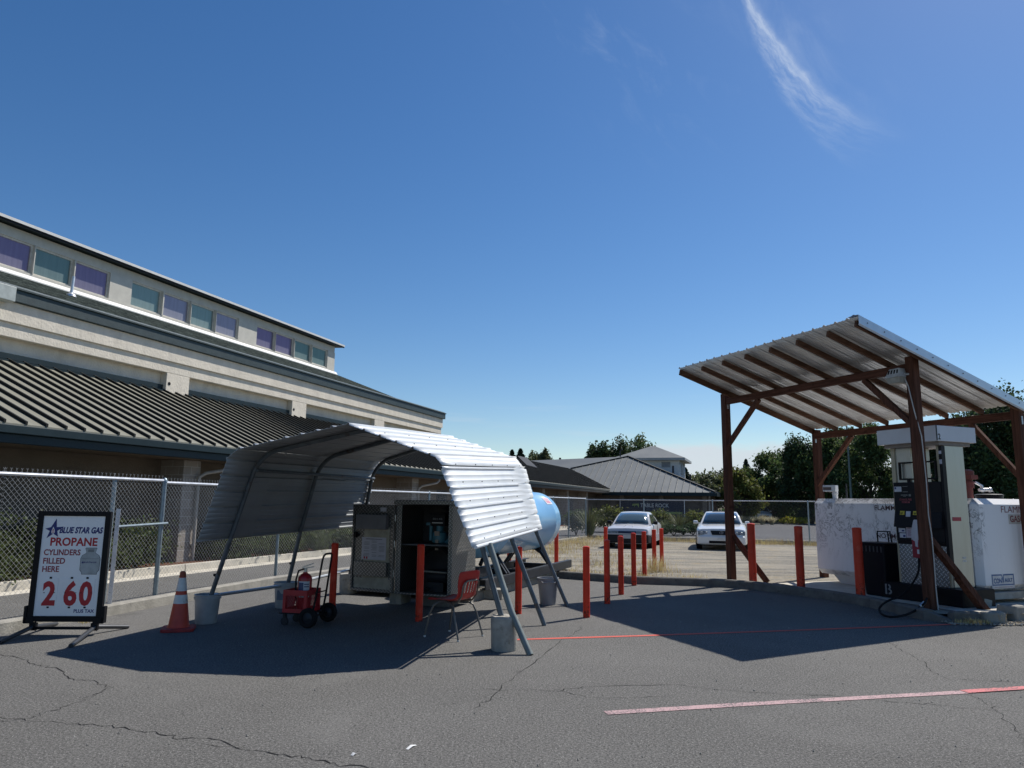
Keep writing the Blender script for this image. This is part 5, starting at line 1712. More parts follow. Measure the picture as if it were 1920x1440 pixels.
mb.box(0.071, 4.429, 2.40, 2.49, zroof(2.45) - 0.25, zroof(2.45) - 0.115)
mb.build('beam', WOODX, GC, bev=0.005)
def brace(a, b, w=0.085, h=0.085):
    MB().beam(a, b, w, h, (0, 1, 0)).build('brace', WOOD, GC, bev=0.005)
brace((0.03, 0.0, 2.86), (1.02, 0.0, zroof(0) - 0.25))
brace((4.47, 0.0, 2.86), (3.58, 0.0, zroof(0) - 0.25))
brace((0.03, 2.45, 2.08), (1.05, 2.45, zroof(2.45) - 0.255))
brace((4.47, 2.45, 2.12), (3.68, 2.45, zroof(2.45) - 0.255))
MB().beam((0.02, 0.03, 1.02), (0.52, 0.47, 0.08), 0.09, 0.09, (1, 0, 0)).build('brace', WOOD, GC, bev=0.005)
MB().beam((4.52, 0.03, 1.16), (4.68, 0.50, 0.52), 0.085, 0.11, (1, 0, 0)).build('brace', WOOD, GC, bev=0.005)
MB().beam((4.655, 0.45, 0.58), (4.80, 0.86, 0.0), 0.10, 0.12, (1, 0, 0)).build('brace', WOOD, GC, bev=0.005)
for k, s in enumerate((0.145, 0.285, 0.425, 0.565, 0.705, 0.85)):
    a, b = rp(s, 0.02), rp(s, 0.985)
    MB().beam(a - Vector((0, 0, 0.068)), b - Vector((0, 0, 0.068)), 0.05, 0.09).build('rafter', WOODY, GC, bev=0.004)
a, b = rp(0.004, 0.0), rp(0.004, 1.0)
MB().beam(a - Vector((0, 0, 0.07)), b - Vector((0, 0, 0.07)), 0.04, 0.115).build('fascia_board', WOODY, GC, bev=0.004)
a, b = rp(0.985, 0.0), rp(0.985, 1.0)
MB().beam(a - Vector((0, 0, 0.075)), b - Vector((0, 0, 0.075)), 0.04, 0.10).build('rafter', WOODY, GC, bev=0.004)
# ribbed roof sheet
st = []
nr = 20
for k in range(nr):
    b0, w = k / nr, 1 / nr
    st += [(b0 + w * f, h) for f, h in ((0, 0), (0.07, 0.024), (0.17, 0.024), (0.25, 0), (0.42, 0), (0.45, 0.006), (0.50, 0.006), (0.53, 0), (0.71, 0), (0.74, 0.006), (0.79, 0.006), (0.82, 0))]
st.append((1.0, 0))
rows = []
rgr = random.Random(4)
lap = [rgr.uniform(-0.008, 0.008) for _ in range(6)]
for j in range(9):
    t = j / 8
    rows.append([rp(s, t + (lap[int(s * 4.99)] if t in (0, 1) else 0)) + Vector((0, 0, h + 0.004 * math.sin(t * 8 + s * 13))) for s, h in st])
MB().grid(rows).build('roof_sheet', SHEETM, GC, solid=0.002, smooth=True)
mb = MB()
a0, a1 = rp(0.995, -0.005), rp(0.995, 1.0)
off = Vector((0.03, 0, 0))
prof = [Vector((-0.16, 0, 0.032)), Vector((-0.10, 0, 0.034)), Vector((-0.06, 0, 0.05)), Vector((-0.02, 0, 0.036)), Vector((0.03, 0, 0.032)), Vector((0.035, 0, -0.10)), Vector((0.022, 0, -0.115)), Vector((0.04, 0, -0.135))]
mb.grid([[a0 + q for q in prof], [a1 + q for q in prof]])
mb.build('rake_trim', mat('bright rake trim', (0.62, 0.66, 0.70), 0.35, metal=0.5, var=0.05), GC, solid=0.003)
mb = MB()
for k in range(11):
    q = a0.lerp(a1, (k + 0.5) / 11)
    mb.tube([q + Vector((0.034, 0, -0.03)), q + Vector((0.043, 0, -0.03))], 0.008, 6)
    q = rp(0.0, (k + 0.5) / 11)
mb.build('screws', STEEL_D, GC)
for x, y in ((0, 0), (0, 2.43), (4.5, 2.46)):
    mb = MB().box(x + 0.0705, x + 0.078, y - 0.02, y + 0.02, zroof(y) - 0.34, zroof(y) - 0.2)
    mb.build('strap', GALV, GC)
# flood light on the near post, with its white cable
FLT = thing('flood_light', 'grey slotted flood light on the near canopy post with white cable', 'lamp', GL_(4.30, -0.09, 3.70), GCR)
mb = MB()
mb.hexa([(-0.13, -0.12, -0.02), (0.13, -0.12, -0.02), (0.13, 0.10, -0.02), (-0.13, 0.10, -0.02), (-0.085, -0.08, 0.10), (0.10, -0.08, 0.10), (0.10, 0.07, 0.10), (-0.085, 0.07, 0.10)])
mb.box(-0.14, 0.14, -0.13, 0.11, -0.045, -0.0205)
mb.build('housing', mat('weathered grey casing', (0.42, 0.44, 0.46), 0.55, var=0.15), FLT, bev=0.008)
mb = MB()
for k in range(4):
    mb.hexa([(-0.10 + k * 0.055, -0.112, 0.0), (-0.072 + k * 0.055, -0.112, 0.0), (-0.072 + k * 0.055, -0.10, 0.0), (-0.10 + k * 0.055, -0.10, 0.0), (-0.085 + k * 0.05, -0.095, 0.075), (-0.06 + k * 0.05, -0.095, 0.075), (-0.06 + k * 0.05, -0.085, 0.075), (-0.085 + k * 0.05, -0.085, 0.075)])
mb.build('slot', BLACK, FLT)
MB().hexa([(-0.10, -0.10, -0.14), (0.10, -0.10, -0.14), (0.10, 0.08, -0.14), (-0.10, 0.08, -0.14), (-0.13, -0.12, -0.0455), (0.13, -0.12, -0.0455), (0.13, 0.10, -0.0455), (-0.13, 0.10, -0.0455)]).build('lens', mat('dull lens', (0.34, 0.33, 0.29), 0.35, var=0.25), FLT, bev=0.008)
MB().tube([(0.12, 0.0, 0.0), (0.19, 0.03, -0.01)], 0.02, 8).build('bracket', GALV, FLT)
inv = XF[FLT.name].inverted()
def loc(x, y, z):
    return inv @ GL_(x, y, z)
cab = [loc(4.41, -0.085, 3.66), loc(4.47, -0.08, 3.5), loc(4.545, -0.085, 3.1), loc(4.585, -0.02, 2.7), loc(4.582, 0.0, 2.3), loc(4.582, 0.01, 2.0), loc(4.58, 0.0, 1.5), loc(4.585, 0.03, 1.2), loc(4.582, 0.04, 0.8), loc(4.585, 0.03, 0.4), loc(4.59, 0.04, 0.05)]
MB().tube(cab, 0.009, 6).build('cable', mat('white cable', (0.50, 0.48, 0.45), 0.6), FLT, smooth=True)

# ------------------------------------------------------------------ fuel vault
FV = thing('fuel_vault', 'big white chamfered concrete fuel vault streaked with black grime behind the pump', 'fuel tank', GL_(0.86, 1.40, 0.105), GCR)
VL, VW, VZ0, VZ1 = 3.49, 1.62, 0.18, 1.665
def stain_mat():
    m = bpy.data.materials.new('stained vault')
    m.use_nodes = True
    p = m.node_tree.nodes['Principled BSDF']
    h = NT(m.node_tree)
    co = h.n('ShaderNodeTexCoord').outputs['Object']
    sp = h.n('ShaderNodeSeparateXYZ')
    h.link(co, sp.inputs[0])
    mp = h.n('ShaderNodeMapping')
    mp.inputs['Scale'].default_value = (2.6, 2.6, 1.5)
    h.link(co, mp.inputs['Vector'])
    nz = h.noise(mp.outputs[0], 1.7, 9, 0.72, 1.6)
    vein = h.m('ABSOLUTE', h.m('SUBTRACT', nz, 0.52))
    patch = h.smooth(h.noise(co, 1.15, 4, 0.6), 0.36, 0.52)
    up = h.m('MULTIPLY', h.smooth(sp.outputs['Z'], 0.35, 1.35), patch)
    front = h.smooth(sp.outputs['Y'], 0.25, 0.12)
    k = h.m('MULTIPLY', h.m('MULTIPLY', h.smooth(vein, 0.026, 0.003), up), front)
    blot = h.m('MULTIPLY', h.m('MULTIPLY', h.smooth(h.noise(mp.outputs[0], 4.2, 8, 0.75), 0.52, 0.70), up), h.m('MULTIPLY', front, 0.35))
    mp2 = h.n('ShaderNodeMapping')
    mp2.inputs['Scale'].default_value = (16, 16, 0.55)
    h.link(co, mp2.inputs['Vector'])
    run = h.m('MULTIPLY', h.smooth(h.noise(mp2.outputs[0], 1.0, 5, 0.6), 0.52, 0.8), 0.28)
    ledge = h.m('MULTIPLY', h.smooth(sp.outputs['Z'], 1.54, 1.65), h.smooth(h.noise(co, 6, 7, 0.7), 0.40, 0.62))
    low = h.m('MULTIPLY', h.smooth(sp.outputs['Z'], 0.34, 0.2), h.smooth(h.noise(co, 7, 6, 0.7), 0.4, 0.7))
    c = h.mix(run, (0.84, 0.83, 0.83), (0.55, 0.53, 0.51))
    c = h.mix(h.m('MULTIPLY', blot, 1.0, clamp=True), c, (0.34, 0.32, 0.32))
    c = h.mix(h.m('MULTIPLY', k, 1.0, clamp=True), c, (0.05, 0.045, 0.05))
    c = h.mix(h.m('MULTIPLY', h.m('MULTIPLY', ledge, front), 0.8), c, (0.16, 0.15, 0.15))
    c = h.mix(h.m('MULTIPLY', low, 0.6), c, (0.12, 0.11, 0.10))
    h.link(c, p.inputs['Base Color'])
    p.inputs['Roughness'].default_value = 0.6
    bn = h.n('ShaderNodeBump')
    bn.inputs['Strength'].default_value = 0.15
    h.link(h.noise(co, 26, 4), bn.inputs['Height'])
    h.link(bn.outputs[0], p.inputs['Normal'])
    return m
MB().box(0, VL, 0, VW, VZ0, VZ1).build('body', stain_mat(), FV, bev=0.095, segs=1)
for x in (0.42, 2.6):
    MB().hexa([(x, 0.25, 0), (x + 0.5, 0.25, 0), (x + 0.5, VW - 0.25, 0), (x, VW - 0.25, 0), (x - 0.1, 0.14, 0.20), (x + 0.6, 0.14, 0.20), (x + 0.6, VW - 0.14, 0.20), (x - 0.1, VW - 0.14, 0.20)]).build('support', VAULT, FV, bev=0.006)
MB().box(VL - 0.15, VL + 0.06, 0.10, VW - 0.05, 0.06, 0.17).build('sill', CONC, FV, bev=0.006)
FX = lambda x, z: frame((x, -0.0015, z), (1, 0, 0), (0, 0, 1))
FE_ = lambda y, z: frame((VL + 0.0015, y, z), (0, 1, 0), (0, 0, 1))
BRN = mat('flaking dark lettering', (0.07, 0.03, 0.035), 0.6)
letters('FLAMMABLE', 0.125, FX(1.54, 1.452), BRN, 'lettering', FV, width=0.78, bold=0.015)
letters('NO SMOKING', 0.125, FX(1.54, 0.945), BRN, 'lettering', FV, width=0.86, bold=0.015)
MRN = mat('maroon lettering', (0.20, 0.03, 0.035), 0.5)
letters('FLAMMABLE', 0.15, FE_(0.62, 1.44), MRN, 'lettering', FV, width=0.98)
plq = MB().box(VL + 0.0005, VL + 0.003, 0.80, 1.50, 1.25, 1.41).build('name_plate', mat('cream decal', (0.55, 0.52, 0.48), 0.5), FV)
letters('GASOLINE', 0.15, frame((VL + 0.0042, 0.83, 1.285), (0, 1, 0), (0, 0, 1)), MRN, 'lettering', plq, width=0.65, bold=0.02)
DECB = mat('decal blue', (0.05, 0.12, 0.28), 0.5)
dec = MB().box(VL + 0.0005, VL + 0.003, 0.24, 0.80, 0.22, 0.45).build('maker_decal', mat('white decal', (0.60, 0.60, 0.60), 0.5), FV)
mb = MB()
for y0, y1, zz0, zz1 in ((0.25, 0.49, 0.425, 0.445), (0.53, 0.79, 0.425, 0.445), (0.25, 0.79, 0.27, 0.288), (0.25, 0.268, 0.289, 0.4245), (0.772, 0.79, 0.289, 0.4245)):
    mb.box(VL + 0.003, VL + 0.0045, y0, y1, zz0, zz1)
mb.add([(VL + 0.005, 0.485, 0.43), (VL + 0.005, 0.50, 0.44), (VL + 0.005, 0.525, 0.33), (VL + 0.005, 0.51, 0.30)], [(0, 1, 2, 3)])
mb.add([(VL + 0.005, 0.525, 0.31), (VL + 0.005, 0.515, 0.34), (VL + 0.005, 0.535, 0.44), (VL + 0.005, 0.55, 0.43)], [(0, 1, 2, 3)])
mb.build('decal_border', DECB, dec)
letters('CON', 0.11, frame((VL + 0.005, 0.285, 0.305), (0, 1, 0), (0, 0, 1)), DECB, 'lettering', dec, width=0.20, bold=0.03)
letters('AULT', 0.085, frame((VL + 0.005, 0.555, 0.32), (0, 1, 0), (0, 0, 1)), DECB, 'lettering', dec, width=0.20, bold=0.03)
MB().box(VL + 0.0032, VL + 0.0042, 0.31, 0.74, 0.243, 0.248).box(VL + 0.0032, VL + 0.0042, 0.28, 0.78, 0.232, 0.235).build('decal_text', mat('decal red', (0.30, 0.10, 0.10), 0.5), dec)
# fittings standing on the vault
mb = MB()
mb.tube([(0.45, 0.2, VZ1 - 0.01), (0.45, 0.2, VZ1 + 0.10)], 0.05, 12)
mb.lathe([(0.06, 0), (0.06, 0.04), (0.045, 0.06)], 12, Matrix.Translation((0.45, 0.2, VZ1 + 0.08)))
hx = Matrix.Translation((0.40, 0.17, VZ1 + 0.20)) @ Matrix.Rotation(R(25), 4, 'Z')
mb.box(-0.15, 0.10, -0.09, 0.09, -0.06, 0.07, hx)
mb.build('gauge_head', VAULT, FV, bev=0.01)
MB().box(-0.14, 0.02, -0.0935, -0.0905, -0.03, 0.03, hx).build('gauge_face', mat('gauge face', (0.10, 0.06, 0.05), 0.4), FV)
mb = MB()
mb.lathe([(0.08, 0), (0.08, 0.12), (0.10, 0.13), (0.10, 0.17), (0.09, 0.20), (0.04, 0.21)], 18, Matrix.Translation((1.95, 0.45, VZ1)))
mb.build('vent_cap', GALV, FV, smooth=True)
MB().tube([(0.60, 0.35, VZ1), (0.60, 0.35, VZ1 + 0.30)], 0.016, 8).build('vent_rod', STEEL_D, FV)
mb = MB()
mb.lathe([(0.085, -0.02), (0.085, 0.18), (0.11, 0.18), (0.11, 0.29), (0.09, 0.30), (0.09, 0.40), (0.12, 0.40), (0.12, 0.47), (0.06, 0.50)], 16, Matrix.Translation((3.02, 0.52, VZ1)))
mb.box(2.98, 3.16, 0.44, 0.62, VZ1 + 0.33, VZ1 + 0.40)
mb.build('fill_riser', RUST, FV, smooth=True)
mb = MB()
mb.tube([(3.10, 0.62, VZ1 + 0.28), (3.14, 0.72, VZ1 + 0.22), (3.14, 0.74, VZ1 + 0.12)], 0.024, 8)
mb.tube([(3.12, 0.68, VZ1 + 0.15), (3.18, 0.86, VZ1 + 0.155)], 0.03, 10)
mb.lathe([(0.04, 0), (0.045, 0.03), (0.03, 0.05)], 12, Matrix.Translation((3.18, 0.84, VZ1 + 0.155)) @ Matrix.Rotation(R(-90), 4, 'X'))
mb.build('valve', GALV_W, FV, smooth=True)
mb = MB()
mb.lathe([(0.21, -0.005), (0.21, 0.05), (0.22, 0.055), (0.22, 0.075), (0.19, 0.085), (0.08, 0.09), (0.08, 0.13), (0.06, 0.14)], 22, Matrix.Translation((3.05, 1.02, VZ1)))
mb.build('manway_lid', BLACK, FV, smooth=True)

# ------------------------------------------------------------------ fuel pump
FP = thing('fuel_pump', 'silver fuel pump with pale header, open window and black control panel', 'fuel pump', GL_(0, 0, 0.105), GCR)
e0, e1 = 3.42, 4.36
df, db = 0.70, 1.20
MB().box(3.14, 4.62, 0.56, 1.30, 0.0, 0.265).build('pedestal', BLACK, FP, bev=0.01)
wb_ = letters('B', 0.24, frame((3.22, 0.5595, 0.06), (1, 0, 0), (0, 0, 1)), mat('worn stencil', (0.22, 0.23, 0.24), 0.7), 'lettering', FP, width=0.13, bold=0.01)
MB().box(3.275, 3.30, 0.5575, 0.559, 0.04, 0.26).build('stencil_gap', BLACK, FP)
MB().box(3.33, 4.45, 0.50, 1.43, 2.56, 2.81).build('header', HEADER, FP, bev=0.006)
MB().box(3.38, 4.40, 0.60, 1.34, 2.50, 2.559).build('header_base', mat('brown header base', (0.22, 0.19, 0.17), 0.6), FP)
letters('2', 0.13, frame((4.4515, 0.53, 2.585), (0, 1, 0), (0, 0, 1)), BLACK, 'lettering', FP, bold=0.02, width=0.055)
MB().box(4.446, 4.4512, 0.496, 0.52, 2.565, 2.81).build('header_corner', STEEL_D, FP)
for a, b in ((e0, e0 + 0.36), (e1 - 0.10, e1)):
    mb = MB()
    mb.box(a, b, df + 0.02, db - 0.02, 0.266, 2.50)
    mb.build('pillar', PILLAR, FP, bev=0.006)
mb = MB()
mb.box(e0 - 0.002, e0 + 0.07, df - 0.002, df + 0.0195, 0.27, 2.50)
mb.box(e1 - 0.09, e1 + 0.002, df - 0.004, df + 0.0195, 0.27, 2.50)
mb.build('pillar_edge', TAN, FP)
MB().box(e1 + 0.0005, e1 + 0.02, df + 0.03, db - 0.005, 0.268, 2.50).build('side_cover', PILLAR, FP, bev=0.008)
MB().box(e1 + 0.021, e1 + 0.024, df + 0.10, df + 0.30, 1.30, 1.36).build('sticker', mat('red sticker', (0.36, 0.03, 0.05), 0.5), FP)
mb = MB()
for k in range(2):
    for j in range(3):
        mb.box(e1 + 0.021, e1 + 0.0225, df + 0.26 + j * 0.03, df + 0.28 + j * 0.03, 0.66 + k * 0.05, 0.69 + k * 0.05)
mb.build('stencil_marks', mat('pale stencil', (0.62, 0.62, 0.60), 0.6), FP)
MB().box(e0 + 0.04, e1 - 0.02, df - 0.05, db - 0.03, 0.95, 1.92).build('control_panel', PANELB, FP, bev=0.01)
MB().hexa([(e0 + 0.05, df - 0.12, 1.18), (e1 - 0.03, df - 0.12, 1.18), (e1 - 0.03, df - 0.0505, 1.18), (e0 + 0.05, df - 0.0505, 1.18), (e0 + 0.05, df - 0.065, 1.44), (e1 - 0.03, df - 0.065, 1.44), (e1 - 0.03, df - 0.0505, 1.44), (e0 + 0.05, df - 0.0505, 1.44)]).build('button_shelf', PANELB, FP, bev=0.005)
mb = MB()
for x0, x1, zz0, zz1 in ((e0 + 0.16, e0 + 0.19, 1.96, 2.26), (e1 - 0.12, e1 - 0.09, 1.96, 2.26), (e0 + 0.1905, e1 - 0.1205, 1.96, 1.985), (e0 + 0.1905, e1 - 0.1205, 2.235, 2.26)):
    mb.box(x0, x1, df - 0.04, df - 0.01, zz0, zz1)
mb.box(e0 + 0.3, e0 + 0.34, df - 0.03, df, 1.921, 1.96)
mb.build('display_frame', BLACK, FP)
MB().box(e0 + 0.05, e1 - 0.03, df - 0.02, db - 0.04, 0.266, 0.9495).build('kick_plate', PLATE2, FP, bev=0.004)
MB().box(e0 + 0.04, e1 - 0.02, df - 0.03, df - 0.0205, 0.90, 0.949).build('kick_trim', BLACK, FP)
MB().box(e1 - 0.021, e1 + 0.03, df - 0.045, df + 0.05, 0.55, 2.49).build('hose_mast', PANELB, FP, bev=0.008)
MB().box(e1 - 0.015, e1 + 0.0315, df - 0.0475, df - 0.0455, 2.2, 2.27).box(e1 - 0.015, e1 + 0.0315, df - 0.0475, df - 0.0455, 2.36, 2.41).build('mast_label', mat('pale mast label', (0.45, 0.47, 0.55), 0.5), FP)
PW = mat('panel sticker white', (0.55, 0.57, 0.62), 0.5)
PF = df - 0.0515
def pe(px):
    return e0 + 0.04 + (px - 1676) * 0.0099
def pz(py):
    return 1.92 - (py - 905) * 0.0086
def stick(nm, x0, x1, y0, y1, m, n0=PF - 0.002, par=FP):
    return MB().box(pe(x0), pe(x1), n0, PF, pz(y1), pz(y0)).build(nm, m, par)
stick('sticker', 1678, 1692, 913, 923, PW)
stick('sticker_mark', 1679, 1682, 914, 918, NAVY, PF - 0.003)
s = stick('sticker', 1719, 1725, 919, 930, PW)
stick('sticker_mark', 1719.3, 1724.7, 925, 928, mat('sticker bright blue', (0.04, 0.16, 0.42), 0.5), PF - 0.003)
letters('ETHANOL FREE', 0.045, frame((pe(1687), PF - 0.001, pz(940)), (1, 0, 0), (0, 0, 1)), mat('dim red print', (0.33, 0.06, 0.08), 0.5), 'lettering', FP, width=pe(1710) - pe(1687), bold=0.02)
letters('PREMIUM', 0.045, frame((pe(1691), PF - 0.001, pz(945)), (1, 0, 0), (0, 0, 1)), mat('dim red print', (0.33, 0.06, 0.08), 0.5), 'lettering', FP, width=pe(1706) - pe(1691), bold=0.02)
mb = MB()
for x0, x1, y0, y1 in ((1694, 1704, 912.5, 913.5), (1694, 1704, 922.5, 924), (1690, 1703, 928.5, 930.5), (1694, 1700, 931.5, 932.5), (1705, 1709, 928, 932)):
    mb.box(pe(x0), pe(x1), PF - 0.001, PF, pz(y1), pz(y0))
mb.build('panel_print', mat('dim print', (0.16, 0.17, 0.16), 0.5), FP)
BS = df - 0.1
def shelf_item(nm, x0, x1, y0, y1, m):
    # parts lying on the sloped button shelf
    z0_, z1_ = pz(y1), pz(y0)
    f0 = df - 0.12 + (z0_ - 1.18) / 0.26 * 0.055
    f1 = df - 0.12 + (z1_ - 1.18) / 0.26 * 0.055
    return MB().hexa([(pe(x0), f0 - 0.010, z0_), (pe(x1), f0 - 0.010, z0_), (pe(x1), f0 - 0.001, z0_), (pe(x0), f0 - 0.001, z0_), (pe(x0), f1 - 0.010, z1_), (pe(x1), f1 - 0.010, z1_), (pe(x1), f1 - 0.001, z1_), (pe(x0), f1 - 0.001, z1_)]).build(nm, m, FP, bev=0.004), f0
for x in (1688, 1713):
    o, f0 = shelf_item('button', x, x + 8.5, 960, 967.5, YEL)
    letters('87', 0.042, frame((pe(x + 1.8), f0 - 0.0112, pz(966.3)), (1, 0, 0), (0, 0.21, 1)), BLACK, 'digit', o, width=0.045, bold=0.02)
shelf_item('label', 1699.5, 1708, 960.5, 971, PW)
shelf_item('label', 1722, 1731.5, 959, 971, PW)
pl = stick('notice', 1677.5, 1693, 974, 991, PW)
letters('SMILE', 0.045, frame((pe(1679), PF - 0.003, pz(978.2)), (1, 0, 0), (0, 0, 1)), BLACK, 'lettering', pl, width=pe(1690) - pe(1679), bold=0.02)
MB().box(pe(1683), pe(1690), PF - 0.003, PF - 0.0021, pz(984), pz(980)).box(pe(1679), pe(1686), PF - 0.003, PF - 0.0021, pz(986), pz(985.4)).box(pe(1679), pe(1691), PF - 0.003, PF - 0.0021, pz(988), pz(987.4)).build('notice_print', mat('print grey', (0.12, 0.13, 0.14), 0.5), pl)
pl = stick('notice', 1695.5, 1718, 974, 1011, mat('pink notice', (0.52, 0.46, 0.52), 0.5))
rgx_ = random.Random(8)
mb = MB()
for cx in (1698, 1708):
    for k in range(14):
        if rgx_.random() < 0.75:
            mb.box(pe(cx), pe(cx + 7.5 * rgx_.uniform(0.7, 1)), PF - 0.003, PF - 0.0021, pz(981.4 + k * 2), pz(980.6 + k * 2))
mb.box(pe(1700), pe(1715), PF - 0.003, PF - 0.0021, pz(978), pz(976.2))
mb.build('notice_print', mat('print mauve', (0.25, 0.16, 0.22), 0.5), pl)
stick('label', 1681, 1694, 993, 1001.5, PW)
stick('label', 1682.5, 1694.5, 1003, 1011.5, PW)
MB().box(pe(1687), pe(1692), PF - 0.003, PF - 0.0021, pz(999.5), pz(996.5)).build('label_print', NAVY, FP)
MB().box(pe(1689), pe(1693.5), PF - 0.003, PF - 0.0021, pz(1010), pz(1006)).build('label_print', NAVY, FP)
# nozzle bundled in red sleeve and white rag, with its hose
bz = df - 0.16
mb = MB()
rows = []
rgq = random.Random(12)
for k in range(8):
    t = k / 7
    zc = pz(976) * (1 - t) + pz(1027) * t
    w = 0.05 + 0.035 * math.sin(min(1, t * 1.15) * math.pi * 0.75)
    row = []
    for j in range(19):
        a = 2 * math.pi * j / 18
        r_ = w * (1 + 0.16 * math.sin(5 * a + 1.3) + 0.08 * math.sin(9 * a))
        row.append((pe(1726 - 2.5 * t) + r_ * math.cos(a), bz + r_ * 0.75 * math.sin(a), zc + 0.015 * math.sin(3 * a) * (t > 0.9)))
    rows.append(row)
mb.grid(rows)
mb.build('rag', mat('white rag', (0.56, 0.55, 0.58), 0.8, var=0.08), FP, smooth=True)
MB().box(pe(1716.5), pe(1735), bz - 0.05, bz + 0.05, pz(1047), pz(1012)).build('nozzle_sleeve', mat('red sleeve', (0.28, 0.012, 0.03), 0.6), FP, bev=0.015)
MB().box(pe(1726), pe(1731), bz - 0.0535, bz - 0.0505, pz(1039), pz(1031)).build('sleeve_label', PW, FP)
MB().box(pe(1721), pe(1733), bz - 0.03, df - 0.051, pz(982), pz(972)).build('nozzle_cradle', BLACK, FP, bev=0.006)
HP_ = [GL_(pe(1724), bz, 0.105 + pz(1045)), GL_(pe(1723), bz - 0.02, 0.6), G(1712, 1092, 0.42), G(1690, 1117, 0.24), G(1668, 1125, 0.185), G(1654, 1134, 0.155), G(1648.5, 1143, 0.09), G(1654, 1152, 0.045), G(1670, 1156.5, 0.03), G(1692, 1154.5, 0.05), G(1712, 1147, 0.10), G(1726, 1137, 0.16), G(1736, 1127, 0.24), GL_(pe(1737), bz + 0.04, 0.36), GL_(pe(1738), bz + 0.08, 0.6)]
def spline(P, n=6):
    outp = []
    for i in range(len(P) - 1):
        p0, p1, p2, p3 = P[max(i - 1, 0)], P[i], P[i + 1], P[min(i + 2, len(P) - 1)]
        for k in range(n):
            t = k / n
            outp.append(0.5 * ((2 * p1) + (p2 - p0) * t + (2 * p0 - 5 * p1 + 4 * p2 - p3) * t * t + (3 * p1 - p0 - 3 * p2 + p3) * t ** 3))
    outp.append(P[-1])
    return outp
MB().tube(spline(HP_), 0.0165, 8).build('hose', RUBBER, FP, world=True, smooth=True)
MB().tube([HP_[11], HP_[11].lerp(HP_[12], 0.8)], 0.026, 10).build('hose_coupling', ALU, FP, world=True, smooth=True)

# ------------------------------------------------------------------ black bin with squeegee frame
BN2 = thing('litter_bin', 'tall black plastic litter bin behind the stout orange bollard', 'bin', GL_(3.02, 0.78, 0.105), GCR)
bw, bd, bh = 0.25, 0.23, 0.88
BIN = mat('black bin plastic', (0.007, 0.008, 0.013), 0.45, var=0.1, spec=0.18)
MB().hexa([(-bw * .86, -bd * .86, 0), (bw * .86, -bd * .86, 0), (bw * .86, bd * .86, 0), (-bw * .86, bd * .86, 0), (-bw, -bd, bh), (bw, -bd, bh), (bw, bd, bh), (-bw, bd, bh)]).build('body', BIN, BN2, bev=0.03)
MB().box(-bw - 0.025, bw + 0.025, -bd - 0.025, bd + 0.025, bh - 0.012, bh + 0.02).build('rim', BIN, BN2, bev=0.012)
mb = MB()
for k in range(6):
    x = -0.19 + k * 0.075
    mb.box(x, x + 0.022, -bd - 0.012, -bd + 0.02, bh - 0.14, bh - 0.045)
mb.build('grip_ribs', mat('grey grip', (0.06, 0.062, 0.07), 0.3), BN2, bev=0.004)
mb = MB()
mb.tube([(-0.16, 0.12, bh), (-0.16, 0.12, bh + 0.20), (0.10, 0.12, bh + 0.205), (0.13, 0.12, bh)], 0.013, 6)
mb.tube([(0.05, 0.12, bh + 0.20), (0.07, 0.12, bh)], 0.011, 6)
mb.build('squeegee_frame', BLACK, BN2)

# ------------------------------------------------------------------ broken kerb pieces at the end of the island
def chunk(label, base, sx, sy, sz, rz, seed, m=KERB, name='kerb_stone'):
    t = thing(name, label, 'stone', base, rz)
    r = random.Random(seed)
    mb = MB()
    vs = []
    for z in (0, sz):
        for x, y in ((-1, -1), (1, -1), (1, 1), (-1, 1)):
            k = 0.92 if z else 1
            vs.append((x * sx / 2 * k + r.uniform(-.02, .02), y * sy / 2 * k + r.uniform(-.015, .015), z + (r.uniform(-.015, .015) if z else -0.02)))
    mb.hexa(vs)
    mb.build('stone', m, t, bev=0.03)
    return t
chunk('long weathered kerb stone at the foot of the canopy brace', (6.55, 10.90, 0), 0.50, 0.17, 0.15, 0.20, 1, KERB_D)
chunk('squared kerb stone in sun right of the long one', (6.92, 10.84, 0), 0.34, 0.17, 0.15, -0.05, 2, KERB)
chunk('broken kerb stone at the right edge of the photo', (7.42, 11.18, 0), 0.34, 0.30, 0.20, 0.55, 3, KERB)
t = thing('junction_box', 'small grey metal box tipped beside the pump pedestal', 'box', (7.28, 11.75, 0.02), 0.35)
mb = MB()
mb.box(-0.16, 0.16, -0.09, 0.09, 0.10, 0.22, Matrix.Rotation(R(14), 4, 'Y'))
mb.box(-0.15, 0.13, -0.10, 0.10, 0.0, 0.07)
mb.build('box', mat('green grey box', (0.17, 0.21, 0.21), 0.5), t, bev=0.008)
# scraps of paper on the asphalt
for p, l, lab in (((772, 1402), 0.10, 'white paper scrap on the open asphalt'), ((664, 1416), 0.04, 'tiny white paper scrap left of the larger one')):
    g = G(*p)
    t = MB().grid([[(-l / 2, -0.008, 0.003), (-l / 2, 0.012, 0.004)], [(0, -0.01, 0.012), (0, 0.012, 0.016)], [(l / 2, -0.006, 0.003), (l / 2, 0.006, 0.005)]]).build('paper_scrap', mat('paper', (0.7, 0.7, 0.68), 0.8), None, solid=0.001)
    t.location = g
    t.rotation_euler.z = R(62)
    tag(t, lab, 'litter')
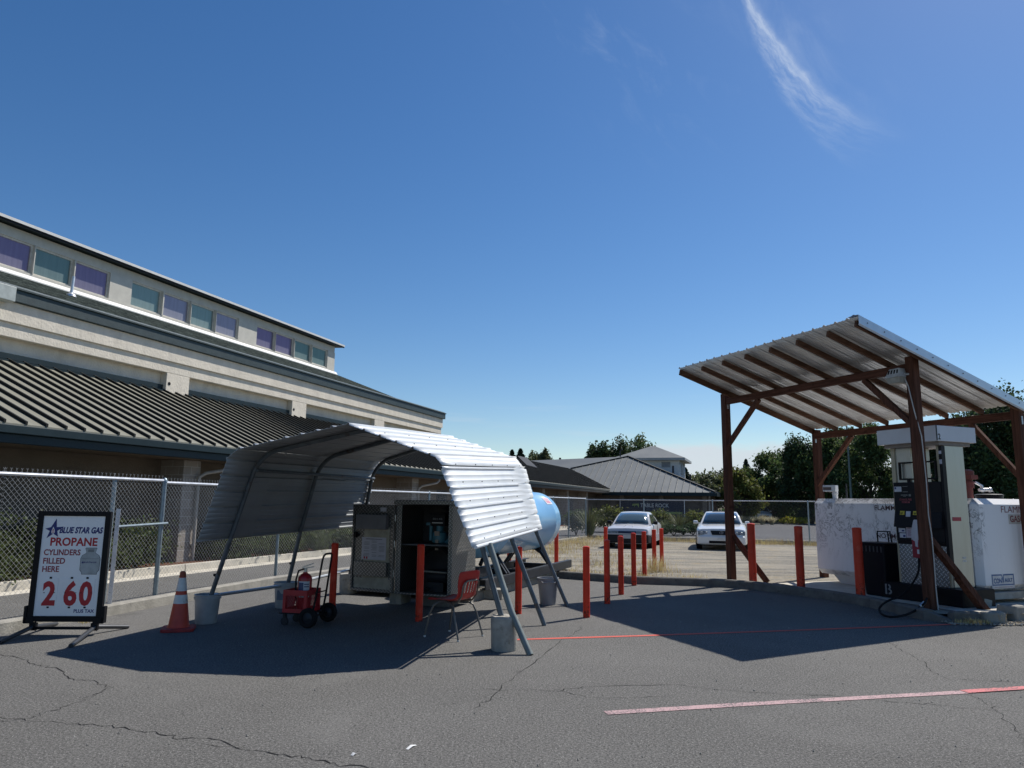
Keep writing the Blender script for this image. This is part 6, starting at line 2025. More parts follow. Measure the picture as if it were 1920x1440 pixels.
# ------------------------------------------------------------------ parked cars
def sedan(name, label, loc, rotz, P):
    t = thing(name, label, 'car', loc, rotz)
    L, Wd = P['L'], P['W'] / 2
    body, GLA = P['body'], P['glass']
    hz, bz = P['hood'], P['belt']
    # stations: y, half width, bottom, waist z, crown z
    S = [(0.0, Wd * 0.70, 0.30, 0.52, 0.55), (0.03, Wd * 0.82, 0.24, 0.60, 0.63), (0.10, Wd * 0.92, 0.20, hz - 0.09, hz - 0.055), (0.30, Wd * 0.975, 0.19, hz - 0.05, hz - 0.005), (0.75, Wd, 0.19, hz - 0.01, hz + 0.05),
         (1.15, Wd, 0.18, bz - 0.06, hz + 0.09), (1.5, Wd, 0.18, bz, bz + 0.02), (2.4, Wd, 0.18, bz + 0.02, bz + 0.04), (3.3, Wd, 0.18, bz + 0.03, bz + 0.05), (L - 0.75, Wd * 0.99, 0.20, bz + 0.02, bz + 0.075), (L - 0.2, Wd * 0.95, 0.24, bz - 0.02, bz + 0.04), (L - 0.03, Wd * 0.86, 0.30, bz - 0.12, bz - 0.10), (L, Wd * 0.75, 0.36, 0.62, 0.64)]
    rows = []
    for y, w, zb, zw, zc in S:
        zm = (zb + zw) / 2
        half = [(w * 0.86, zb), (w * 0.965, zb + 0.07), (w, zm), (w * 0.985, zw - 0.06), (w * 0.93, zw), (w * 0.78, zw + (zc - zw) * 0.55), (w * 0.4, zc - 0.006), (0, zc)]
        row = [(-x, y, z) for x, z in half] + [(x, y, z) for x, z in half[-2::-1]]
        rows.append(row)
    mb = MB().grid(rows)
    n = len(rows[0])
    mb.f.append(tuple(range(n)))
    o = (len(rows) - 1) * n
    mb.f.append(tuple(o + k for k in range(n))[::-1])
    for i in range(len(rows) - 1):
        mb.f.append((i * n, i * n + n - 1, (i + 1) * n + n - 1, (i + 1) * n))
    b = mb.build('body', body, t, smooth=True)
    # cabin: stations along the roof from windscreen foot to rear glass foot
    wb0, wt0, wt1, wb1 = P['ws0'], P['ws1'], P['rw1'], P['rw0']
    hb, ht, rz = Wd * 0.88, Wd * 0.66, P['roof']
    def pt(y, u, side):
        return None
    mb = MB()
    prof = [(wb0, bz - 0.02), (wb0 + (wt0 - wb0) * 0.55, bz + (rz - bz) * 0.60), (wt0, rz - 0.055), (wt0 + 0.25, rz - 0.01), ((wt0 + wt1) / 2, rz), (wt1 - 0.25, rz - 0.012), (wt1, rz - 0.06), (wb1 + (wt1 - wb1) * 0.5, bz + (rz - bz) * 0.55), (wb1, bz + 0.03)]
    rows = []
    for y, z in prof:
        k = (z - bz) / (rz - bz)
        w = hb + (ht - hb) * max(0, k)
        row = []
        for u in (-1, -0.94, -0.75, -0.4, 0, 0.4, 0.75, 0.94, 1):
            row.append((u * w, y, z + 0.03 * (1 - u * u) * (k > 0.5) - (0.02 if abs(u) == 1 and k > 0.7 else 0)))
        rows.append(row)
    mb.grid(rows)
    n = 9
    for sd in (0, n - 1):
        mb.f.append(tuple(i * n + sd for i in range(len(rows))))
    cb_ = mb.build('cabin', body, t, smooth=True)
    def quadpatch(nm, pts, m, par, off):
        mb = MB()
        mb.add([Vector(p) + Vector(off) for p in pts], [tuple(range(len(pts)))])
        return mb.build(nm, m, par, solid=0.004)
    def ws(frac, u):
        # along windscreen
        if frac < 0.5:
            a, c = prof[0], prof[1]
            f = frac * 2
        else:
            a, c = prof[1], prof[2]
            f = frac * 2 - 1
        y, z = a[0] + (c[0] - a[0]) * f, a[1] + (c[1] - a[1]) * f
        k = (z - bz) / (rz - bz)
        w = hb + (ht - hb) * max(0, k)
        return Vector((u * w, y - 0.012, z + 0.012 + 0.03 * (1 - u * u) * (k > 0.5)))
    rows = [[ws(f, u) for u in (-0.90, -0.6, -0.3, 0, 0.3, 0.6, 0.90)] for f in (0.07, 0.3, 0.5, 0.75, 0.97)]
    MB().grid(rows).build('windscreen', GLA, t, smooth=True, solid=0.003)
    def rw(frac, u):
        a, c = prof[-1], prof[-3]
        y, z = a[0] + (c[0] - a[0]) * frac, a[1] + (c[1] - a[1]) * frac
        k = (z - bz) / (rz - bz)
        w = hb + (ht - hb) * max(0, k)
        return Vector((u * w, y + 0.04, z + 0.012))
    MB().grid([[rw(f, u) for u in (-0.85, 0, 0.85)] for f in (0.1, 0.5, 0.95)]).build('rear_window', GLA, t, smooth=True, solid=0.003)
    for s in (-1, 1):
        def sp_(y, z):
            k = (z - bz) / (rz - bz)
            return Vector((s * (hb + (ht - hb) * max(0, k) + 0.008), y, z))
        zt, zb_ = rz - 0.09, bz + 0.04
        ym = (wt0 + wt1) / 2 + 0.1
        quadpatch('side_window', [sp_(wb0 + 0.28, zb_), sp_(ym - 0.04, zb_), sp_(ym - 0.04, zt), sp_(wt0 + 0.05, zt)], GLA, t, (0, 0, 0))
        quadpatch('side_window', [sp_(ym + 0.04, zb_), sp_(wb1 - 0.34, zb_ + 0.02), sp_(wt1 - 0.03, zt), sp_(ym + 0.04, zt)], GLA, t, (0, 0, 0))
        for y in (P['fw'], P['fw'] + P['wbase']):
            M = Matrix.Translation((s * (Wd - 0.095), y, 0.315)) @ Matrix.Rotation(R(90) * s, 4, 'Y')
            MB().lathe([(0.37, -0.10), (0.37, 0.101)], 26, M).build('wheel_arch', BLACK, t)
            wh = MB().lathe([(0.20, 0.09), (0.27, 0.115), (0.31, 0.10), (0.315, 0.0), (0.315, -0.1)], 26, M, caps=False).build('wheel', RUBBER, t, smooth=True)
            mb = MB().lathe([(0.205, 0.10), (0.19, 0.108), (0.06, 0.118), (0.002, 0.118)], 20, M, caps=False)
            mb.build('rim', ALU, wh, smooth=True)
            mb = MB()
            for k in range(7):
                a = k * 0.8976
                mb.tube([M @ Vector((0.08 * math.cos(a), 0.08 * math.sin(a), 0.119)), M @ Vector((0.17 * math.cos(a), 0.17 * math.sin(a), 0.113))], 0.022, 6)
            mb.build('rim_slot', BLACK, wh)
        mm = MB()
        mm.lathe([(0.001, -0.1), (0.06, -0.095), (0.075, -0.03), (0.07, 0.06), (0.001, 0.08)], 12, Matrix.Translation((s * (hb + 0.16), wb0 + 0.38, bz + 0.07)) @ Matrix.Rotation(R(90), 4, 'Y'), caps=False)
        mm.beam((s * (hb + 0.0), wb0 + 0.36, bz + 0.02), (s * (hb + 0.12), wb0 + 0.38, bz + 0.05), 0.05, 0.04)
        mm.build('mirror', P['mirror'], t, smooth=True)
        MB().box(s * Wd * 1.0 - 0.004, s * Wd * 1.0 + 0.006, 1.25, 1.262, 0.3, bz - 0.04).box(s * Wd - 0.004, s * Wd + 0.006, 2.5, 2.512, 0.3, bz).build('door_gap', BLACK, t)
    return t
WPAINT = mat('white car paint', (0.74, 0.74, 0.73), 0.22, var=0.02, coat=0.6)
SPAINT = mat('dusty silver white paint', (0.55, 0.55, 0.56), 0.3, var=0.05, scale=2, coat=0.4)
CGL = mat('windscreen glass', (0.075, 0.11, 0.115), 0.06, var=0.0, spec=1.0, coat=1.0)
CGL2 = mat('dark windscreen glass', (0.035, 0.05, 0.055), 0.06, var=0.0, spec=1.0, coat=1.0)
LAMP = mat('headlamp glass', (0.22, 0.235, 0.24), 0.3, var=0.3, scale=14, spec=0.2)
BUMP = mat('black bumper plastic', (0.014, 0.015, 0.017), 0.55, var=0.1, spec=0.2)
GCAR = 0.043
c1 = sedan('parked_car', 'dusty silver sedan with black lower bumper parked behind the orange bollards', (4.22, 26.9, GCAR), R(-17.5), dict(L=4.5, W=1.70, hood=0.83, belt=0.90, roof=1.385, ws0=1.10, ws1=1.85, rw1=3.05, rw0=3.85, fw=0.92, wbase=2.6, body=SPAINT, glass=CGL, mirror=BUMP))
mb = MB()
mb.hexa([(-0.80, -0.055, 0.22), (0.80, -0.055, 0.22), (0.84, 0.5, 0.20), (-0.84, 0.5, 0.20), (-0.78, -0.05, 0.53), (0.78, -0.05, 0.53), (0.855, 0.5, 0.55), (-0.855, 0.5, 0.55)])
mb.build('bumper', BUMP, c1, bev=0.04)
for s in (-1, 1):
    MB().box(s * 0.855 - 0.012, s * 0.855 + 0.008, 1.35, 3.1, 0.22, 0.50).build('sill_cladding', mat('grey cladding', (0.30, 0.30, 0.32), 0.5), c1, bev=0.005)
    x0, x1 = sorted((s * 0.36, s * 0.74))
    MB().hexa([(x0, -0.012 if s < 0 else -0.012, 0.585), (x1, -0.012, 0.585), (x1, 0.12, 0.585), (x0, 0.12, 0.585), (x0, 0.03, 0.67), (x1, 0.03, 0.67), (x1, 0.16, 0.67), (x0, 0.16, 0.67)]).build('headlight', LAMP, c1, bev=0.01)
MB().box(-0.80, 0.80, -0.02, 0.10, 0.532, 0.572).build('bumper_strip', SPAINT, c1, bev=0.01)
MB().hexa([(-0.34, -0.018, 0.59), (0.34, -0.018, 0.59), (0.34, 0.1, 0.59), (-0.34, 0.1, 0.59), (-0.34, 0.02, 0.665), (0.34, 0.02, 0.665), (0.34, 0.12, 0.665), (-0.34, 0.12, 0.665)]).build('grille', mat('grille blue black', (0.02, 0.025, 0.05), 0.3), c1)
MB().box(-0.15, 0.15, -0.065, -0.0555, 0.39, 0.53).build('number_plate', mat('pale plate', (0.42, 0.44, 0.46), 0.5), c1)
MB().tube([(-0.16, 0.30, 0.845), (-0.13, 0.6, 0.875), (-0.10, 1.0, 0.925)], 0.008, 6).tube([(0.16, 0.30, 0.845), (0.13, 0.6, 0.875), (0.10, 1.0, 0.925)], 0.008, 6).build('hood_crease', SPAINT, c1)
MB().tube([(-0.6, 1.20, 0.955), (-0.1, 1.16, 0.99)], 0.012, 6).tube([(0.05, 1.18, 0.99), (0.6, 1.2, 0.955)], 0.012, 6).build('wiper', BLACK, c1)
MB().box(-0.13, 0.13, 1.68, 1.70, 1.24, 1.29).build('rear_view_mirror', BLACK, c1)
c2 = sedan('parked_car', 'clean white saloon with dark grille and white mirrors parked left of the canopy post', (7.48, 26.4, GCAR), R(-16.5), dict(L=4.95, W=1.83, hood=0.86, belt=0.93, roof=1.42, ws0=1.35, ws1=2.05, rw1=3.35, rw0=4.15, fw=0.98, wbase=2.85, body=WPAINT, glass=CGL2, mirror=WPAINT))
for s in (-1, 1):
    x0, x1 = sorted((s * 0.40, s * 0.84))
    o = MB().hexa([(x0, -0.01, 0.565), (x1, 0.035, 0.58), (x1, 0.25, 0.58), (x0, 0.2, 0.565), (x0, 0.035, 0.725), (x1, 0.085, 0.715), (x1, 0.28, 0.715), (x0, 0.22, 0.725)]).build('headlight', LAMP, c2, bev=0.02)
    for k, rr in ((0.3, 0.058), (0.68, 0.05)):
        MB().lathe([(rr, 0), (rr * 0.8, 0.012), (0.002, 0.014)], 14, Matrix.Translation((x0 + (x1 - x0) * k, 0.012, 0.645)) @ Matrix.Rotation(R(78), 4, 'X')).build('lamp_ring', mat('lamp chrome', (0.30, 0.31, 0.32), 0.3), o, smooth=True)
MB().hexa([(-0.33, -0.03, 0.57), (0.33, -0.03, 0.57), (0.33, 0.1, 0.57), (-0.33, 0.1, 0.57), (-0.385, 0.03, 0.735), (0.385, 0.03, 0.735), (0.385, 0.15, 0.735), (-0.385, 0.15, 0.735)]).build('grille', BUMP, c2, bev=0.015)
em = MB()
Me = Matrix.Translation((0, -0.012, 0.655)) @ Matrix.Rotation(R(70), 4, 'X')
em.tube([Me @ Vector((0.065 * math.cos(a * 0.314), 0.045 * math.sin(a * 0.314), 0)) for a in range(20)], 0.006, 6, closed=True)
em.tube([Me @ Vector((0.02, 0.035, 0)), Me @ Vector((-0.012, -0.012, 0)), Me @ Vector((0.045, -0.012, 0))], 0.006, 6)
em.build('emblem', mat('lamp chrome', (0.30, 0.31, 0.32), 0.3), c2)
mb = MB()
mb.hexa([(-0.86, -0.045, 0.22), (0.86, -0.045, 0.22), (0.91, 0.55, 0.20), (-0.91, 0.55, 0.20), (-0.82, -0.075, 0.54), (0.82, -0.075, 0.54), (0.915, 0.55, 0.56), (-0.915, 0.55, 0.56)])
mb.build('bumper', WPAINT, c2, bev=0.06)
MB().box(-0.44, 0.44, -0.068, 0.0, 0.26, 0.36).build('air_intake', BLACK, c2, bev=0.012)
MB().box(-0.16, 0.16, -0.088, -0.072, 0.40, 0.49).build('number_plate', mat('white plate', (0.6, 0.6, 0.58), 0.5), c2)
MB().box(-0.34, 0.34, 2.25, 2.75, 1.425, 1.462).build('sunroof', GLASSD, c2, bev=0.012)
MB().tube([(-0.6, 1.42, 0.985), (-0.05, 1.38, 1.015)], 0.012, 6).tube([(0.05, 1.38, 1.015), (0.62, 1.42, 0.985)], 0.012, 6).build('wiper', BLACK, c2)
# far away in the street
for c_, k_ in ((c1, 0.96), (c2, 0.97)):
    c_.scale = (k_, k_, k_ * 0.965)
far_car = sedan('parked_car', 'small distant white car parked beyond the pampas grass', (26.5, 77.5, 0.0), R(-10), dict(L=4.4, W=1.75, hood=0.9, belt=1.0, roof=1.5, ws0=1.1, ws1=1.7, rw1=3.2, rw0=3.9, fw=0.9, wbase=2.6, body=WPAINT, glass=CGL2, mirror=WPAINT))
MB().box(-0.5, 0.5, -0.02, 0.05, 0.5, 0.66).build('grille', BUMP, far_car)
far_van = sedan('parked_van', 'small distant white van with raised roof left of the far car', (25.0, 77.8, 0.0), R(-10), dict(L=4.8, W=1.85, hood=1.05, belt=1.15, roof=1.85, ws0=0.8, ws1=1.5, rw1=4.2, rw0=4.6, fw=0.9, wbase=2.9, body=WPAINT, glass=CGL2, mirror=WPAINT))
far_van['category'] = 'van'
MB().box(-0.55, 0.55, -0.02, 0.05, 0.6, 0.8).build('grille', BUMP, far_van)

# ------------------------------------------------------------------ vegetation
def leafmat(key, col, tr=0.42, island=0.42):
    col = tuple(min(0.6, c * 1.25) for c in col)
    return mat(key, col, 0.55, var=0.18, scale=0.8, spec=0.25, island=island, trans=tr)
LF_HEDGE = leafmat('hedge leaf', (0.060, 0.075, 0.026))
LF_DARK = leafmat('dark leaf', (0.040, 0.062, 0.026))
LF_MID = leafmat('mid leaf', (0.066, 0.095, 0.032))
LF_YEL = leafmat('yellow green leaf', (0.105, 0.115, 0.030))
LF_OLV = leafmat('olive leaf', (0.095, 0.11, 0.055))
LF_CON = leafmat('conifer needle', (0.018, 0.036, 0.020), 0.1)
LF_PINK = leafmat('pink blossom', (0.50, 0.10, 0.12))
LF_STRAW = leafmat('straw', (0.42, 0.33, 0.16), 0.3)
LF_PAMP = leafmat('pampas plume', (0.44, 0.40, 0.27), 0.3)
LF_FLAX = leafmat('flax blade', (0.105, 0.115, 0.045), 0.2)
LF_GOLD = leafmat('gold shrub leaf', (0.30, 0.27, 0.03))
BARK = mat('bark', (0.07, 0.055, 0.042), 0.9, var=0.3, scale=8, bump=0.6, bscale=20)
def leaf(mb, p, size, rg, flat=0.0, ar=1.6):
    d = Vector((rg.gauss(0, 1), rg.gauss(0, 1), rg.gauss(0, 1) * (1 - flat) + flat * 0.3))
    if d.length < 1e-3:
        d = Vector((1, 0, 0))
    d.normalize()
    s = d.orthogonal().normalized()
    a = rg.uniform(0, 6.28)
    s = (math.cos(a) * s + math.sin(a) * d.cross(s)) * size * 0.5 * rg.uniform(0.6, 1.2)
    l = d * size * ar * 0.5 * rg.uniform(0.7, 1.2)
    o = len(mb.v)
    mb.v += [tuple(p - l), tuple(p + s * 0.9), tuple(p + l), tuple(p - s * 0.9)]
    mb.f.append((o, o + 1, o + 2, o + 3))
def crown(mb, c, rad, n, size, rg, clumps=26, spread=0.26, shell=0.55, low=-0.75):
    cs = []
    while len(cs) < clumps:
        v = Vector((rg.gauss(0, 1), rg.gauss(0, 1), rg.gauss(0, 1))).normalized()
        if v.z < low:
            continue
        r = shell + (1 - shell) * rg.random() ** 0.6
        cs.append((Vector((v.x * rad[0] * r, v.y * rad[1] * r, v.z * rad[2] * r)), rg.uniform(0.55, 1.25)))
    for _ in range(n):
        cc, k = cs[int(rg.random() * clumps)]
        s = spread * k
        p = Vector((cc.x + rg.gauss(0, rad[0] * s), cc.y + rg.gauss(0, rad[1] * s), cc.z + rg.gauss(0, rad[2] * s * 0.8)))
        leaf(mb, Vector(c) + p, size, rg)
    return cs
def tree(label, base, h, w, n, size, m, seed, trunk=0.28, cat='tree', name='broadleaf_tree', group=None, clumps=30, spread=0.2, w2=None):
    rg = random.Random(seed)
    t = thing(name, label, cat, base, 0, group)
    mb = MB()
    c = Vector((0, 0, h * (0.5 + trunk / 2)))
    rad = (w, w2 or w, h * (1 - trunk) / 2)
    cs = crown(mb, c, rad, n, size, rg, clumps, spread)
    mb.build('crown', m, t)
    tb = MB()
    r0 = h * 0.022
    top = Vector((rg.uniform(-.04, .04) * h, 0, h * 0.62))
    tb.tube([(0, 0, -0.1), (0.02 * h, 0, h * trunk * 0.7), top * 0.7 + Vector((0, 0, h * 0.1)), top], [r0 * 1.3, r0, r0 * 0.6, r0 * 0.3], 8)
    for cc, k in cs[:14]:
        a = Vector((0, 0, h * rg.uniform(trunk * 0.7, 0.5)))
        q = c + cc * 0.85
        tb.tube([a, a.lerp(q, 0.5) + Vector((0, 0, -0.03 * h)), q], [r0 * 0.42, r0 * 0.25, r0 * 0.1], 5)
    tb.build('trunk', BARK, t, smooth=True)
    return t
def conifer(label, base, h, w, n, size, seed, m=LF_CON, group=None):
    rg = random.Random(seed)
    t = thing('conifer_tree', label, 'tree', base, 0, group)
    mb = MB()
    lay = 14
    for _ in range(n):
        k = rg.random() ** 0.75
        L_ = int(k * lay) / lay
        z = h * (0.10 + 0.90 * (L_ + rg.random() / lay * 0.8))
        r = w * (1 - (z / h)) ** 0.85 * (0.55 + 0.45 * rg.random())
        a = rg.uniform(0, 6.28)
        r *= 0.8 + 0.25 * math.sin(a * 5 + L_ * 40)
        rr = r * rg.random() ** 0.5
        leaf(mb, Vector((rr * math.cos(a), rr * math.sin(a), z - rr * 0.35)), size, rg, 0.5)
    mb.build('crown', m, t)
    MB().tube([(0, 0, -0.1), (0, 0, h * 0.97)], [h * 0.018, h * 0.002], 7).build('trunk', BARK, t)
    return t
def at(px, Y):
    v = D(px, 950, Y)
    return Vector((v.x, v.y, 0))
def hpx(py, px, Y):
    return D(px, py, Y).z
GT = 'trees beyond the yard'
# tree with bare twiggy top left of the canopy post
def twiggy(label, base, h, w, seed):
    rg = random.Random(seed)
    t = thing('twiggy_tree', label, 'tree', base, 0, GT)
    tb, lb = MB(), MB()
    def grow(p, d, L_, r, lev):
        q = p + d * L_
        tb.tube([p, p.lerp(q, 0.5) + Vector((rg.gauss(0, .03), rg.gauss(0, .03), 0)) * L_, q], [r, r * 0.8, r * 0.55], 5, caps=False)
        if lev >= 4:
            for k in range(11):
                f = rg.random()
                leaf(lb, p.lerp(q, f) + Vector((rg.gauss(0, .12), rg.gauss(0, .12), rg.gauss(0, .12))), 0.19, rg)
            return
        if lev >= 2:
            for k in range(7):
                leaf(lb, p.lerp(q, rg.random()) + Vector((rg.gauss(0, .22), rg.gauss(0, .22), rg.gauss(0, .2))), 0.22, rg)
        for k in range(3 if lev < 3 else 4):
            nd = (d + Vector((rg.gauss(0, .5), rg.gauss(0, .5), rg.uniform(-0.02, .35)))).normalized()
            grow(p.lerp(q, rg.uniform(0.55, 1.0)), nd, L_ * rg.uniform(0.6, 0.85), r * 0.55, lev + 1)
    for k in range(5):
        a = k * 1.26 + rg.random()
        grow(Vector((0, 0, h * 0.16)), Vector((math.cos(a) * 0.55, math.sin(a) * 0.55, 1)).normalized(), h * 0.28, h * 0.018, 1)
    tb.tube([(0, 0, -0.1), (0, 0, h * 0.17)], h * 0.028, 8)
    crown(lb, (0, 0, h * 0.42), (w * 0.95, w * 0.95, h * 0.30), 3600, 0.24, rg, 34, 0.17)
    lb.build('crown', LF_OLV, t)
    tb.build('trunk', BARK, t)
    return t
Y = 76
twiggy('twiggy open-crowned tree between the hip roof and canopy post', at(1338, Y), hpx(852, 1338, Y), 3.0, 21)
TREES = [('yellow green bushy tree just right of the left canopy post', 1388, 884, 68, 1.75, 3600, 0.20, LF_YEL, 31),
         ('rounded mid green tree standing in the middle of the gap under the canopy', 1447, 858, 80, 2.9, 5200, 0.24, LF_MID, 32),
         ('pale green tree peeping over the rounded tree, left of the tall dark one', 1482, 846, 88, 2.4, 3800, 0.24, LF_OLV, 33),
         ('tall dark leafy tree left of the back canopy post', 1520, 822, 74, 2.5, 6200, 0.22, LF_DARK, 34),
         ('dark tree behind the back canopy post and light pole', 1570, 800, 72, 3.0, 6000, 0.22, LF_MID, 35),
         ('leafy tree behind the knee brace left of the pump', 1635, 800, 68, 3.0, 6400, 0.20, LF_MID, 36),
         ('dark spreading tree behind the right side of the pump', 1790, 805, 58, 2.5, 6000, 0.19, LF_DARK, 37),
         ('tall dark tree behind the right canopy post', 1880, 752, 56, 3.6, 9000, 0.20, LF_DARK, 38),
         ('dark tree at the far right edge behind the vault', 1960, 770, 52, 3.2, 6000, 0.20, LF_MID, 39)]
for lab, px, py, Y, w, n, sz, m, sd_ in TREES:
    tree(lab, at(px, Y), hpx(py, px, Y), w, int(n * 3.6), sz * 0.95, m, sd_, trunk=0.04, group=GT, clumps=44, spread=0.15)
for lab, px, py, Y, w, m, sd_ in (('small dark conifer left of the pair above the porch roof', 959, 842, 112, 0.85, LF_CON, 51), ('taller dark conifer of the pair above the porch roof', 975, 840, 110, 1.0, LF_CON, 52),
                               ('dark conifer at the left of the clump behind the hip roof', 1112, 832, 100, 1.9, LF_CON, 53), ('tiny dark conifer right of the roof tower', 1287, 876, 120, 1.5, LF_CON, 54),
                               ('small conifer peeping over the trees right of the left post', 1402, 860, 118, 1.3, LF_CON, 55), ('tiny distant conifer tip above the grey ridge', 1050, 858, 120, 0.5, LF_CON, 56)):
    conifer(lab, at(px, Y), hpx(py, px, Y), w * (5.5 if px < 980 else 3.0), 12000, 0.22, sd_, m, GT)
for lab, px, py, Y, w, m, sd_ in (('olive tree left of two above the porch roof', 1001, 842, 105, 1.35, LF_OLV, 61), ('olive tree right of two above the porch roof', 1019, 850, 102, 1.15, LF_OLV, 62),
                               ('big dark tree behind the hip roof, left crown', 1162, 820, 98, 2.7, LF_DARK, 63), ('dark tree right of the big crown behind the roof tower', 1200, 820, 101, 2.4, LF_MID, 64), ('dark dense tree low behind the hip roof', 1130, 838, 99, 2.2, LF_DARK, 65), ('thin pale tree top just left of the roof tower', 1226, 836, 104, 0.9, LF_OLV, 66)):
    tree(lab, at(px, Y), hpx(py, px, Y), w * 1.15, 11000, 0.27, m, sd_, trunk=0.06, group=GT, clumps=36, spread=0.15)
def shrub(label, base, r, h, n, size, m, seed, name='shrub', group=None, low=-0.2):
    rg = random.Random(seed)
    t = thing(name, label, 'shrub', base, 0, group)
    mb = MB()
    crown(mb, (0, 0, h * 0.45), (r, r, h * 0.55), n, size, rg, 24, 0.24, 0.5, low)
    mb.v = [(x, y, max(z, 0.0)) for x, y, z in mb.v]
    mb.build('foliage', m, t)
    st_ = MB()
    for k in range(5):
        a = k * 1.25 + rg.random()
        st_.tube([(0, 0, -0.02), (r * 0.4 * math.cos(a), r * 0.4 * math.sin(a), h * 0.55)], [0.02, 0.008], 5)
    st_.build('stem', BARK, t)
    return t
# hedge shrubs along the hall
GH = 'hedge shrubs in the planter by the hall'
hl = ['leftmost clipped hedge shrub, beside the left edge of the photo', 'clipped hedge shrub behind the left side of the price board', 'low hedge shrub hidden behind the price board', 'rounded hedge shrub right of the price board, before the block pillar', 'hedge shrub under the left end of the carport panel', 'hedge shrub behind the grey fence post under the carport', 'hedge shrub seen behind the crate cart', 'hedge shrub behind the lone bollard left of the open cabinet door', 'hedge shrub behind the open cabinet door']
for k, (u, hh) in enumerate(((-7.2, 1.12), (-5.4, 1.15), (-3.75, 1.05), (-2.1, 1.08), (1.45, 1.05), (3.0, 1.0), (4.6, 1.05), (6.6, 1.1), (8.4, 1.1))):
    b = HW(0.10, u, 0.12)
    shrub(hl[k], b, 0.86, hh, 5200, 0.058, LF_HEDGE, 70 + k, 'hedge_shrub', GH, -0.9)
def flax(label, base, h, n, m, seed, spread=0.8, name='flax_plant', group=None, wd=0.045):
    rg = random.Random(seed)
    t = thing(name, label, 'plant', base, 0, group)
    mb = MB()
    for _ in range(n):
        a = rg.uniform(0, 6.28)
        out_ = rg.random() ** 0.7 * spread
        L_ = h * rg.uniform(0.65, 1.05)
        p0 = Vector((math.cos(a), math.sin(a), 0)) * rg.random() * 0.15
        d = Vector((math.cos(a), math.sin(a), 0))
        sd_ = Vector((-d.y, d.x, 0))
        rows = []
        for k in range(5):
            s = k / 4
            p = p0 + d * (out_ * s ** 1.5 * L_) + Vector((0, 0, L_ * (s - 0.28 * out_ * s * s)))
            w = wd * (1 - s * 0.9) / 2
            rows.append([p - sd_ * w, p + sd_ * w])
        mb.grid(rows)
    mb.build('blades', m, t)
    return t
flax('big spiky flax clump at the fence corner by the blue tank', at(1106, 37) + Vector((0, 0, 0)), 1.65, 260, LF_FLAX, 81, 0.75)
flax('smaller spiky flax clump between the two cars', at(1272, 46), 1.35, 150, LF_FLAX, 82, 0.7)
shrub('green shrub left of the big flax clump', at(1080, 39), 0.55, 1.15, 2200, 0.09, LF_MID, 83)
shrub('light green shrub between flax clump and silver car', at(1140, 44), 0.85, 1.35, 2600, 0.11, LF_YEL, 84)
shrub('gold topped shrub right of the silver car roof', at(1238, 47), 0.6, 1.15, 1800, 0.10, LF_YEL, 85)
shrub('pale topped shrub left of the white saloon mirror', at(1302, 47), 0.75, 1.15, 2000, 0.10, LF_YEL, 86)
flax('olive grass mound right of the silver car', at(1246, 42), 0.95, 420, LF_OLV, 87, 1.0, 'grass_mound', None, 0.02)
shrub('low dark shrub below the grass mound', at(1262, 39.5), 0.62, 0.55, 1600, 0.08, LF_DARK, 88)
shrub('low dark shrub left of the white saloon', at(1298, 40.5), 0.55, 0.6, 1500, 0.08, LF_DARK, 89)
shrub('low green shrub between the two low dark ones', at(1280, 41), 0.42, 0.45, 1100, 0.08, LF_MID, 90)
GP = 'pampas clumps across the road'
for k, (px, lab) in enumerate(((1390, 'pale pampas clump nearest the white saloon'), (1408, 'pale pampas clump below the distant van'), (1428, 'broad pale pampas clump below the distant white car'), (1446, 'small brown pampas clump right of the broad one'))):
    flax(lab, at(px, 66), 0.85 if k != 2 else 1.0, 420, LF_PAMP, 91 + k, 0.95, 'pampas_grass', GP, 0.03)
shrub('gold shrub across the road, left of two', at(1480, 68), 0.75, 0.62, 1400, 0.12, LF_GOLD, 96)
shrub('gold shrub across the road, right of two', at(1498, 68), 0.65, 0.6, 1300, 0.12, LF_GOLD, 97)
shrub('grey green bush right of the gold shrubs', at(1508, 72), 0.7, 1.35, 1400, 0.12, LF_OLV, 98)
t = shrub('pink flowering crepe myrtle above the distant cars', at(1437, 82), 1.3, 2.0, 1500, 0.17, LF_MID, 99, 'crepe_myrtle')
mb = MB()
rg = random.Random(100)
crown(mb, (0, 0, 1.7), (1.3, 1.3, 0.9), 900, 0.18, rg, 14, 0.2, 0.6, 0.0)
mb.build('blossom', LF_PINK, t)
# far hedgerow under the trees: one mass
rg = random.Random(44)
mb = MB()
for px in range(1372, 1990, 7):
    b = at(px + rg.uniform(-3, 3), 86 + rg.uniform(-4, 4))
    hh = rg.uniform(1.2, 3.0)
    crown(mb, b + Vector((0, 0, hh * 0.5)), (1.1, 1.1, hh * 0.5), 260, 0.30, rg, 8, 0.3)
o = mb.build('far_hedgerow', LF_DARK)
o['kind'] = 'stuff'
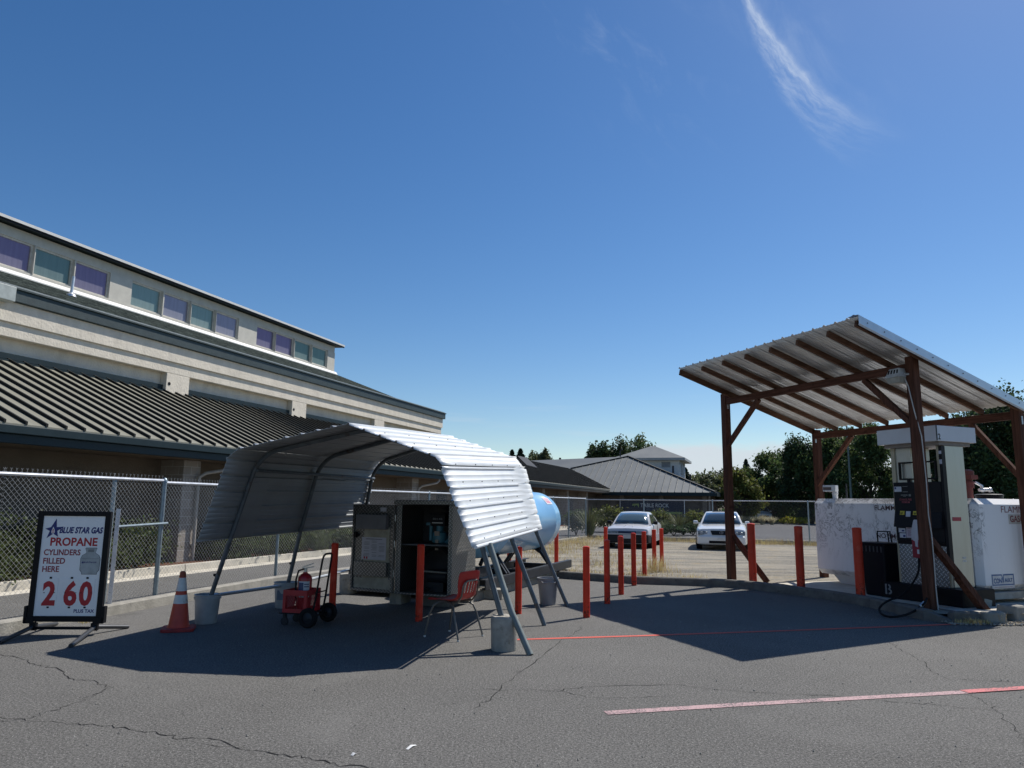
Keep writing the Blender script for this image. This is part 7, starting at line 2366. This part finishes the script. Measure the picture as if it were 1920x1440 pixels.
# dry grass tufts
mb = MB()
def tuft(p, h, n, sp):
    for _ in range(n):
        q = Vector((p.x + rg.gauss(0, sp), p.y + rg.gauss(0, sp), p.z))
        a = rg.uniform(0, 6.28)
        d = Vector((math.cos(a), math.sin(a), 0))
        L_ = h * rg.uniform(0.5, 1.1)
        bend = rg.uniform(0.1, 0.7)
        s = Vector((-d.y, d.x, 0)) * 0.0035
        m_ = q + d * bend * L_ * 0.3 + Vector((0, 0, L_ * 0.6))
        e_ = q + d * bend * L_ + Vector((0, 0, L_ * 0.95))
        o = len(mb.v)
        mb.v += [tuple(q - s), tuple(q + s), tuple(m_ + s), tuple(e_), tuple(m_ - s)]
        mb.f.append((o, o + 1, o + 2, o + 3, o + 4))
for px, py, h, n, sp in ((1222, 1074, 0.42, 40, 0.06), (1236, 1072, 0.45, 70, 0.09), (1244, 1070, 0.3, 40, 0.1), (1206, 1078, 0.22, 20, 0.08), (1262, 1076, 0.15, 30, 0.2)):
    tuft(G(px, py, 0.085), h, n, sp)
for _ in range(170):
    x = rg.uniform(3.6, 13.5)
    y = 34.7 - (x - 3.75) * 0.405 + rg.gauss(0, 0.25)
    tuft(Vector((x, y - 0.5, GZ(x, y))), rg.uniform(0.1, 0.32), 26, 0.2)
for _ in range(120):
    k = rg.random()
    tuft(Vector((-0.3 + 3.8 * k + rg.uniform(-0.1, 1.6), 23.6 + 11 * k - rg.random() * 1.2, 0.03)), rg.uniform(0.1, 0.3), 24, 0.22)
for _ in range(80):
    tuft(Vector((rg.uniform(0.6, 3.5), rg.uniform(16.8, 24), 0.065)), rg.uniform(0.05, 0.18), 18, 0.22)
for _ in range(24):
    tuft(Vector((rg.uniform(6.3, 6.75), rg.uniform(10.62, 10.76), 0.006)), rg.uniform(0.03, 0.09), 16, 0.03)
for _ in range(60):
    k = rg.random()
    tuft(Vector((1.2 + 3.0 * k, 16.75 - 1.5 * k ** 0.8 + rg.uniform(0, 0.5), 0.085)), rg.uniform(0.03, 0.14), 12, 0.1)
tuft(Vector((6.98, 10.72, 0.0)), 0.25, 4, 0.02)
tuft(Vector((-5.52, 9.9, 0.0)), 0.07, 26, 0.05)
o = mb.build('dry_grass', LF_STRAW)
o['kind'] = 'stuff'
# loose stones where the yard spills over the kerb end
mb = MB()
for _ in range(420):
    x = rg.uniform(6.15, 8.6)
    y = 10.52 + rg.random() ** 1.5 * 0.42 + max(0, x - 7.2) * 0.1
    r = rg.uniform(0.006, 0.022)
    vs = [Vector((rg.uniform(-1, 1), rg.uniform(-1, 1), rg.uniform(-.2, .9))) * r for _ in range(6)]
    o = len(mb.v)
    b = Vector((x, y, 0.008 + r * 0.3))
    for d in ((1, 0, 0), (0, 1, 0), (-1, 0, 0), (0, -1, 0), (0, 0, 1), (0, 0, -1)):
        mb.v.append(tuple(b + Vector(d) * r * rg.uniform(0.6, 1.3)))
    mb.f += [(o + a, o + c, o + 4) for a, c in ((0, 1), (1, 2), (2, 3), (3, 0))] + [(o + c, o + a, o + 5) for a, c in ((0, 1), (1, 2), (2, 3), (3, 0))]
for _ in range(260):
    p = G(rg.uniform(-60, 1980), 1150 + 290 * rg.random() ** 1.4)
    r = rg.uniform(0.003, 0.009)
    o = len(mb.v)
    for d in ((1, 0, 0), (0, 1, 0), (-1, 0, 0), (0, -1, 0), (0, 0, 1), (0, 0, -1)):
        mb.v.append(tuple(p + Vector((0, 0, r * 0.5)) + Vector(d) * r * rg.uniform(0.6, 1.3)))
    mb.f += [(o + a, o + c, o + 4) for a, c in ((0, 1), (1, 2), (2, 3), (3, 0))] + [(o + c, o + a, o + 5) for a, c in ((0, 1), (1, 2), (2, 3), (3, 0))]
o = mb.build('loose_stones', KERB)
o['kind'] = 'stuff'
# ------------------------------------------------------------------ house glimpsed through the pump, street pole
hb_ = at(1718, 84)
HS = thing('tan_house', 'tan roofed house glimpsed through the pump window', 'house', hb_, R(-20))
MB().box(-3.0, 3.0, 0, 7, 0, 4.3).build('wall', STUCCO_G, HS)
MB().add([(-3.4, -0.6, 4.2), (3.4, -0.6, 4.2), (3.4, 3.5, 6.3), (-3.4, 3.5, 6.3), (3.4, 7.6, 4.2), (-3.4, 7.6, 4.2)], [(0, 1, 2, 3), (3, 2, 4, 5)]).build('roof', mat('tan shingles', (0.24, 0.20, 0.165), 0.9, var=0.2, scale=4), HS, solid=0.12)
for x in (-2.2, 0.8):
    w_o = MB().box(x, x + 1.4, -0.03, 0.0, 2.4, 3.6).build('window', WHITE, HS)
    MB().box(x + 0.08, x + 1.32, -0.04, -0.031, 2.48, 3.52).build('pane', GLASSD, w_o)
SP = thing('street_light', 'thin grey green street light pole among the trees', 'street light', at(1597, 58), 0)
MB().tube([(0, 0, 0), (0, 0, 8.2)], [0.10, 0.06], 8).build('pole', mat('grey green pole', (0.10, 0.14, 0.13), 0.5), SP, smooth=True)
MB().tube([(0, 0, 8.1), (0.5, 0, 8.4), (1.2, 0, 8.5)], 0.04, 6).box(1.1, 1.7, -0.14, 0.14, 8.44, 8.54).build('arm', mat('grey green pole', (0.10, 0.14, 0.13), 0.5), SP)
